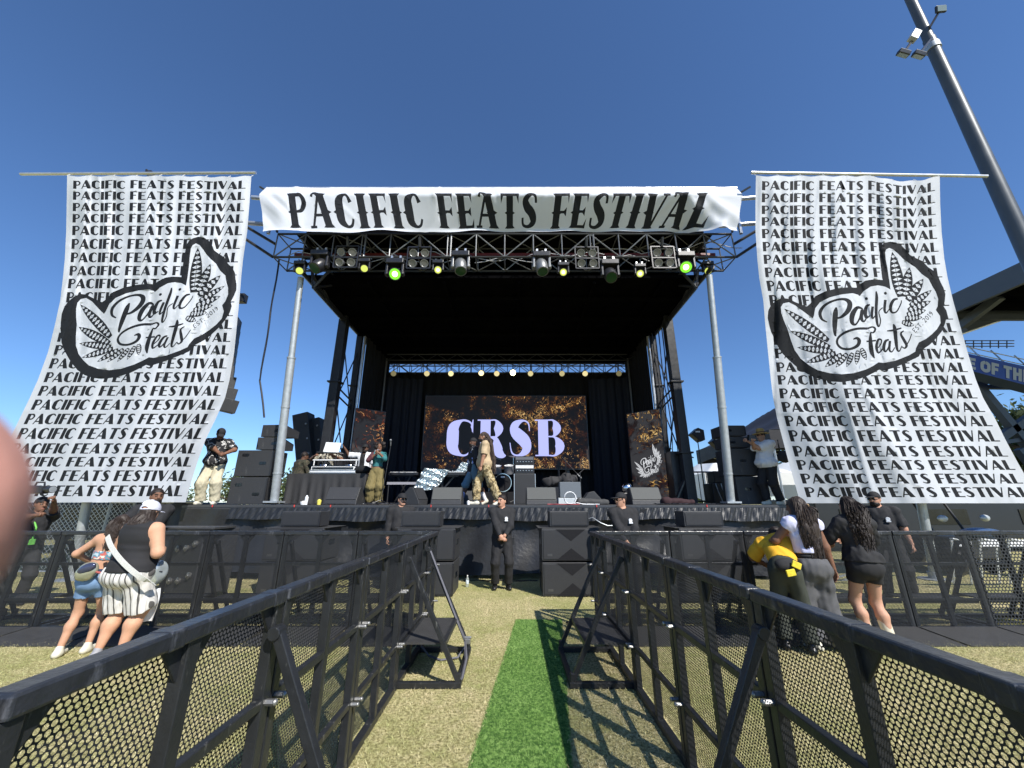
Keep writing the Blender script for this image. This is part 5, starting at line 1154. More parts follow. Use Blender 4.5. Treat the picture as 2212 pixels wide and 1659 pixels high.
for x in (-tw + .1, tw - .1): b = MB(); b.tube((x, .4, 0), (x, .4, .775), .02); b.build('leg', M_dplast, t)
cx = dkx(711, 10.7) - 0; t = thing('dj_console', 'silver-edged flight case with DJ decks on the black table', 'console', (cx, 10.66, DZ + .802))
b = MB(); b.bb(-.62, .62, 0, .55, 0, .10); b.bb(-.60, .60, .02, .53, .10, .19); b.build('case', M_white, t, bevel=.012); b = MB(); b.bb(-.56, .56, -.006, .0, .115, .175); b.bb(-.56, .56, .03, .5, .19, .22); b.build('decks', M_glass, t, bevel=.006)
for z in (.03, .085): MB().bb(-.63, .63, -.012, -.001, z - .008, z + .008).build('metal_trim', M_alu, t)
for q in (-.35, .35): b = MB(); b.lathe([(.0, .03), (.13, .03), (.14, 0)], (q, .28, .222), n=20); b.build('platter', M_chrome, t, smooth=True)
b = MB(); b.tube((-.58, .1, .22), (-.58, .1, .36), .015); b.tube((.58, .1, .22), (.58, .1, .36), .015); b.tube((-.62, .1, .37), (.62, .1, .37), .018); b.build('rail', M_white, t, smooth=True)
t = thing('laptop', 'white-lidded laptop on a stand facing the DJ', 'laptop', (dkx(697, 10.9) + .02, 10.95, DZ + 1.03)); b = MB()
M = Matrix.Rotation(R(-14), 3, 'X') @ Matrix.Rotation(R(3), 3, 'Y'); b.box((0.02, .0, .52), (.44, .015, .29), M); b.build('lid', M_white, t, bevel=.004); b = MB(); b.box((.02, .13, .375), (.44, .28, .02)); b.build('keyboard_half', M_alu, t, bevel=.004)
b = MB(); b.box((-.12, -.012, .44), (.05, .003, .04), M); b.build('sticker', pm('red_sticker', (.5, .06, .05), .5), t); b = MB(); b.box((.03, .026, .64), (.28, .003, .02), M); b.build('sticker', M_ink, t)
b = MB()
for x in (-.15, .15): b.tube((x, .02, .0), (x, .05, .37), .01); b.tube((x, .25, 0), (x, .2, .37), .01)
b.build('stand', M_dplast, t)
t = thing('black_bag', 'black soft bag lying on the right end of the DJ table', 'bag', (dkx(772, 10.7), 10.8, DZ + .803)); f = Field((-.35, -.3, -.05), (.35, .3, .4), .015); f.ell((0, 0, .11), (.25, .18, .12)); f.wrinkle(.008, 30, 3); f.half((0, 0, 0.001), (0, 0, -1)); V, F = f.mesh(); npmesh('bag', V, F, M_drape, t)
# amplifiers
ax = dkx(1134, 11); t = thing('bass_cabinet', 'tall black bass cabinet behind a pale wedge monitor', 'amplifier', (ax, 11, DZ)); b = MB(); b.bb(-.29, .29, 0, .4, 0, .83); b.build('cabinet', M_cab, t, bevel=.012); b = MB(); b.bb(-.26, .26, -.008, 0, .04, .79); b.build('grille', M_grille, t)
for x in (-.29, .29): b = MB(); b.bb(x - .008, x + .008, -.012, .01, .01, .82); b.build('metal_edge', M_alu, t)
for k, (z, h, lab) in enumerate(((.835, .25, 'lower amplifier head with silver front on the bass cabinet'), (1.09, .22, 'upper amplifier head on the bass cabinet stack'))):
    t = thing('amplifier_head', lab, 'amplifier', (ax, 11.02, DZ + z)); b = MB(); b.bb(-.27, .27, 0, .36, 0, h); b.build('case', M_dplast, t, bevel=.01); b = MB(); b.bb(-.25, .25, -.008, 0, h * .55, h * .88); b.build('front_panel', M_white if k == 0 else pm('grey_panel', (.12, .12, .13), .4), t)
    for i in range(6): b = MB(); b.lathe([(.013, 0), (.012, .02), (0, .021)], (-.2 + .08 * i, -.008, h * .3), rot_to((0, -1, 0)), 10); b.build('knob', M_alu, t)
gx = dkx(1233, 10.6); t = thing('guitar_amplifier', 'grey guitar amplifier standing in its pale case tray', 'amplifier', (gx, 10.6, DZ)); b = MB(); b.bb(-.28, .28, 0, .3, .18, .58); b.build('cabinet', pm('grey_amp_cloth', (.13, .15, .17), .8, 0, .2, 40), t, bevel=.015); b = MB(); b.bb(-.33, .33, -.04, .36, 0, .17); b.build('case_tray', pm('pale_case', (.5, .54, .56), .5), t, bevel=.01)
b = MB(); b.path([(-.1, .15, .57), (-.05, .15, .63), (.05, .15, .63), (.1, .15, .57)], .014); b.build('handle', M_dplast, t)
def mic_stand(label, x, Y, h, boom=None, tilt=.0):
    t = thing('microphone_stand', label, 'microphone stand', (dkx(x, Y), Y, DZ)); top = Vector((tilt, 0, h)); b = MB(); b.tube((0, 0, .02), top, .011); b.build('tube', M_dplast, t)
    for a in (90, 210, 330): b = MB(); b.tube((0, 0, .12), (.28 * math.cos(R(a)), .28 * math.sin(R(a)), .01), .009); b.build('foot', M_dplast, t)
    e = top
    if boom: e = top + Vector(boom); b = MB(); b.tube(top - Vector(boom) * .3, e, .008); b.build('boom', M_dplast, t)
    b = MB(); d = (Vector(boom).normalized() if boom else Vector((0, -.3, 1)).normalized()); b.tube(e, e + d * .12, .014, .02); b.ell(e + d * .15, (.032, .032, .036)); b.build('microphone', M_metal, t, smooth=True); return t
mic_stand('black microphone stand right of the singing woman', 823, 10.3, 1.50, tilt=.12); mic_stand('microphone stand with boom leaning over the guitar amplifier', 1256, 10.9, .85, (-.45, -.1, -.35)); mic_stand('tall boom microphone stand beside the drums', 1110, 12.4, 1.2, (-.4, 0, .15)); mic_stand('boom microphone stand beside the rack of guitars', 1225, 12.2, 1.3, (.35, 0, -.4))
# keyboards on their crossed stands
def keyboard(label, x, Y, w, z, foil=False):
    t = thing('keyboard', label, 'keyboard', (dkx(x, Y), Y, DZ)); b = MB(); b.bb(-w / 2, w / 2, 0, .35, z, z + .09); b.build('case', M_dplast, t, bevel=.01); b = MB(); b.bb(-w / 2 + .06, w / 2 - .06, .0, .13, z + .09, z + .105); b.build('keys', M_white, t)
    b = MB(); b.bar((-w * .3, .17, 0), (w * .25, .17, z), .04); b.bar((w * .3, .19, 0), (-w * .25, .19, z), .04); b.bb(-w * .35, w * .35, .05, .35, z - .03, z); b.build('stand', M_dplast, t); return t
t = keyboard('keyboard rig on a crossed stand left of the walking men', 955, 11.6, 1.25, .82)
b = MB(); rg = random.Random(3)
for i in range(14): x = -.5 + i * .075; b.box((x, .12, .935 + .02 * rg.random()), (.035, .05, .03)); 
b.build('knobs', M_alu, t)
t2 = thing('foil_cover', 'crumpled silver cover hanging off the left end of the keyboard rig', 'cover', (dkx(932, 11.5) - .12, 11.5, DZ + .2))
def foil(s, q):
    w = .05 * np.sin(s * 19 + 3 * q) + .04 * np.sin(q * 23 + s * 9) + .03 * np.sin(s * 41 - q * 17); return np.stack([-.32 + .75 * s + .35 * (q - .5), w - .03, .12 + .70 * q * (1 - .25 * s) + .12 * s], 1)
V, F = fold(30, 30, foil); npmesh('cover', V, F, pm('silver_foil', (.62, .70, .73), .28, .7, .2, 12), t2)
t3 = dup(t2, (dkx(1000, 11.9), 11.9, DZ + .82), R(30), 'small crumpled silver cover on the right end of the keyboard rig'); t3.scale = (.6, .6, .5)
keyboard('dark keyboard stand against the back curtain, right of the singer', 866, 13.4, 1.0, .95)
t = thing('keyboard_bench', 'long pale bar on stand behind the singer', 'rail', (dkx(866, 13.0), 13.0, DZ)); b = MB(); b.bb(-.5, .5, 0, .06, .62, .70); b.build('bar', pm('grey_bar', (.3, .3, .34), .5), t); b = MB(); b.tube((-.45, .03, 0), (-.45, .03, .62), .02); b.tube((.45, .03, 0), (.45, .03, .62), .02); b.build('legs', M_dplast, t)
# drums
D0 = Vector((dkx(1086, 13), 13, DZ)); t = thing('drum_riser', 'low black riser under the drum kit', 'platform', D0); b = MB(); b.bb(-1.1, 1.1, -.3, 1.6, 0, .38); b.build('riser', M_drape, t, bevel=.01)
t = thing('drum_kit', 'drum kit with black bass drum head on the riser behind the walking men', 'drum kit', D0 + Vector((0, 0, .38))); M_shell = pm('grey_drum_shell', (.16, .16, .17), .35)
def drum(nm, c, r, h, ax=(0, 0, 1), head=None):
    M = rot_to(ax); b = MB(); b.lathe([(r, -h / 2), (r, h / 2)], c, M, 24); b.build(nm + '_shell', M_shell, t, smooth=True); b = MB(); b.lathe([(0, h / 2 + .004), (r * .97, h / 2 + .003)], c, M, 24); b.build(nm + '_head', head or M_white, t); b = MB(); b.lathe([(r * .97, h / 2), (r * 1.03, h / 2), (r * 1.03, h / 2 + .02), (r * .97, h / 2 + .02), (r * .97, h / 2)], c, M, 24); b.build(nm + '_hoop', M_chrome, t, smooth=True)
drum('bass_drum', Vector((0, 0, .29)), .28, .4, (0, -1, 0), M_drape); b = MB(); b.box((0, -.212, .47), (.12, .004, .05)); b.build('drum_emblem', M_white, t); drum('tom', Vector((-.2, .05, .72)), .15, .22, (0, -.35, 1)); drum('tom', Vector((.2, .05, .72)), .16, .24, (0, -.35, 1)); drum('floor_tom', Vector((.62, .35, .40)), .2, .4); drum('snare', Vector((-.55, .45, .55)), .18, .14)
for (x, y, z, r) in ((-.75, .1, 1.02, .22), (.75, .15, 1.08, .25), (-.45, -.1, .88, .18), (.35, .5, 1.2, .22)):
    b = MB(); b.lathe([(0, .03), (.05, .02), (r, 0), (r, -.004), (0, .02)], (x, y, z), rot_to((.15, -.2, 1)), 24); b.build('cymbal', pm('brass_cymbal', (.5, .42, .2), .3, .9), t, smooth=True); b = MB(); b.tube((x, y, 0), (x, y, z), .012); b.build('cymbal_stand', M_chrome, t)
# guitar rack, soft case, cables, bottles and other small things on the deck
t = thing('guitar_rack', 'dark covered rack of gear behind the guitar amplifier', 'rack', (dkx(1210, 12.4), 12.4, DZ)); f = Field((-.8, -.3, 0), (.8, .4, 1.2), .025); f.ell((-.25, 0, .68), (.3, .2, .16)); f.ell((.25, 0, .74), (.3, .2, .2)); f.wrinkle(.03, 22, 3); V, F = f.mesh(); npmesh('cover', V, F, pm('charcoal_cloth', (.035, .034, .036), .9), t); b = MB(); b.bb(-.6, .6, 0, .3, .02, .52); b.tube((0, .1, .5), (0, .1, 1.15), .03); b.build('rack', M_dplast, t)
t = thing('gig_bag', 'long black soft instrument bag lying on the deck by the guitar amplifier', 'bag', (dkx(1280, 9.9), 9.9, DZ)); f = Field((-.5, -.25, -.02), (.5, .25, .25), .015); f.cone((-.33, 0, .07), (.33, 0, .06), .09, .07); f.wrinkle(.006, 35, 2); f.half((0, 0, .003), (0, 0, -1)); V, F = f.mesh(); npmesh('bag', V, F, pm('grey_bag', (.05, .05, .05), .8), t)
t = thing('monitor_case', 'dark tilted case on the deck right of the guitar amplifier', 'case', (dkx(1276, 10.4), 10.4, DZ)); b = MB(); b.prism([(-.28, 0), (.28, 0), (.28, .14), (.1, .34), (-.05, .30)], Matrix.Rotation(R(90), 4, 'X'), -.35); b.build('case', M_cab, t, bevel=.01)
t = thing('cable_coil', 'white coiled cable lying at the stage front', 'cable', (dkx(1232, 9.66), 9.66, DZ)); b = MB()
for k in range(3): b.path([(.14 * math.cos(a) , .04 * k + .02 * math.sin(a * 2), .16 + .14 * math.sin(a)) for a in np.linspace(0, 6.28, 20)], .012, 6)
b.path([(.14, 0, .05), (.3, -.02, .015), (.5, .05, .012), (.7, .0, .012)], .012); b.build('coil', M_white, t, smooth=True)
t = thing('red_cable', 'dark red cable lying along the stage front', 'cable', (dkx(1200, 9.6), 9.6, DZ)); b = MB(); b.path([(-.2 + .06 * i, .03 * math.sin(i * 1.1), .012) for i in range(14)], .014, 6); b.build('cable', pm('red_rubber', (.28, .03, .04), .6), t, smooth=True)
rg = random.Random(12)
t = thing('cable_tangle', 'tangle of dark cables on the deck before the DJ table', 'cable', (dkx(680, 9.7), 9.7, DZ)); b = MB()
for k in range(9):
    x0_ = rg.uniform(-1.2, 1.0); b.path([(x0_ + .09 * i, rg.uniform(-.05, .25), .012 + .015 * rg.random()) for i in range(9)], .010, 5)
b.build('cables', M_dplast, t, smooth=True)
t = dup(t, (dkx(830, 9.75), 9.75, DZ), R(170), 'tangle of dark cables on the deck round the singer\'s feet'); t.scale = (.5, .6, 1.4)
t = dup(t, (dkx(1500, 9.7), 9.7, DZ), R(10), 'tangle of dark cables on the deck right of the right tower'); t.scale = (.9, .6, 1.2)
for nm, lab, x, Y, col, r, h in (('cup', 'yellow paper cup left standing on the stage front', 690, 9.62, (.75, .66, .12), .05, .13), ('bottle', 'clear-white bottle standing on the deck before the DJ table', 662, 9.66, (.8, .82, .84), .04, .22), ('roll_of_tape', 'white roll left on the deck before the DJ table', 657, 9.68, (.85, .85, .82), .08, .09), ('cup', 'white cup on the deck behind the wedge at stage centre', 1012, 9.62, (.8, .8, .8), .04, .1)):
    t = thing(nm, lab, nm.split('_')[0], (dkx(x, Y), Y, DZ)); b = MB(); b.lathe([(r * .8, 0), (r, h * .6), (r, h * .8), (r * .5, h * .9), (r * .45, h)], (0, 0, 0), n=14); b.build('body', pm(lab[:14].replace(' ', '_'), col, .4), t, smooth=True)
for i, x in enumerate((462, 638, 716, 932, 1056, 1288, 1525)):
    o = MB(); o.bb(-.010, .010, -.012, .0, -.03, .022); ob = o.build('red_tape_mark', pm('red_tape', (.65, .06, .05), .5), loc=(dkx(x, SF - .02), SF - .02, DZ - .02)); tag(ob, 'small red tape mark hanging over the stage edge', 'tape mark', 'red marks along the stage edge')
t = thing('floor_light', 'small chrome light on the deck at the foot of the right LED panel', 'stage light', (dkx(1357, 10.6), 10.6, DZ)); b = MB(); b.bb(-.15, .15, -.12, .12, 0, .3); b.build('base', M_dplast, t, bevel=.02); b = MB(); b.ell((0, 0, .42), (.14, .12, .13)); b.build('lamp_head', M_chrome, t, smooth=True)
t = thing('red_bag', 'dark red bag on the deck at the foot of the right tower', 'bag', (dkx(1462, 9.8), 9.8, DZ)); f = Field((-.6, -.25, -.02), (.6, .25, .35), .02); f.cone((-.3, 0, .08), (.35, 0, .06), .10, .07); f.wrinkle(.01, 25, 4); f.half((0, 0, .003), (0, 0, -1)); V, F = f.mesh(); npmesh('bag', V, F, pm('maroon_cloth', (.03, .010, .013), .85), t)
t = thing('stage_railing', 'black barred safety railing at the right edge of the stage', 'railing', (dkx(1520, 13), 13, DZ))
for z in (.1, 1.02): MB().tube((-.62, 0, z), (.62, 0, z), .025).build('rail', M_dplast, t)
for i in range(10): MB().tube((-.6 + .133 * i, 0, .1), (-.6 + .133 * i, 0, 1.02), .013).build('bar', M_dplast, t)
for x in (-.62, .62): MB().tube((x, 0, 0), (x, 0, 1.05), .028).build('post', M_dplast, t)
for x, y, o in ((1505, 938, 'left'), (1548, 955, 'right')):
    c = at(x, y, 12.4); t = thing('work_light', '%s of two hooded lights on thin stands right of the stage' % o, 'lamp', (c.x, 12.4, DZ)); hh = c.z - DZ
    MB().tube((0, 0, 0), (0, 0, hh - .1), .016).build('stand', M_dplast, t); b = MB(); b.prism([(-.22, .0), (.05, -.26), (.20, -.2), (.2, .12), (.02, .2)], Matrix.Translation((0, -.12, hh)) @ Matrix.Rotation(R(90), 4, 'X'), -.3); b.build('hood', M_dplast, t, bevel=.02); b = MB(); b.box((-.02, -.13, hh + .06), (.14, .01, .05)); b.build('bulb', M_white, t)
t = thing('equipment_case', 'black equipment cases stacked right of the stage railing', 'case', (dkx(1572, 12), 12, DZ)); b = MB(); b.bb(-.40, .40, 0, .6, 0, .62); b.build('case', M_dplast, t, bevel=.02); b = MB(); b.bb(-.28, .35, .05, .5, .63, .98); b.build('upper_case', M_dplast, t, bevel=.02)
for k in range(5): b = MB(); b.path([(-.3 + .16 * k, -.02, .6), (-.28 + .16 * k, -.06, .4), (-.2 + .14 * k, -.12, .02)], .012); b.build('cable', M_galv, t)
t = thing('water_bottle', 'clear water bottle standing on the grass near the guard', 'bottle', gnd(1009, 1268)); M_pet = pm('clear_plastic', (.75, .82, .86), .1); M_pet.node_tree.nodes['Principled BSDF'].inputs['Transmission Weight'].default_value = .75
b = MB(); b.lathe([(.03, 0), (.032, .02), (.032, .13), (.028, .155), (.012, .19), (.012, .20)], (0, 0, 0), n=14); b.build('bottle', M_pet, t, smooth=True); b = MB(); b.lathe([(.032, .06), (.0325, .062), (.0325, .12), (.032, .122)], (0, 0, 0.0), n=14); b.build('label_band', pm('pale_label', (.6, .68, .75), .5), t, smooth=True); b = MB(); b.lathe([(.014, .195), (.014, .215), (0, .216)], (0, 0, 0), n=12); b.build('cap', M_white, t)
t = thing('power_cable', 'bundle of black cables on the grass from the right barriers to the turf end', 'cable', (1.0, 6.0, 0)); b = MB()
for k in range(6): b.path([(-.25 + .02 * k, .05 * math.sin(k * 2.) + .06, .02), (-.05, .03 * k - .1, .025), (.15, -.1 + .05 * math.sin(k), .03), (.45, .25 + .05 * k, .03), (.8, .9 + .04 * k, .02)], .011, 5)
b.build('cables', M_dplast, t, smooth=True)
# ------------------------------------------------------------------ beyond the stage: mast, stand, tents, trees, fence, vehicles
base = Vector((12.72, 8.1, 0)); t = thing('floodlight_mast', 'tall tapering steel mast with small floodlights at upper right', 'mast', base); M_mast = pm('painted_mast', (.085, .095, .105), .42, .35, .15, 3)
b = MB(); b.tube((0, 0, 0), (0, 0, 15.1), .205, .145, 28); b.build('lower_tube', M_mast, t, smooth=True); b = MB(); b.tube((0, 0, 15.05), (0, 0, 21), .128, .10, 28); b.build('upper_tube', M_mast, t, smooth=True); b = MB(); b.lathe([(.5, 0), (.5, .05), (.28, .06)], (0, 0, 0), n=24); b.build('base_plate', M_mast, t)
b = MB(); b.lathe([(.147, -.1), (.172, -.1), (.172, .1), (.147, .1), (.147, -.1)], (0, 0, 14.75), n=24); b.build('collar', M_galv, t, smooth=True)
for k, (x, y, ax_, ay, fx) in enumerate(((2032, 20, 2008, 60, .25), (1952, 115, 1985, 65, -.2), (1985, 118, 2012, 82, .0))):
    e = at(x, y, 7.7) - base; a = at(ax_, ay, 7.9) - base; b = MB(); b.bar(a, e, .06, .05); b.build('bracket', M_dplast, t); M = Matrix.Rotation(R(25 if k else -8), 3, 'Y') @ Matrix.Rotation(R(20), 3, 'X'); b = MB(); b.box(e, (.30, .16, .13) if k else (.32, .07, .2), M); b.build('floodlight', M_dplast, t, bevel=.02); b = MB(); b.box(e + M @ Vector((0, -.038 if not k else 0, 0 if not k else -.067)), (.28, .01, .16) if not k else (.25, .12, .01), M); b.build('floodlight_glass', pm('pale_glass', (.22, .27, .27), .15), t)
b = MB(); b.box(at(1975, 78, 7.75) - base, (.2, .16, .4), Matrix.Rotation(R(35), 3, 'Y')); b.build('driver_box', M_galv, t, bevel=.01)
# stadium stand
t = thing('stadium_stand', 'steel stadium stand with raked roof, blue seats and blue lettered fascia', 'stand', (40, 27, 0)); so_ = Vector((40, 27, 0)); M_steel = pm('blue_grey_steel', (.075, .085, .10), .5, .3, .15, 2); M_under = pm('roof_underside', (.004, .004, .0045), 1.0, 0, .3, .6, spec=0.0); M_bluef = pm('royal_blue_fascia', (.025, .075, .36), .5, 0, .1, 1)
E = Vector((38.6, 30, 18.3)); b = MB(); b.bb(36.9, 37.2, -10, 30, 17.0, 18.35); b.build('roof_fascia', M_steel, t, so_) if False else None
def sb(b, n, m, **k): return b.build(n, m, t, so_, **k)
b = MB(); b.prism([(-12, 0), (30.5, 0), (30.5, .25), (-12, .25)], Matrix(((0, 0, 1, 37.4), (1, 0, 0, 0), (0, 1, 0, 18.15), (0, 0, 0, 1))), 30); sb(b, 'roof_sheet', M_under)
b = MB(); b.bb(37.2, 37.5, -12, 30.7, 16.9, 18.45); b.bb(37.5, 70, 30.4, 30.7, 16.9, 18.45); sb(b, 'roof_edge_beam', M_steel)
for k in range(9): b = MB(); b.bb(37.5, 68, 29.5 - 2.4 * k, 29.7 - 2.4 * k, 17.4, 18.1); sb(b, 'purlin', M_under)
pts = [(2155, 640), (2076, 706)]; a, c = at(2160, 640, 27.5), at(2076, 704, 30.5); b = MB(); b.bar(a, c, .5, .6); sb(b, 'strut', M_steel)
b = MB(); b.bar(at(2075, 708, 31), at(2260, 650, 31), .7, .9); sb(b, 'strut', M_steel); b = MB(); b.tube(at(2075, 722, 31), at(2260, 658, 31), .09); sb(b, 'handrail', M_alu)
b = MB()
for y in (736, 742, 748): b.tube(at(2070, y, 33), at(2190, y, 33), .05)
for x in range(2085, 2190, 18): b.tube(at(x, 735, 33), at(x, 752, 33), .04)
sb(b, 'walkway_rail', M_steel)
A, B_, C_, D_ = at(2060, 757, 30), at(2290, 808, 30), at(2290, 852, 30), at(2060, 792, 30)
b = MB(); th = Vector((0, .4, 0)); b.add([A, B_, C_, D_, A + th, B_ + th, C_ + th, D_ + th], [(0, 3, 2, 1), (4, 5, 6, 7), (0, 1, 5, 4), (1, 2, 6, 5), (2, 3, 7, 6), (3, 0, 4, 7)]); sb(b, 'lettered_fascia', M_bluef)
b = MB(); b.add([D_ - Vector((0, .05, 0)), C_ - Vector((0, .05, 0)), C_ + Vector((0, .5, -.45)), D_ + Vector((0, .5, -.45)), D_ + Vector((0, .5, 0)), C_ + Vector((0, .5, 0))], [(0, 1, 2, 3), (3, 2, 5, 4)]); sb(b, 'fascia_underside', M_steel)
ps, w = text2d(BLOCK, 'HOME OF THE', .09, .30); b = MB(); u0, un = A.lerp(D_, .90), A.lerp(D_, .22)
for p, s_ in ps:
    pp = []
    for x, y in p:
        fx = .252 + (x - 3.88) * .1124; q0 = D_.lerp(C_, fx); q1 = A.lerp(B_, fx); pp.append(q0.lerp(q1, .13 + .66 * y) + Vector((0, -.03, 0)))
    if max((q.x for q in pp)) > A.x - .2: b.add(pp, [tuple(range(len(pp)))])
sb(b, 'sign_letters', pm('grey_white_lettering', (.50, .52, .54), .6))
M_seat = pm('blue_seats', (.02, .05, .14), .5, 0, .5, 2.5)
b = MB(); n = 7
for k in range(n):
    o = Vector((0, 1.0 + k * .9, .10 + .42 * k)); b.add([A + o, B_ + o, B_ + o + Vector((0, .8, 0)), A + o + Vector((0, .8, 0)), A + o + Vector((0, 0, -.4)), B_ + o + Vector((0, 0, -.4))], [(0, 1, 2, 3), (4, 5, 1, 0)])
sb(b, 'seat_rows', M_seat)
b = MB()
for fx in (.1, .32, .55, .78): p = A.lerp(B_, fx); b.tube(p + Vector((0, .3, -.1)), p + Vector((-.25, .8, 1.5)), .05)
for z in (.55, 1.1): b.tube(A + Vector((0, .6, z)), B_ + Vector((0, .6, z)), .04)
sb(b, 'glass_rail', M_alu)
for p, q, w_ in (((2085, 800), (2300, 1060), .55), ((2300, 850), (2095, 990), .55), ((2118, 836), (2300, 838), .35), ((2118, 836), (2150, 815), .2), ((2200, 970), (2290, 1080), .5), ((2125, 962), (2300, 935), .3)):
    b = MB(); b.bar(at(*p, 31.5), at(*q, 31.5), w_, w_); sb(b, 'raker_beam', M_steel)
for x in (40, 52): b = MB(); b.bar((x, 33.5, 0), (x, 33.5, 17.2), .6, .6); sb(b, 'column', M_steel)
# trees
M_leaf = [pm('leaf_%d' % i, c, .7, 0, .3, 1.5, trans=.25) for i, c in enumerate(((.075, .10, .03), (.10, .125, .04), (.05, .075, .025)))]; M_bark = pm('bark', (.11, .08, .06), .9, 0, .3, 5, .4, 20)
def tree(label, x, y, h, w, seed, n=2600, lf=.018):
    rg = np.random.RandomState(seed); t = thing('tree', label, 'tree', (x, y, 0), 0, 'trees behind the stadium stand'); b = MB(); b.path([(0, 0, 0), (.1, 0, h * .3), (0, .1, h * .6), (.1, 0, h * .9)], [w * .06, w * .045, w * .03, .03], 8)
    for i in range(9): a = rg.uniform(0, 6.28); z = h * rg.uniform(.25, .7); b.path([(0, 0, z), (math.cos(a) * w * .2, math.sin(a) * w * .2, z + h * .08), (math.cos(a) * w * .42, math.sin(a) * w * .42, z + h * .18)], [w * .02, w * .014, w * .006], 5)
    b.build('trunk', M_bark, t, smooth=True)
    cl = [(rg.normal(0, w * .22), rg.normal(0, w * .22), h * rg.uniform(.3, .95)) for _ in range(34)]; V = []; F = []; mi = []
    for c in cl:
        k = (1.15 - c[2] / h) ** .5; r = w * .17 * rg.uniform(.7, 1.2)
        for _ in range(n // 34):
            p = np.array((c[0] * k, c[1] * k, c[2])) + rg.normal(0, 1, 3) * r * .6; d = rg.normal(size=3); e = np.cross(d, rg.normal(size=3)); s = h * lf * rg.uniform(.6, 1.3); d = d / np.linalg.norm(d) * s * 1.6; e = e / np.linalg.norm(e) * s
            o = len(V); V += [p - d, p + e * .7, p + d, p - e * .7]; F.append((o, o + 1, o + 2, o + 3)); mi.append(rg.randint(3))
    npmesh('crown', V, F, M_leaf, t, mi, smooth=False)
for k, (x, Y, top, w_, lab) in enumerate(((2150, 50, 905, 9, 'leafy tree beside the raker beams of the stand'), (2205, 47, 880, 10, 'larger leafy tree at the right edge behind the stand'), (2180, 60, 930, 12, 'dark low tree between two others behind the stand'), (1715, 60, 955, 10, 'small leafy tree seen past the man in straw hat'))):
    p = at(x, top, Y); tree(lab, p.x, Y, p.z, w_, k)
for k, x in enumerate((-75, -62, -52, -44, -33, -20, 24, 34, 47)): tree('distant tree in the tree line behind the stage, %s from the left' % ('first', 'second', 'third', 'fourth', 'fifth', 'sixth', 'seventh', 'eighth', 'ninth')[k], x, 85 + 6 * (k % 3), 6.0 + (k * 37 % 5) * .5, 13, 20 + k, 1500, .045)
# tents
def canopy(label, c, wx, wy, eave, peak, mat, val=.55):
    t = thing('canopy_tent', label, 'tent', (c[0], c[1], 0)); hx, hy = wx / 2, wy / 2
    def sf(s, q):
        x = (s * 2 - 1); y = (q * 2 - 1); m = np.maximum(abs(x), abs(y)); r = (1 - m); z = eave + (peak - eave) * (r ** 1.25) - .16 * np.sin(np.minimum(1, m) * np.pi) * 0; z = z + .06 * np.sin(x * 9) * np.sin(y * 7); return np.stack([x * hx, y * hy, z], 1)
    V, F = fold(41, 41, sf); npmesh('roof', V, F, mat, t)
    for sx, sy, dx, dy in ((-1, -1, 1, 0), (-1, 1, 1, 0), (-1, -1, 0, 1), (1, -1, 0, 1)):
        def sv(s, q): return np.stack([sx * hx + dx * wx * s, sy * hy + dy * wy * s, eave + .01 - val * q * (1 - .25 * np.sin(s * 3.14)) + 0 * s], 1)
        V, F = fold(16, 4, sv); npmesh('valance', V, F, mat, t)
    for sx in (-1, 1):
        for sy in (-1, 1): MB().tube((sx * hx * .97, sy * hy * .97, 0), (sx * hx * .97, sy * hy * .97, eave), .04).build('leg', M_alu, t)
    b = MB()
    for sy in (-1, 1):
        for i in range(6): x = -hx + wx * i / 6; b.bar((x, sy * hy * .97, eave - .6), (x + wx / 6, sy * hy * .97, eave - .1), .04); b.bar((x, sy * hy * .97, eave - .1), (x + wx / 6, sy * hy * .97, eave - .6), .04)
    b.build('scissor_frame', M_alu, t)
pk = at(1690, 850, 18.5); canopy('black canopy tent beside the stage, behind the man in straw hat', (pk.x + 1.0, 18.5), 8.4, 6.4, 4.4, 7.1, pm('black_tent_cloth', (.010, .009, .012), .6, 0, .2, 3, .2, 10), .75)
pk = at(1560, 968, 26); canopy('white canopy tent seen between the stage tower and the black tent', (pk.x, 26), 5.6, 5.6, 3.3, pk.z, pm('white_tent_cloth', (.82, .84, .86), .6, 0, .05, 2, trans=.25), 1.7)
pk = at(1700, 960, 27); canopy('white canopy tent behind the man in straw hat', (pk.x + 1.2, 27), 6.0, 6, 3.4, pk.z - .5, MATS['white_tent_cloth'], 1.4)
t = thing('equipment_trailer', 'long dark trailer parked beyond the right banner', 'trailer', (15.5, 14.0, 0)); b = MB(); b.bb(-5, 6, 0, 2.4, .45, 1.72); b.build('body', pm('dark_trailer_paint', (.018, .019, .022), .35), t, bevel=.04)
for x in (-3.2, -2.3, 3.5): b = MB(); b.lathe([(.2, -.12), (.42, -.12), (.45, 0), (.42, .12), (.2, .12)], (x, .1, .45), rot_to((0, 1, 0)), 20); b.build('wheel', M_dplast, t, smooth=True)
for x in (-4.2, -1.2, 2.0): b = MB(); b.bb(x, x + 1.4, -.02, 0, .9, 1.4); b.build('side_window', M_glass, t)
p = at(2103, 1122, 9.6); t = thing('utility_cart', 'small utility cart with blue bonnet parked behind the right barriers', 'cart', (p.x, 9.6, 0), R(15)); b = MB(); b.bb(-.6, .7, 0, 2.2, .35, .85); b.build('body', M_dplast, t, bevel=.06)
f = Field((-.6, -.5, .7), (.9, .7, 1.35), .025); f.ell((.1, 0, .92), (.42, .35, .13)); f.half((0, 0, .86), (0, 0, -1)); V, F = f.mesh(); npmesh('bonnet', V, F, pm('blue_bonnet', (.06, .11, .22), .3), t)
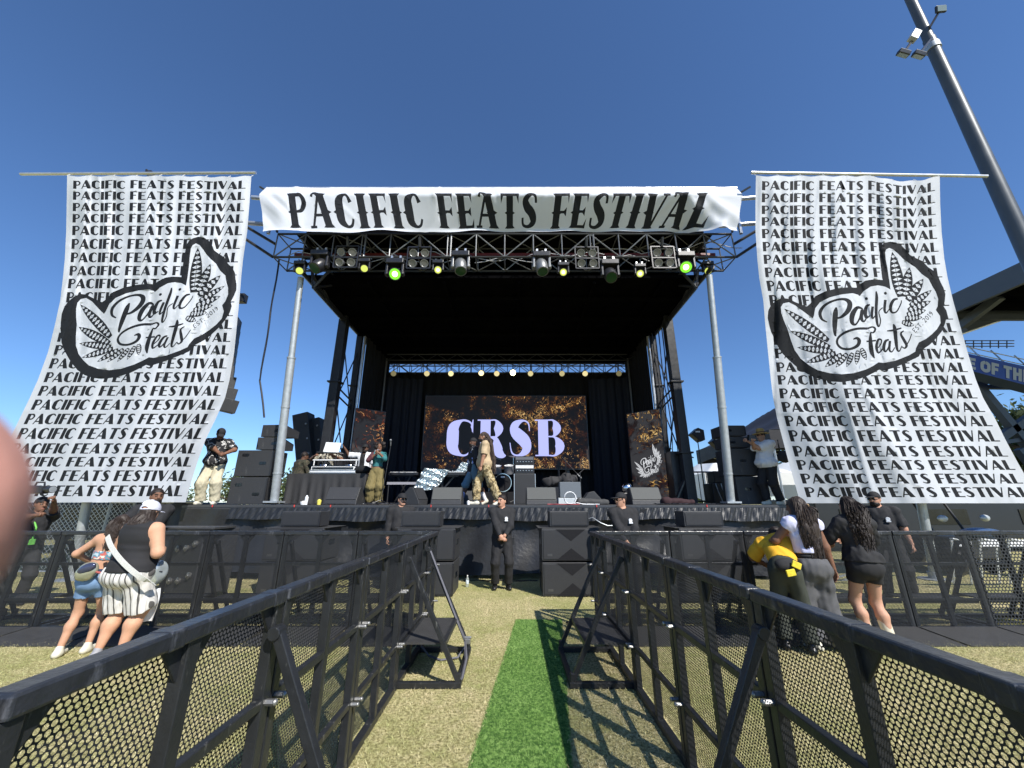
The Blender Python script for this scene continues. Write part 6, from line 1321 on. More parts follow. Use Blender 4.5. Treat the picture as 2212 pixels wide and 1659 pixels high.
for x in (-.5, .62): b = MB(); b.tube((x, .5, .8), (x, .9, 1.95), .03); b.build('roll_bar', M_dplast, t); b = MB(); b.ell((x * 1.35, .2, 1.25), (.16, .06, .08)); b.build('mirror', M_galv, t, smooth=True)
for x in (-.6, .7):
    for y in (.3, 1.8): b = MB(); b.lathe([(.12, -.1), (.28, -.1), (.31, 0), (.28, .1), (.12, .1)], (x, y, .31), rot_to((1, 0, 0)), 18); b.build('wheel', M_dplast, t, smooth=True)
t = thing('folding_chairs', 'folded pale chairs leaning together behind the wide-mesh barriers', 'chairs', (9.4, 8.0, 0)); b = MB()
for k in range(4): x = -.9 + .55 * k; b.bar((x, 0, .95), (x + .45, .1, .88), .05, .02); b.bar((x, 0, .9), (x + .1, .3, .1), .025); b.bar((x + .42, .1, .9), (x + .5, .35, .1), .025); b.box((x + .22, .05, .86), (.36, .04, .12))
b.build('chairs', M_white, t)
t = thing('timber_pieces', 'pale loose poles lying on the grass beyond the right barriers', 'poles', (6.9, 8.9, 0)); b = MB(); b.bar((-.4, 0, .05), (.7, -.2, .35), .03); b.bar((-.2, .1, .05), (.6, -.3, .1), .03); b.bar((.2, .2, .03), (1.0, .1, .05), .04); b.build('poles', M_galv, t)
# left background: chain-link fence, dark drapes
t = thing('chain_link_fence', 'chain-link fence panel behind the cameraman at far left', 'fence', (-10.6, 9.6, 0)); b = MB()
for i in range(44):
    for s_ in (1, -1):
        x0_ = -1.6 + .11 * i if s_ > 0 else -1.6 + .11 * i; x1_ = x0_ + s_ * 1.75
        a_, c_ = (x0_, 0.15), (x1_, 1.9); lo, hi = (0, 1)
        def cl(q): return (a_[0] + (c_[0] - a_[0]) * q, 0, a_[1] + (c_[1] - a_[1]) * q)
        q0 = 0 if abs(x0_) <= 1.61 else (1.6 * (1 if x0_ > 0 else -1) - x0_) / (x1_ - x0_); q1 = 1 if abs(x1_) <= 1.6 else (1.6 * (1 if x1_ > 0 else -1) - x0_) / (x1_ - x0_)
        if 0 <= q0 < q1 <= 1: b.bar(cl(q0), cl(q1), .007)
b.build('chain_link', M_alu, t)
for x in (-1.62, 1.62): MB().tube((x, 0, 0), (x, 0, 1.95), .03).build('post', M_galv, t)
for z in (.12, 1.92): MB().tube((-1.62, 0, z), (1.62, 0, z), .022).build('rail', M_galv, t)
t = thing('black_drapes', 'black cloth drapes hung at the left end of the stage below the banner', 'drape', (-8.6, 9.9, 0)); V, F = fold(60, 6, lambda s, q: np.stack([-1.2 + 2.1 * s, .12 * np.sin(s * 14) * (.4 + q), 1.62 - 1.6 * q], 1)); npmesh('cloth', V, F, M_vinyl, t); b = MB(); b.tube((-1.25, 0, 1.62), (.95, 0, 1.62), .03); b.tube((-1.25, 0, 0), (-1.25, 0, 1.65), .03); b.tube((.95, 0, 0), (.95, 0, 1.65), .03); b.build('frame', M_galv, t)
t = thing('dark_truck', 'dark vehicle standing in shadow at far left under the banner', 'truck', (-14.0, 13.5, 0)); b = MB(); b.bb(-3.5, 3.2, 0, 2.4, .45, 1.62); b.build('body', MATS['dark_trailer_paint'], t, bevel=.05); b = MB(); b.bb(-3.0, -1.2, -.02, .0, 1.05, 1.45); b.bb(-.9, 1.5, -.02, 0, 1.05, 1.45); b.build('side_windows', M_glass, t)
for x in (-2.5, 2.2): b = MB(); b.lathe([(.2, -.12), (.4, -.12), (.43, 0), (.4, .12), (.2, .12)], (x, .1, .43), rot_to((0, 1, 0)), 20); b.build('wheel', M_dplast, t, smooth=True)
t = thing('low_wall', 'low pale wall in the distance behind the chain-link fence', 'wall', (-13, 17, 0)); b = MB(); b.bb(-4, 4, 0, .3, 0, .5); b.build('wall', pm('pale_concrete', (.5, .5, .48), .8), t)
# the photographer's fingertip at the left edge
Mc = Matrix.Translation((0, 0, CAMZ)) @ Matrix.Rotation(R(90 + PITCH), 4, 'X'); dd = .033
fl = Vector(((-299 - 1106) / FPX * dd, (829.5 - 1112) / FPX * dd, -dd)); f = Field((-.045, -.02, -.02), (.012, .02, .02), .0006)
f.cone((-.035, .001, 0), (-.004, 0, 0), .0135, .0128, .0, flat=((0, 0, 1), .8)); f.ell((-.005, -.001, 0), (.0118, .0134, .0105), None, .004); f.wrinkle(.00012, 900, 2); V, F = f.mesh()
t = thing('finger', 'blurred pinkish-tan fingertip covering the left edge of the view', 'finger', Mc @ fl); t.rotation_euler = (R(90 + PITCH), 0, 0); npmesh('fingertip', V, F, skin_mat('finger_skin', (.50, .25, .20)), t)

for x0_, x1_, lab in ((-2.3, -3.5, 'black speaker cable lying on the grass between the left subwoofers'), (1.7, 3.1, 'black speaker cable lying on the grass between the right subwoofers'), (-1.05, .55, 'thin black cable across the grass at the foot of the stage skirt')):
    t = thing('speaker_cable', lab, 'cable', ((x0_ + x1_) / 2, 8.6 if abs(x0_) > 1.5 else 9.2, 0)); b = MB(); rg = random.Random(int(x0_ * 10)); L_ = (x1_ - x0_) / 2
    for k in range(2): b.path([(-L_ + 2 * L_ * i / 9, rg.uniform(-.08, .08) - .1 * k, .012) for i in range(10)], .009, 5)
    b.build('cable', M_dplast, t, smooth=True)
for x, lab in ((-1.95, 'left'), (1.55, 'right')):
    t = thing('speaker_cable', 'pale cable trailing off the back of the front fill cabinet %s of the aisle' % lab, 'cable', (x, 8.1, 1.165)); b = MB(); b.path([(-.1, .1, .1), (.05, .0, .16), (.2, -.08, .06), (.32, -.1, .012), (.5, -.02, .012)], .011, 6); b.build('cable', M_galv, t, smooth=True)
# ------------------------------------------------------------------ people
def W2L(loc, rz, w):
    d = Vector(w) - Vector(loc); c, s = math.cos(-rz), math.sin(-rz); return (d.x * c - d.y * s, d.x * s + d.y * c, d.z)
F_black = fabric('black_shirt_cloth', (.016, .016, .018)); F_bpant = fabric('black_trouser_cloth', (.013, .013, .015)); F_char = fabric('charcoal_cloth_2', (.035, .035, .037)); F_white = fabric('white_cotton', (.70, .71, .73), .08)
F_cream = fabric('cream_cotton', (.55, .50, .36), .12); F_tan = fabric('tan_cotton', (.48, .36, .22), .1); F_olive = fabric('olive_cloth', (.17, .135, .05), .2); F_denim = fabric('blue_denim', (.16, .27, .45), .25, 30); F_grey = fabric('washed_grey_denim', (.085, .085, .09), .35, 12); F_yel = fabric('yellow_cloth', (.75, .40, .02), .12)
F_lav = fabric('pale_lavender_cotton', (.60, .60, .78), .1); F_navy = fabric('navy_cloth', (.03, .03, .045)); F_teal = fabric('teal_cloth', (.03, .16, .17)); F_mar = fabric('maroon_cloth_2', (.075, .02, .028)); F_shoe = pm('black_shoe', (.012, .012, .013), .4); F_wshoe = pm('off_white_shoe', (.66, .63, .52), .6); F_boot = fabric('cream_leather', (.62, .56, .42), .08)
F_lt = fabric('light_blue_cotton', (.30, .38, .75), .08); F_sock = fabric('white_sock', (.75, .75, .78), .05)
def pattern(name, cols, sc, stripes=False, ax=0):
    if name in MATS: return MATS[name]
    m = pm(name, cols[0], .85); t = m.node_tree; N = t.nodes; L = t.links; tc = N.new('ShaderNodeTexCoord'); r = N.new('ShaderNodeValToRGB'); r.color_ramp.interpolation = 'CONSTANT'
    if stripes:
        n = N.new('ShaderNodeTexWave'); n.wave_type = 'BANDS'; n.bands_direction = 'X'; n.inputs['Scale'].default_value = sc; n.inputs['Distortion'].default_value = .8; n.inputs['Detail'].default_value = 1; n.inputs['Detail Scale'].default_value = .6
    else: n = N.new('ShaderNodeTexNoise'); n.inputs['Scale'].default_value = sc; n.inputs['Detail'].default_value = 2; n.inputs['Distortion'].default_value = .6
    L.new(tc.outputs['Object'], n.inputs['Vector']); L.new(n.outputs[1 if False else 0], r.inputs[0]); e = r.color_ramp.elements
    e[0].position = 0; e[0].color = (*cols[0], 1); e[1].position = cols[1][0]; e[1].color = (*cols[1][1], 1)
    for p_, c_ in cols[2:]: x = e.new(p_); x.color = (*c_, 1)
    L.new(r.outputs[0], N['Principled BSDF'].inputs['Base Color']); return m
F_camo = pattern('tan_camouflage', [(.10, .075, .035), (.42, (.36, .27, .13)), (.52, (.50, .41, .24)), (.60, (.20, .15, .07))], 9); F_dcamo = pattern('dark_camouflage', [(.02, .022, .014), (.45, (.05, .05, .03)), (.55, (.03, .022, .016)), (.62, (.075, .065, .04))], 10)
F_stripe = pattern('striped_cotton', [(.10, .095, .09), (.10, (.66, .64, .60)), (.55, (.50, .48, .45)), (.66, (.70, .68, .65))], 6.0, True)
F_graph = pattern('black_shirt_with_white_print', [(.017, .017, .019), (.58, (.55, .54, .52)), (.66, (.03, .03, .03))], 11)
SK_l = (.50, .27, .18); SK_m = (.36, .19, .12); SK_d = (.13, .065, .042); SK_b = (.20, .10, .062); SK_t = (.45, .25, .155)

def guard(label, loc, rz, H, g, belly, head, hands, skin, cap=True, glasses=True, beard=False, mous=False, feet=None, palm=None, sleeve=.95, badge=True, poles=None, curl=.6, hair=True):
    p = Person(label, loc, rz, H, g, belly, head=head, hands=hands, skin=skin, feet=feet, palm=palm, poles=poles, curl=curl); p.body(); p.shirt(F_black, sleeve, -.06, name='shirt'); p.trousers(F_bpant); p.shoes(F_shoe)
    if hair: p.shorthair()
    if cap: p.cap(F_bpant)
    if glasses: p.glasses()
    if beard or mous: p.beard(full=beard, mous=True)
    if badge: p.badge((.075, .36))
    b = MB(); S = p.S; c = p.pel + p.up * .07 * S
    b.lathe([(1, -.02), (1.02, -.018), (1.02, .018), (1, .02)], c, Matrix(((.168 * S * g, 0, 0), (0, .13 * S * g + belly * .35, 0), (0, 0, 1))), 28); b.build('belt', F_shoe, p.root); return p
# the guard in the middle, hands clasped
g0 = Vector((-.20, 8.33, 0)); p = guard('guard in black standing full length before the stage, hands clasped', g0, R(4), 1.77, 1.12, .04, (R(-38), 0.02), [(.035, -.25, .985), (-.035, -.265, .955)], SK_l, cap=False, glasses=False, mous=True, sleeve=1.9, palm=[(-.3, .8, -.4, -.75, -.1, -.5), (.3, .8, -.4, .75, -.1, -.5)], poles=[(1, .35, -.2), (-1, .35, -.2)], feet=[(.13, -.02, 0), (-.13, .0, 0)])
b = MB(); b.bb(-.03, .03, -.02, .02, 0, .14); b.tube((.015, 0, .14), (.015, 0, .2), .006); o = b.build('radio', M_dplast, p.root, bevel=.006); o.location = (.215, -.03, .80)
t = None
# guards behind the barriers
x = dkx(868, 8.75); guard('guard with cap, dark glasses and moustache standing behind a front fill speaker', (x, 8.75, 0), R(18), 1.80, 1.2, .06, (R(22), .02), [(.20, -.12, .86), (-.24, -.10, .84)], SK_l, mous=True, sleeve=1.9)
x = dkx(1343, 7.25); guard('guard in black cap looking left beside the right barriers, hands clasped', (x, 7.25, 0), R(2), 1.78, 1.1, .03, (R(-70), .05), [(.03, -.24, .98), (-.04, -.25, .95)], SK_l, sleeve=1.9, palm=[(-.3, .8, -.4, -.75, -.1, -.5), (.3, .8, -.4, .75, -.1, -.5)], poles=[(1, .35, -.2), (-1, .35, -.2)])
guard('bearded guard in black cap and polo standing beside the right banner pole', (6.78, 7.5, 0), R(-34), 1.80, 1.22, .07, (R(-32), .06), [(.33, -.10, .82), (-.28, -.02, .82)], SK_l, beard=True, glasses=True, sleeve=.9, feet=[(.16, -.03, 0), (-.15, .05, 0)])
guard('bearded bareheaded guard in black polo under the left banner', (-6.12, 6.9, 0), R(14), 1.84, 1.25, .07, (R(42), 0), [(-.04, -.32, 1.13), (-.20, -.30, 1.12)], SK_b, cap=False, glasses=False, beard=True, sleeve=.95, palm=[(0, .2, -1, -.9, -.3, 0), (0, .2, -1, .9, -.3, 0)], poles=[(1, .2, -.5), (-1, .2, -.5)])
# cameraman
loc = Vector((-8.18, 7.0, 0)); rz = R(62); cam_p = at(96, 1056, 6.9)
p = Person('cameraman in dark clothes with green lanyard filming at far left', loc, rz, 1.70, 1.1, .03, head=(R(8), .02), skin=SK_b, hands=[W2L(loc, rz, at(118, 1072, 6.75)), W2L(loc, rz, at(88, 1112, 6.6))], poles=[(.3, -1, -1.2), (-.6, .3, -1)], curl=1.1)
p.body(); p.shirt(F_black, .7); p.trousers(F_char); p.shoes(F_shoe); p.shorthair(); p.cap(F_bpant, back=True, brim=False); b = MB(); b.path([p.neck + Vector((-.08, -.06, 0)), p.pel + p.fw * .17 + p.up * .3, p.pel + p.fw * .18 + p.up * .1], .012); b.box(p.pel + p.fw * .19 + p.up * .08, (.07, .02, .09)); b.build('lanyard', pm('green_lanyard', (.15, .5, .08), .6), p.root)
t = thing('video_camera', 'black shoulder video camera held up by the cameraman', 'camera', cam_p + Vector((-.10, 0, -.02)), R(-8)); b = MB(); b.bb(-.20, .16, -.06, .06, -.06, .07); b.build('body', M_dplast, t, bevel=.015)
b = MB(); b.tube((.16, 0, .01), (.30, 0, .01), .05, .06, 16); b.build('lens_barrel', M_dplast, t, smooth=True); b = MB(); b.tube((.30, 0, .01), (.302, 0, .01), .052, n=16); b.build('lens', M_galv, t); b = MB(); b.path([(-.1, 0, .07), (-.08, 0, .13), (.08, 0, .13), (.1, 0, .07)], .014); b.build('top_handle', M_dplast, t)
# on stage, left: man in cream trousers
loc = Vector((dkx(446, 9.7), 9.72, DZ)); rz = R(16)
p = Person('man in black cap, printed black shirt and cream trousers, head bowed at stage left', loc, rz, 1.86, 1.22, .05, lean=.10, head=(R(25), .55), skin=SK_b, hands=[W2L(loc, rz, at(486, 980, 9.42)), W2L(loc, rz, at(476, 982, 9.40))], poles=[(1, .3, -.2), (-1, .3, -.2)], feet=[(.16, .0, 0), (-.15, .02, 0)], curl=1.0)
p.body(); p.shirt(F_graph, .95, -.10, flare=.02); p.trousers(F_cream, 1.95, loose=.035, wr=.012); p.shoes(F_wshoe, big=1.15); p.shorthair(); p.cap(F_bpant)
# seated person, camouflage jacket
loc = Vector((dkx(634, 11.6), 11.6, DZ)); t = thing('stool', 'stool under the person in camouflage jacket', 'stool', loc); b = MB(); b.lathe([(.2, .55), (.22, .57), (.2, .60), (0, .61)], (0, 0, 0), n=20); b.build('seat', M_dplast, t)
for a in (45, 135, 225, 315): MB().tube((.15 * math.cos(R(a)), .15 * math.sin(R(a)), .56), (.2 * math.cos(R(a)), .2 * math.sin(R(a)), 0), .015).build('leg', M_dplast, t)
p = Person('person in dark camouflage jacket seated with back turned left of the DJ', loc, R(150), 1.80, 1.35, .06, lean=.15, pelvis=(0, 0, -.28), head=(R(-10), .1), skin=SK_d, feet=[(.15, -.38, 0), (-.15, -.38, 0)], hands=[(.22, -.35, .85), (-.22, -.35, .85)]); p.body(); p.shirt(F_dcamo, 1.92, -.12, flare=.03); p.trousers(F_dcamo); p.shoes(F_shoe); p.shorthair(top=.004)
# DJ
loc = Vector((dkx(697, 11.55), 11.55, DZ)); p = Person('DJ in patterned shirt behind the decks, face hidden by laptop lid', loc, 0, 1.72, 1.05, lean=.12, head=(0, .35), skin=SK_b, hands=[W2L(loc, 0, at(722, 985, 11.25)), W2L(loc, 0, at(680, 985, 11.2))], poles=[(1, .1, -.5), (-1, .1, -.5)]); p.body(); p.shirt(pattern('brown_print', [(.03, .025, .02), (.46, (.45, .42, .34)), (.58, (.06, .05, .035))], 13), .9); p.trousers(F_bpant); p.shoes(F_shoe); p.shorthair()
# man with white shirt, raised arm
loc = Vector((dkx(777, 12.0), 12.0, DZ)); p = Person('man in black cap and open white shirt raising one hand to his head', loc, R(-5), 1.78, 1.05, head=(R(8), .02), skin=SK_d, hands=[(.26, -.10, .95), W2L(loc, R(-5), at(744, 967, 11.85))], poles=[(.8, .5, -.2), (-1, -.2, -.3)], curl=.4)
p.body(); p.shirt(F_bpant, .4, -.08, e=.012); p.shirt(F_white, .95, -.10, e=.024, name='overshirt', mi=None); 
o = [c for c in p.root.children if c.name.startswith('overshirt')][0]; bm_ = o.data
import bmesh
q = bmesh.new(); q.from_mesh(bm_); bmesh.ops.delete(q, geom=[f for f in q.faces if abs(f.calc_center_median().x) < .075 and f.calc_center_median().y < 0], context='FACES'); q.to_mesh(bm_); q.free()
p.trousers(F_bpant); p.shoes(F_shoe); p.shorthair(); p.cap(F_bpant); p.beard()
# singer
loc = Vector((dkx(808, 10.55), 10.55, DZ)); rz = R(12); m0 = at(815, 975, 10.30)
p = Person('woman in teal top, maroon sleeves and olive trousers singing into a microphone', loc, rz, 1.60, 1.0, female=True, head=(R(10), -.05), skin=SK_b, hands=[W2L(loc, rz, m0 + Vector((.05, 0, -.04))), W2L(loc, rz, m0 + Vector((-.04, 0, -.08)))], poles=[(1, .1, -1.0), (-1, .1, -1.0)], curl=1.2, bust=.05)
p.body(); p.shirt(F_teal, 0, .13, e=.010, wr=.003, name='top'); p.trousers(F_olive, 1.97, loose=.05, wr=.012); p.shoes(F_shoe)
for i in (0, 1): f = p.field(vox=.009); p.arm(f, i, .022, 1.6 if i else 1.4, .03); f.wrinkle(.006, 30, 4); p.put(f, 'sleeve', F_mar if i else F_teal)
f = Field(np.array(p.hc) - .3, np.array(p.hc) + .3, .009); H_ = lambda x, y, z: p.hc + p.HB @ Vector((x, y, z))
for a in range(16): f.ell(H_(.10 * math.cos(a * .9), .03 + .07 * math.sin(a * 1.7), .06 + .06 * math.sin(a * 2.3)), (.055, .055, .055), None, .03)
f.ell(H_(0, -.115, -.01), (.075, .06, .09), p.HB, op='s'); f.wrinkle(.008, 70, 3); p.put(f, 'curly_hair', M_hair)
t = thing('microphone', 'handheld microphone held to the singing woman\'s mouth', 'microphone', m0 + Vector((0, .02, 0))); b = MB(); b.tube((0, -.02, -.16), (0, .0, .0), .013, .018); b.build('body', M_dplast, t, smooth=True); b = MB(); b.ell((0, .005, .03), (.028, .028, .034)); b.build('head', M_metal, t, smooth=True)
# the two walking men
loc = Vector((dkx(1046, 10.2), 10.2, DZ)); rz = R(-82)
p = Person('man with hip-long dreadlocks in tan shirt and camouflage trousers striding left', loc, rz, 1.86, 1.15, .05, lean=.04, head=(R(-6), .12), skin=SK_m, feet=[(.06, .38, .04), (-.09, -.20, 0)], hands=[(.30, -.12, .92), (-.27, .16, .88)], curl=.7)
p.toe = [Vector((.1, -.86, -.5)), Vector((-.1, -1, 0))]
p.body(); p.shirt(F_tan, .92, -.14, flare=.02); p.trousers(F_camo, 1.95, loose=.03, wr=.011); p.shoes(F_wshoe, big=1.12); p.beard()
b = MB(); rg = random.Random(5)
f = Field(np.array(p.hc) - .2, np.array(p.hc) + .2, .008); f.ell(p.hc + p.HB @ Vector((0, .025, .035)), (.092, .108, .105), p.HB); f.ell(p.hc + p.HB @ Vector((0, -.10, -.02)), (.08, .075, .085), p.HB, op='s'); f.wrinkle(.005, 90, 3); V, F = f.mesh(); b.add([tuple(v) for v in V], [tuple(q_) for q_ in F])
for k in range(70):
    a = rg.uniform(-.3, 3.44); z = rg.uniform(-.06, .10); s0 = p.hc + p.HB @ Vector((math.cos(a) * .09, .03 + .08 * math.sin(a), z)); L_ = rg.uniform(.65, .98); pts = []; ph = rg.uniform(0, 6); kx = rg.gauss(0, .05)
    for j in range(11): t_ = j / 10; pts.append(Vector((s0.x * (1 - .35 * t_) + kx * t_ + .012 * math.sin(ph + t_ * 8), s0.y + (.09 + rg.uniform(0, .012)) * min(1, t_ * 4) + .13 * t_ + .02 * math.sin(ph + t_ * 5), s0.z - L_ * t_)))
    b.path(pts, [rg.uniform(.009, .013)] * 10 + [.005], 5)
b.build('dreadlocks', M_dread, p.root, smooth=True)
loc = Vector((dkx(1020, 10.75), 10.75, DZ)); rz = R(-74)
p = Person('man in dark printed shirt, blue shorts and long socks walking beside the dreadlocked man', loc, rz, 1.78, 1.05, .03, head=(R(24), .06), skin=SK_d, feet=[(.06, .36, .03), (-.09, -.30, 0)], hands=[(.28, .12, .88), (-.28, -.10, .88)]); p.toe = [Vector((.1, -.9, -.4)), Vector((-.1, -1, .0))]
p.body(); p.shirt(F_lt, 0, -.20, e=.017, name='undershirt', neckcut=True); p.shirt(pattern('navy_print', [(.022, .022, .03), (.62, (.6, .6, .62)), (.7, (.03, .03, .04))], 7), .95, -.10, e=.026); p.trousers(fabric('blue_shorts', (.10, .19, .27)), 1.05, loose=.03, name='shorts'); p.shoes(F_wshoe)
for i in (0, 1):
    f = p.field(vox=.009); f.cone(p.an[i] - Vector((0, 0, .03)), p.an[i].lerp(p.kn[i], .55), .046, .064, .02, cut=True); p.put(f, 'sock', F_lt if i else F_sock)
p.shorthair(); p.cap(F_bpant, back=True, brim=False); p.beard()
# man filming with straw hat
loc = Vector((dkx(1672, 9.85), 9.85, DZ)); rz = R(-72); ph_ = at(1617, 948, 9.7)
p = Person('man in straw hat and white shirt filming with a phone at stage right', loc, rz, 1.82, 1.2, .07, head=(R(-12), .05), skin=SK_t, hands=[W2L(loc, rz, ph_ + Vector((.05, .10, -.05))), W2L(loc, rz, ph_ + Vector((.05, -.06, -.08)))], poles=[(.3, .3, -1), (-.3, .3, -1)], curl=1.0, feet=[(.10, .10, 0), (-.10, -.08, 0)])
p.body(); p.shirt(F_white, .95, -.08, flare=.03, fr=20, wr=.009); p.trousers(F_bpant, loose=.02); p.shoes(F_wshoe, big=1.1); p.shorthair(); p.glasses()
b = MB(); b.lathe([(.19, -.02), (.185, .0), (.105, .012), (.095, .03), (.09, .105), (.07, .125), (.03, .115), (0, .118)], p.hc + p.HB @ Vector((0, .01, .075)), p.HB, 28); b.build('straw_hat', pm('straw', (.40, .27, .09), .8, 0, .3, 60, .3, 150), p.root, smooth=True); b = MB(); b.lathe([(.107, .012), (.098, .035), (.094, .035)], p.hc + p.HB @ Vector((0, .01, .077)), p.HB, 28); b.build('hat_band', F_mar, p.root)
t = thing('phone', 'dark phone held up by the man in straw hat', 'phone', ph_); b = MB(); b.box((0, 0, .03), (.012, .075, .15), Matrix.Rotation(R(12), 3, 'Y')); b.build('body', M_glass, t, bevel=.005)
t = thing('shoulder_bag', 'black bag slung behind the man in straw hat', 'bag', at(1694, 985, 9.95)); f = Field((-.25, -.2, -.25), (.25, .2, .25), .014); f.ell((0, 0, -.02), (.17, .10, .15)); f.wrinkle(.008, 30, 1); V, F = f.mesh(); npmesh('bag', V, F, F_char, t); b = MB(); b.path([(-.1, -.02, .1), (-.16, -.1, .28), (-.12, -.05, .40)], .016); b.build('strap', F_char, t)

# ------------------------------------------------------------------ in the crowd: two at left with their backs turned
loc = Vector((-4.33, 4.80, 0)); rz = R(172)
p = Person('large woman in white cap, black tank top and striped shorts, back turned, at left', loc, rz, 1.62, 1.50, .05, True, lean=.04, head=(R(14), .12), skin=(.60, .33, .21), vox=.0065, hands=[(.24, -.26, .98), W2L(loc, rz, at(352, 1188, 4.98))], poles=[(.8, .5, -.6), (-.7, .55, -.7)], curl=1.0, feet=[(.11, .03, 0), (-.11, -.02, 0)])
p.body()
f = p.field(vox=.008); p.torso(f, .014, .05); f.ell(p.pel + p.up * .05, (.165 * p.S * p.g + .02, .13 * p.S * p.g + .02, .14), None, .05); f.wrinkle(.006, 22, 4, 6, (.35, .35, 1.6)); f.half(p.pel + p.up * .0, -p.up)
for q in (p.shL, p.shR): f.ell(q + (q - p.sh).normalized() * .065, (.10, .12, .135), None, op='s')
f.cone(p.neck - p.up * .06, p.neck + p.up * .2, .085, .09, 0, op='s'); p.put(f, 'tank_top', F_black)
p.trousers(F_stripe, .98, .06, e=.022, loose=.045, wr=.010, name='shorts'); p.shoes(pm('grey_sandal', (.3, .3, .32), .6)); p.longhair(260, .46, .008, pm('brown_black_hair', (.034, .023, .018), .5, 0, .6, 60, .15, 150, spec=.35), .0042, seed=3, fall=.12, spread=1.05, low=True)
f = Field(np.array(p.hc) - .24, np.array(p.hc) + .26, .006); S = p.S; H_ = lambda x, y, z: p.hc + p.HB @ (Vector((x, y, z)) * S)
f.ell(H_(0, .012, .03), (.10 * S, .118 * S, .115 * S), p.HB, .01); f.half(H_(0, 0, .018), -(p.HB.col[2])); f.ell(H_(0, .012, .03), (.091 * S, .108 * S, .106 * S), p.HB, op='s'); f.ell(H_(0, -.14, .02), (.07 * S, .075 * S, .010 * S), p.HB, .006); f.ell(H_(0, .125, .018), (.046 * S, .05 * S, .036 * S), p.HB, op='s'); f.cone(H_(-.045, .112, .024), H_(.045, .112, .024), .008, .008, .003)
p.put(f, 'cap', pm('lavender_white_mesh', (.66, .67, .80), .7, 0, .08, 90, .4, 220)); b = MB()
for a in (-1, 0, 1): b.path([H_(math.sin(a * .75 + .3 * u) * .092 * math.cos(u * 1.4), .012 + .115 * math.cos(a * .75) * math.cos(u * 1.4), .035 + .112 * math.sin(u * 1.4)) for u in np.linspace(.35, 1, 8)], .009, 6)
b.build('cap_seams', F_white, p.root, smooth=True)
# her cross-body bag
bp = at(338, 1238, 4.92); t = thing('crossbody_bag', 'silver crossbody bag with pale strap on the large woman\'s right hip', 'bag', bp); f = Field((-.2, -.2, -.22), (.2, .2, .25), .01); f.ell((0, 0, .0), (.085, .12, .135)); f.wrinkle(.008, 32, 3); V, F = f.mesh(); npmesh('bag', V, F, pm('silver_holographic', (.62, .68, .68), .22, .6, .35, 9), t)
tl = lambda w: Vector(w) - bp; b = MB(); L_ = []
for (x, y, Yd) in ((231, 1158, 4.66), (238, 1178, 4.62), (252, 1200, 4.585), (272, 1222, 4.575), (296, 1242, 4.59), (318, 1256, 4.66), (334, 1262, 4.80)): L_.append(tl(at(x, y, Yd)))
L_ = [Vector(c) for c in crm([tuple(v) for v in L_], 4)]
vs = []; 
for i, c in enumerate(L_):
    d = (L_[min(i + 1, len(L_) - 1)] - L_[max(i - 1, 0)]).normalized(); n_ = d.cross(Vector((0, 1, 0))).normalized() * .026; vs += [c + n_, c - n_, c + n_ + Vector((0, .008, 0)), c - n_ + Vector((0, .008, 0))]
fs = []
for i in range(len(L_) - 1): a = 4 * i; fs += [(a, a + 1, a + 5, a + 4), (a + 2, a + 6, a + 7, a + 3), (a, a + 4, a + 6, a + 2), (a + 1, a + 3, a + 7, a + 5)]
b.add(vs, fs); b.build('strap', pm('pale_patterned_strap', (.62, .62, .58), .7, 0, .3, 80), t); b = MB(); b.path([(0, -.11, .1), (0.02, -.115, 0), (0, -.10, -.1)], .008); b.path([(-.07, -.05, .06), (.03, -.11, .03), (.08, -.02, .02)], .007); b.build('zip', M_dplast, t)
t = thing('hanging_cloth', 'pale cloth hanging from the large woman\'s crossbody bag', 'cloth', at(322, 1300, 4.98)); V, F = fold(10, 14, lambda s, q: np.stack([-.09 + .17 * s + .02 * q, .03 * np.sin(s * 7 + q * 3), .14 - .34 * q], 1)); npmesh('cloth', V, F, F_white, t)
# the girl beside her
loc = Vector((-4.86, 4.95, 0)); rz = R(196)
p = Person('girl in denim shorts with bare back beside the large woman, back turned', loc, rz, 1.46, .92, 0, True, lean=.06, side=-.12, head=(R(-20), .15), skin=(.52, .29, .185), vox=.0065, hands=[(.20, -.20, .92), (-.16, -.24, .95)], poles=[(.9, .3, -.5), (-.9, .3, -.5)], feet=[(.10, .06, 0), (-.10, -.02, 0)])
p.body(); f = p.field(vox=.008); p.torso(f, .012, .05); f.wrinkle(.003, 30, 4); f.half(p.pel + p.up * .19, -p.up); f.half(p.pel + p.up * .28, p.up); p.put(f, 'halter_top', pattern('tropical_print', [(.45, .55, .60), (.45, (.10, .25, .32)), (.55, (.5, .12, .10)), (.62, (.6, .6, .5))], 16)); p.trousers(F_denim, .52, .07, e=.016, loose=.0, wr=.006, name='shorts'); b = MB(); p.shoes(F_wshoe); p.longhair(200, .32, .006, MATS['brown_black_hair'], .004, seed=8, fall=.09, spread=.85)
f = p.field(vox=.009); f.ell(p.pel + p.up * .07, (.15 * p.S, .118 * p.S, .05), p.B); f.half(p.pel + p.up * .10, p.up); f.half(p.pel + p.up * .04, -p.up); p.put(f, 'waistband', fabric('navy_waistband', (.02, .03, .08)))
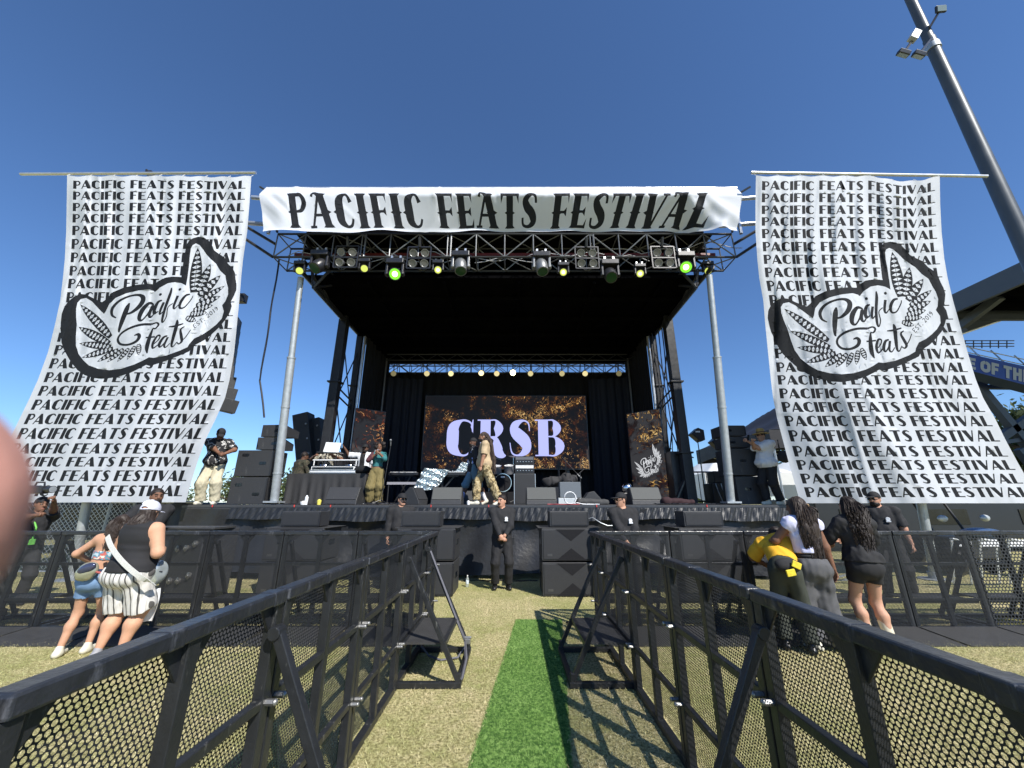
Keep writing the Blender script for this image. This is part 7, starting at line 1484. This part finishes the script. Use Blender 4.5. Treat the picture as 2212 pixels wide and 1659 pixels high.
t = thing('belt_bag', 'shiny silver belt bag worn on the girl\'s back', 'bag', at(188, 1235, 4.80)); f = Field((-.2, -.15, -.2), (.2, .15, .2), .009); M = Matrix.Rotation(R(-25), 3, 'Y'); f.ell((0, 0, 0), (.12, .065, .095), M); f.wrinkle(.004, 40, 2); V, F = f.mesh(); npmesh('bag', V, F, pm('olive_silver_vinyl', (.42, .43, .33), .25, .5, .25, 9), t); f = Field((-.2, -.15, -.2), (.2, .15, .2), .009); f.ell((.03, -.045, .04), (.10, .035, .05), M); V, F = f.mesh(); npmesh('front_pocket', V, F, pm('dark_shiny_vinyl', (.06, .07, .12), .12, .3, .3, 14), t); b = MB(); b.path([(.1, .0, .0), (.22, -.02, -.02), (.3, .03, 0)], .012); b.build('strap', pm('red_strap', (.4, .1, .09), .6), t)
# ------------------------------------------------------------------ at right: leaning on the front line barriers
loc = Vector((3.60, 5.05, 0)); rz = R(186)
p = Person('woman with very long hair, cropped white top and grey jeans, back turned, at right', loc, rz, 1.68, 1.06, .0, True, lean=.10, side=-.04, head=(R(28), .0), skin=SK_b, vox=.0065, hands=[(.22, -.40, 1.10), (-.30, -.02, .78)], poles=[(.8, .4, -.6), (-.7, .6, -.2)], feet=[(.12, -.04, 0), (-.13, .06, 0)])
p.body(); p.shirt(F_lav, .28, .13, e=.020, wr=.007, name='top'); p.trousers(F_grey, 1.95, .07, e=.020, loose=.050, wr=.012, name='jeans'); p.shoes(F_wshoe); f = p.field(vox=.009); f.ell(p.pel + p.up * .095 * p.S, (.158 * p.S * p.g, .122 * p.S * p.g, .05), p.B); f.half(p.pel + p.up * .12, p.up); f.half(p.pel + p.up * .06, -p.up); p.put(f, 'waistband', F_bpant)
p.longhair(340, .76, .014, MATS['brown_black_hair'], .0042, seed=5, fall=.13, spread=1.15)
loc = Vector((4.28, 5.12, 0)); rz = R(176)
p = Person('woman in black long-sleeved top, black shorts and cream boots, back turned, at right', loc, rz, 1.68, 1.06, .0, True, lean=.08, side=-.05, head=(R(6), .05), skin=(.52, .29, .195), vox=.0065, hands=[(.16, -.36, 1.12), (-.16, -.36, 1.12)], poles=[(.9, .3, -.6), (-.9, .3, -.6)], feet=[(.09, -.04, 0), (-.07, .05, 0)])
p.body(); p.shirt(F_black, 1.9, .02, e=.024, wr=.009, flare=.01, name='top'); p.trousers(F_bpant, .42, .06, e=.014, loose=.0, wr=.004, name='shorts'); p.shoes(F_boot, boot=.22, name='boot'); p.longhair(320, .54, .022, M_hair, .0048, seed=9, fall=.13, spread=1.12)
loc = Vector((3.95, 5.50, 0)); p = Person('person with dark hair and tan clip, glimpsed between the two women at right', loc, R(180), 1.60, 1.0, 0, True, head=(R(-20), .05), skin=SK_m, hands=[(.15, -.2, 1.0), (-.15, -.2, 1.0)], poles=[(.9, .3, -.6), (-.9, .3, -.6)]); p.body(); p.shirt(F_mar, .9); p.trousers(F_bpant); p.shoes(F_shoe); p.longhair(90, .25, .01, M_hair, .005, seed=2)
b = MB(); b.ell(p.hc + p.HB @ Vector((0, .12, .08)), (.06, .03, .035), p.HB); b.build('hair_clip', pm('tan_clip', (.55, .36, .18), .4), p.root, smooth=True)
loc = Vector((3.24, 5.02, 0)); rz = R(150)
p = Person('person in yellow shirt bending forward over the front barrier at right', loc, rz, 1.60, .95, 0, False, lean=.98, head=(0, .2), skin=SK_b, hands=[(.16, -.62, .80), (-.16, -.62, .80)], poles=[(.9, -.2, -.6), (-.9, -.2, -.6)], feet=[(.12, -.02, 0), (-.12, .02, 0)])
p.body(); p.shirt(F_yel, .9, .10, e=.024, wr=.012, flare=.0, fr=18); p.trousers(fabric('dark_green_cloth', (.035, .04, .03)), loose=.02); p.shoes(F_shoe); p.shorthair()
t = thing('waist_pack', 'black waist pack with yellow flaps worn by the bending person', 'bag', at(1700, 1222, 4.84)); f = Field((-.25, -.2, -.2), (.25, .2, .2), .012); f.ell((0, 0, 0), (.14, .07, .08)); f.wrinkle(.01, 28, 5); V, F = f.mesh(); npmesh('bag', V, F, F_bpant, t)
for x, z, r_ in ((.05, .02, 25), (-.03, -.06, -10)): b = MB(); b.box((x, -.09, z), (.10, .02, .07), Matrix.Rotation(R(r_), 3, 'Y')); b.build('yellow_flap', pm('yellow_print', (.70, .55, .03), .6, 0, .4, 30), t, bevel=.006)

# ------------------------------------------------------------------ third level: pieces that belong to a part
SUB = {'moving_head_light': {'lens': 'lamp_head', 'lens_rim': 'lamp_head'}, 'blinder_light': {'lamp': 'lamp_can'}, 'par_can': {'lens': 'can'}, 'loudspeaker': {'handle': 'cabinet', 'dark_triangle': 'grille'},
       'drum_kit': {'bass_drum_head': 'bass_drum_shell', 'bass_drum_hoop': 'bass_drum_shell', 'drum_emblem': 'bass_drum_shell', 'tom_head': 'tom_shell', 'tom_hoop': 'tom_shell', 'snare_head': 'snare_shell', 'snare_hoop': 'snare_shell', 'floor_tom_head': 'floor_tom_shell', 'floor_tom_hoop': 'floor_tom_shell', 'cymbal': 'cymbal_stand'},
       'amplifier_head': {'knob': 'front_panel'}, 'laptop': {'sticker': 'lid'}, 'person': {'badge': 'shirt', 'belt': 'trousers', 'cap_seams': 'cap', 'hat_band': 'straw_hat', 'lanyard': 'shirt'}, 'stage_monitor': {'grille': 'cabinet'},
       'guitar_amplifier': {'handle': 'cabinet'}, 'floodlight_mast': {'floodlight_glass': 'floodlight'}, 'leaning_panel': {'latches': 'panel'}, 'video_camera': {'lens': 'lens_barrel'}, 'video_column': {'picture': 'cabinet'}, 'led_screen': {'picture': 'cabinet'}, 'dj_console': {'platter': 'decks'}, 'belt_bag': {'front_pocket': 'bag'}, 'crossbody_bag': {'zip': 'bag'}, 'waist_pack': {'yellow_flap': 'bag'}, 'stadium_stand': {'sign_letters': 'lettered_fascia'}}
def mid(o):
    v = np.zeros(len(o.data.vertices) * 3, np.float32); o.data.vertices.foreach_get('co', v); return v.reshape(-1, 3).mean(0)
for root in [o for o in COL.objects if o.parent is None]:
    rule = SUB.get(root.name.split('.')[0])
    if not rule: continue
    parts = [(c, c.name.split('.')[0], mid(c)) for c in root.children if c.type == 'MESH']
    for c, nm, m in parts:
        if nm in rule:
            cand = [(float(((m - q[2]) ** 2).sum()), i) for i, q in enumerate(parts) if q[1] == rule[nm]]
            if cand: c.parent = parts[min(cand)[1]][0]
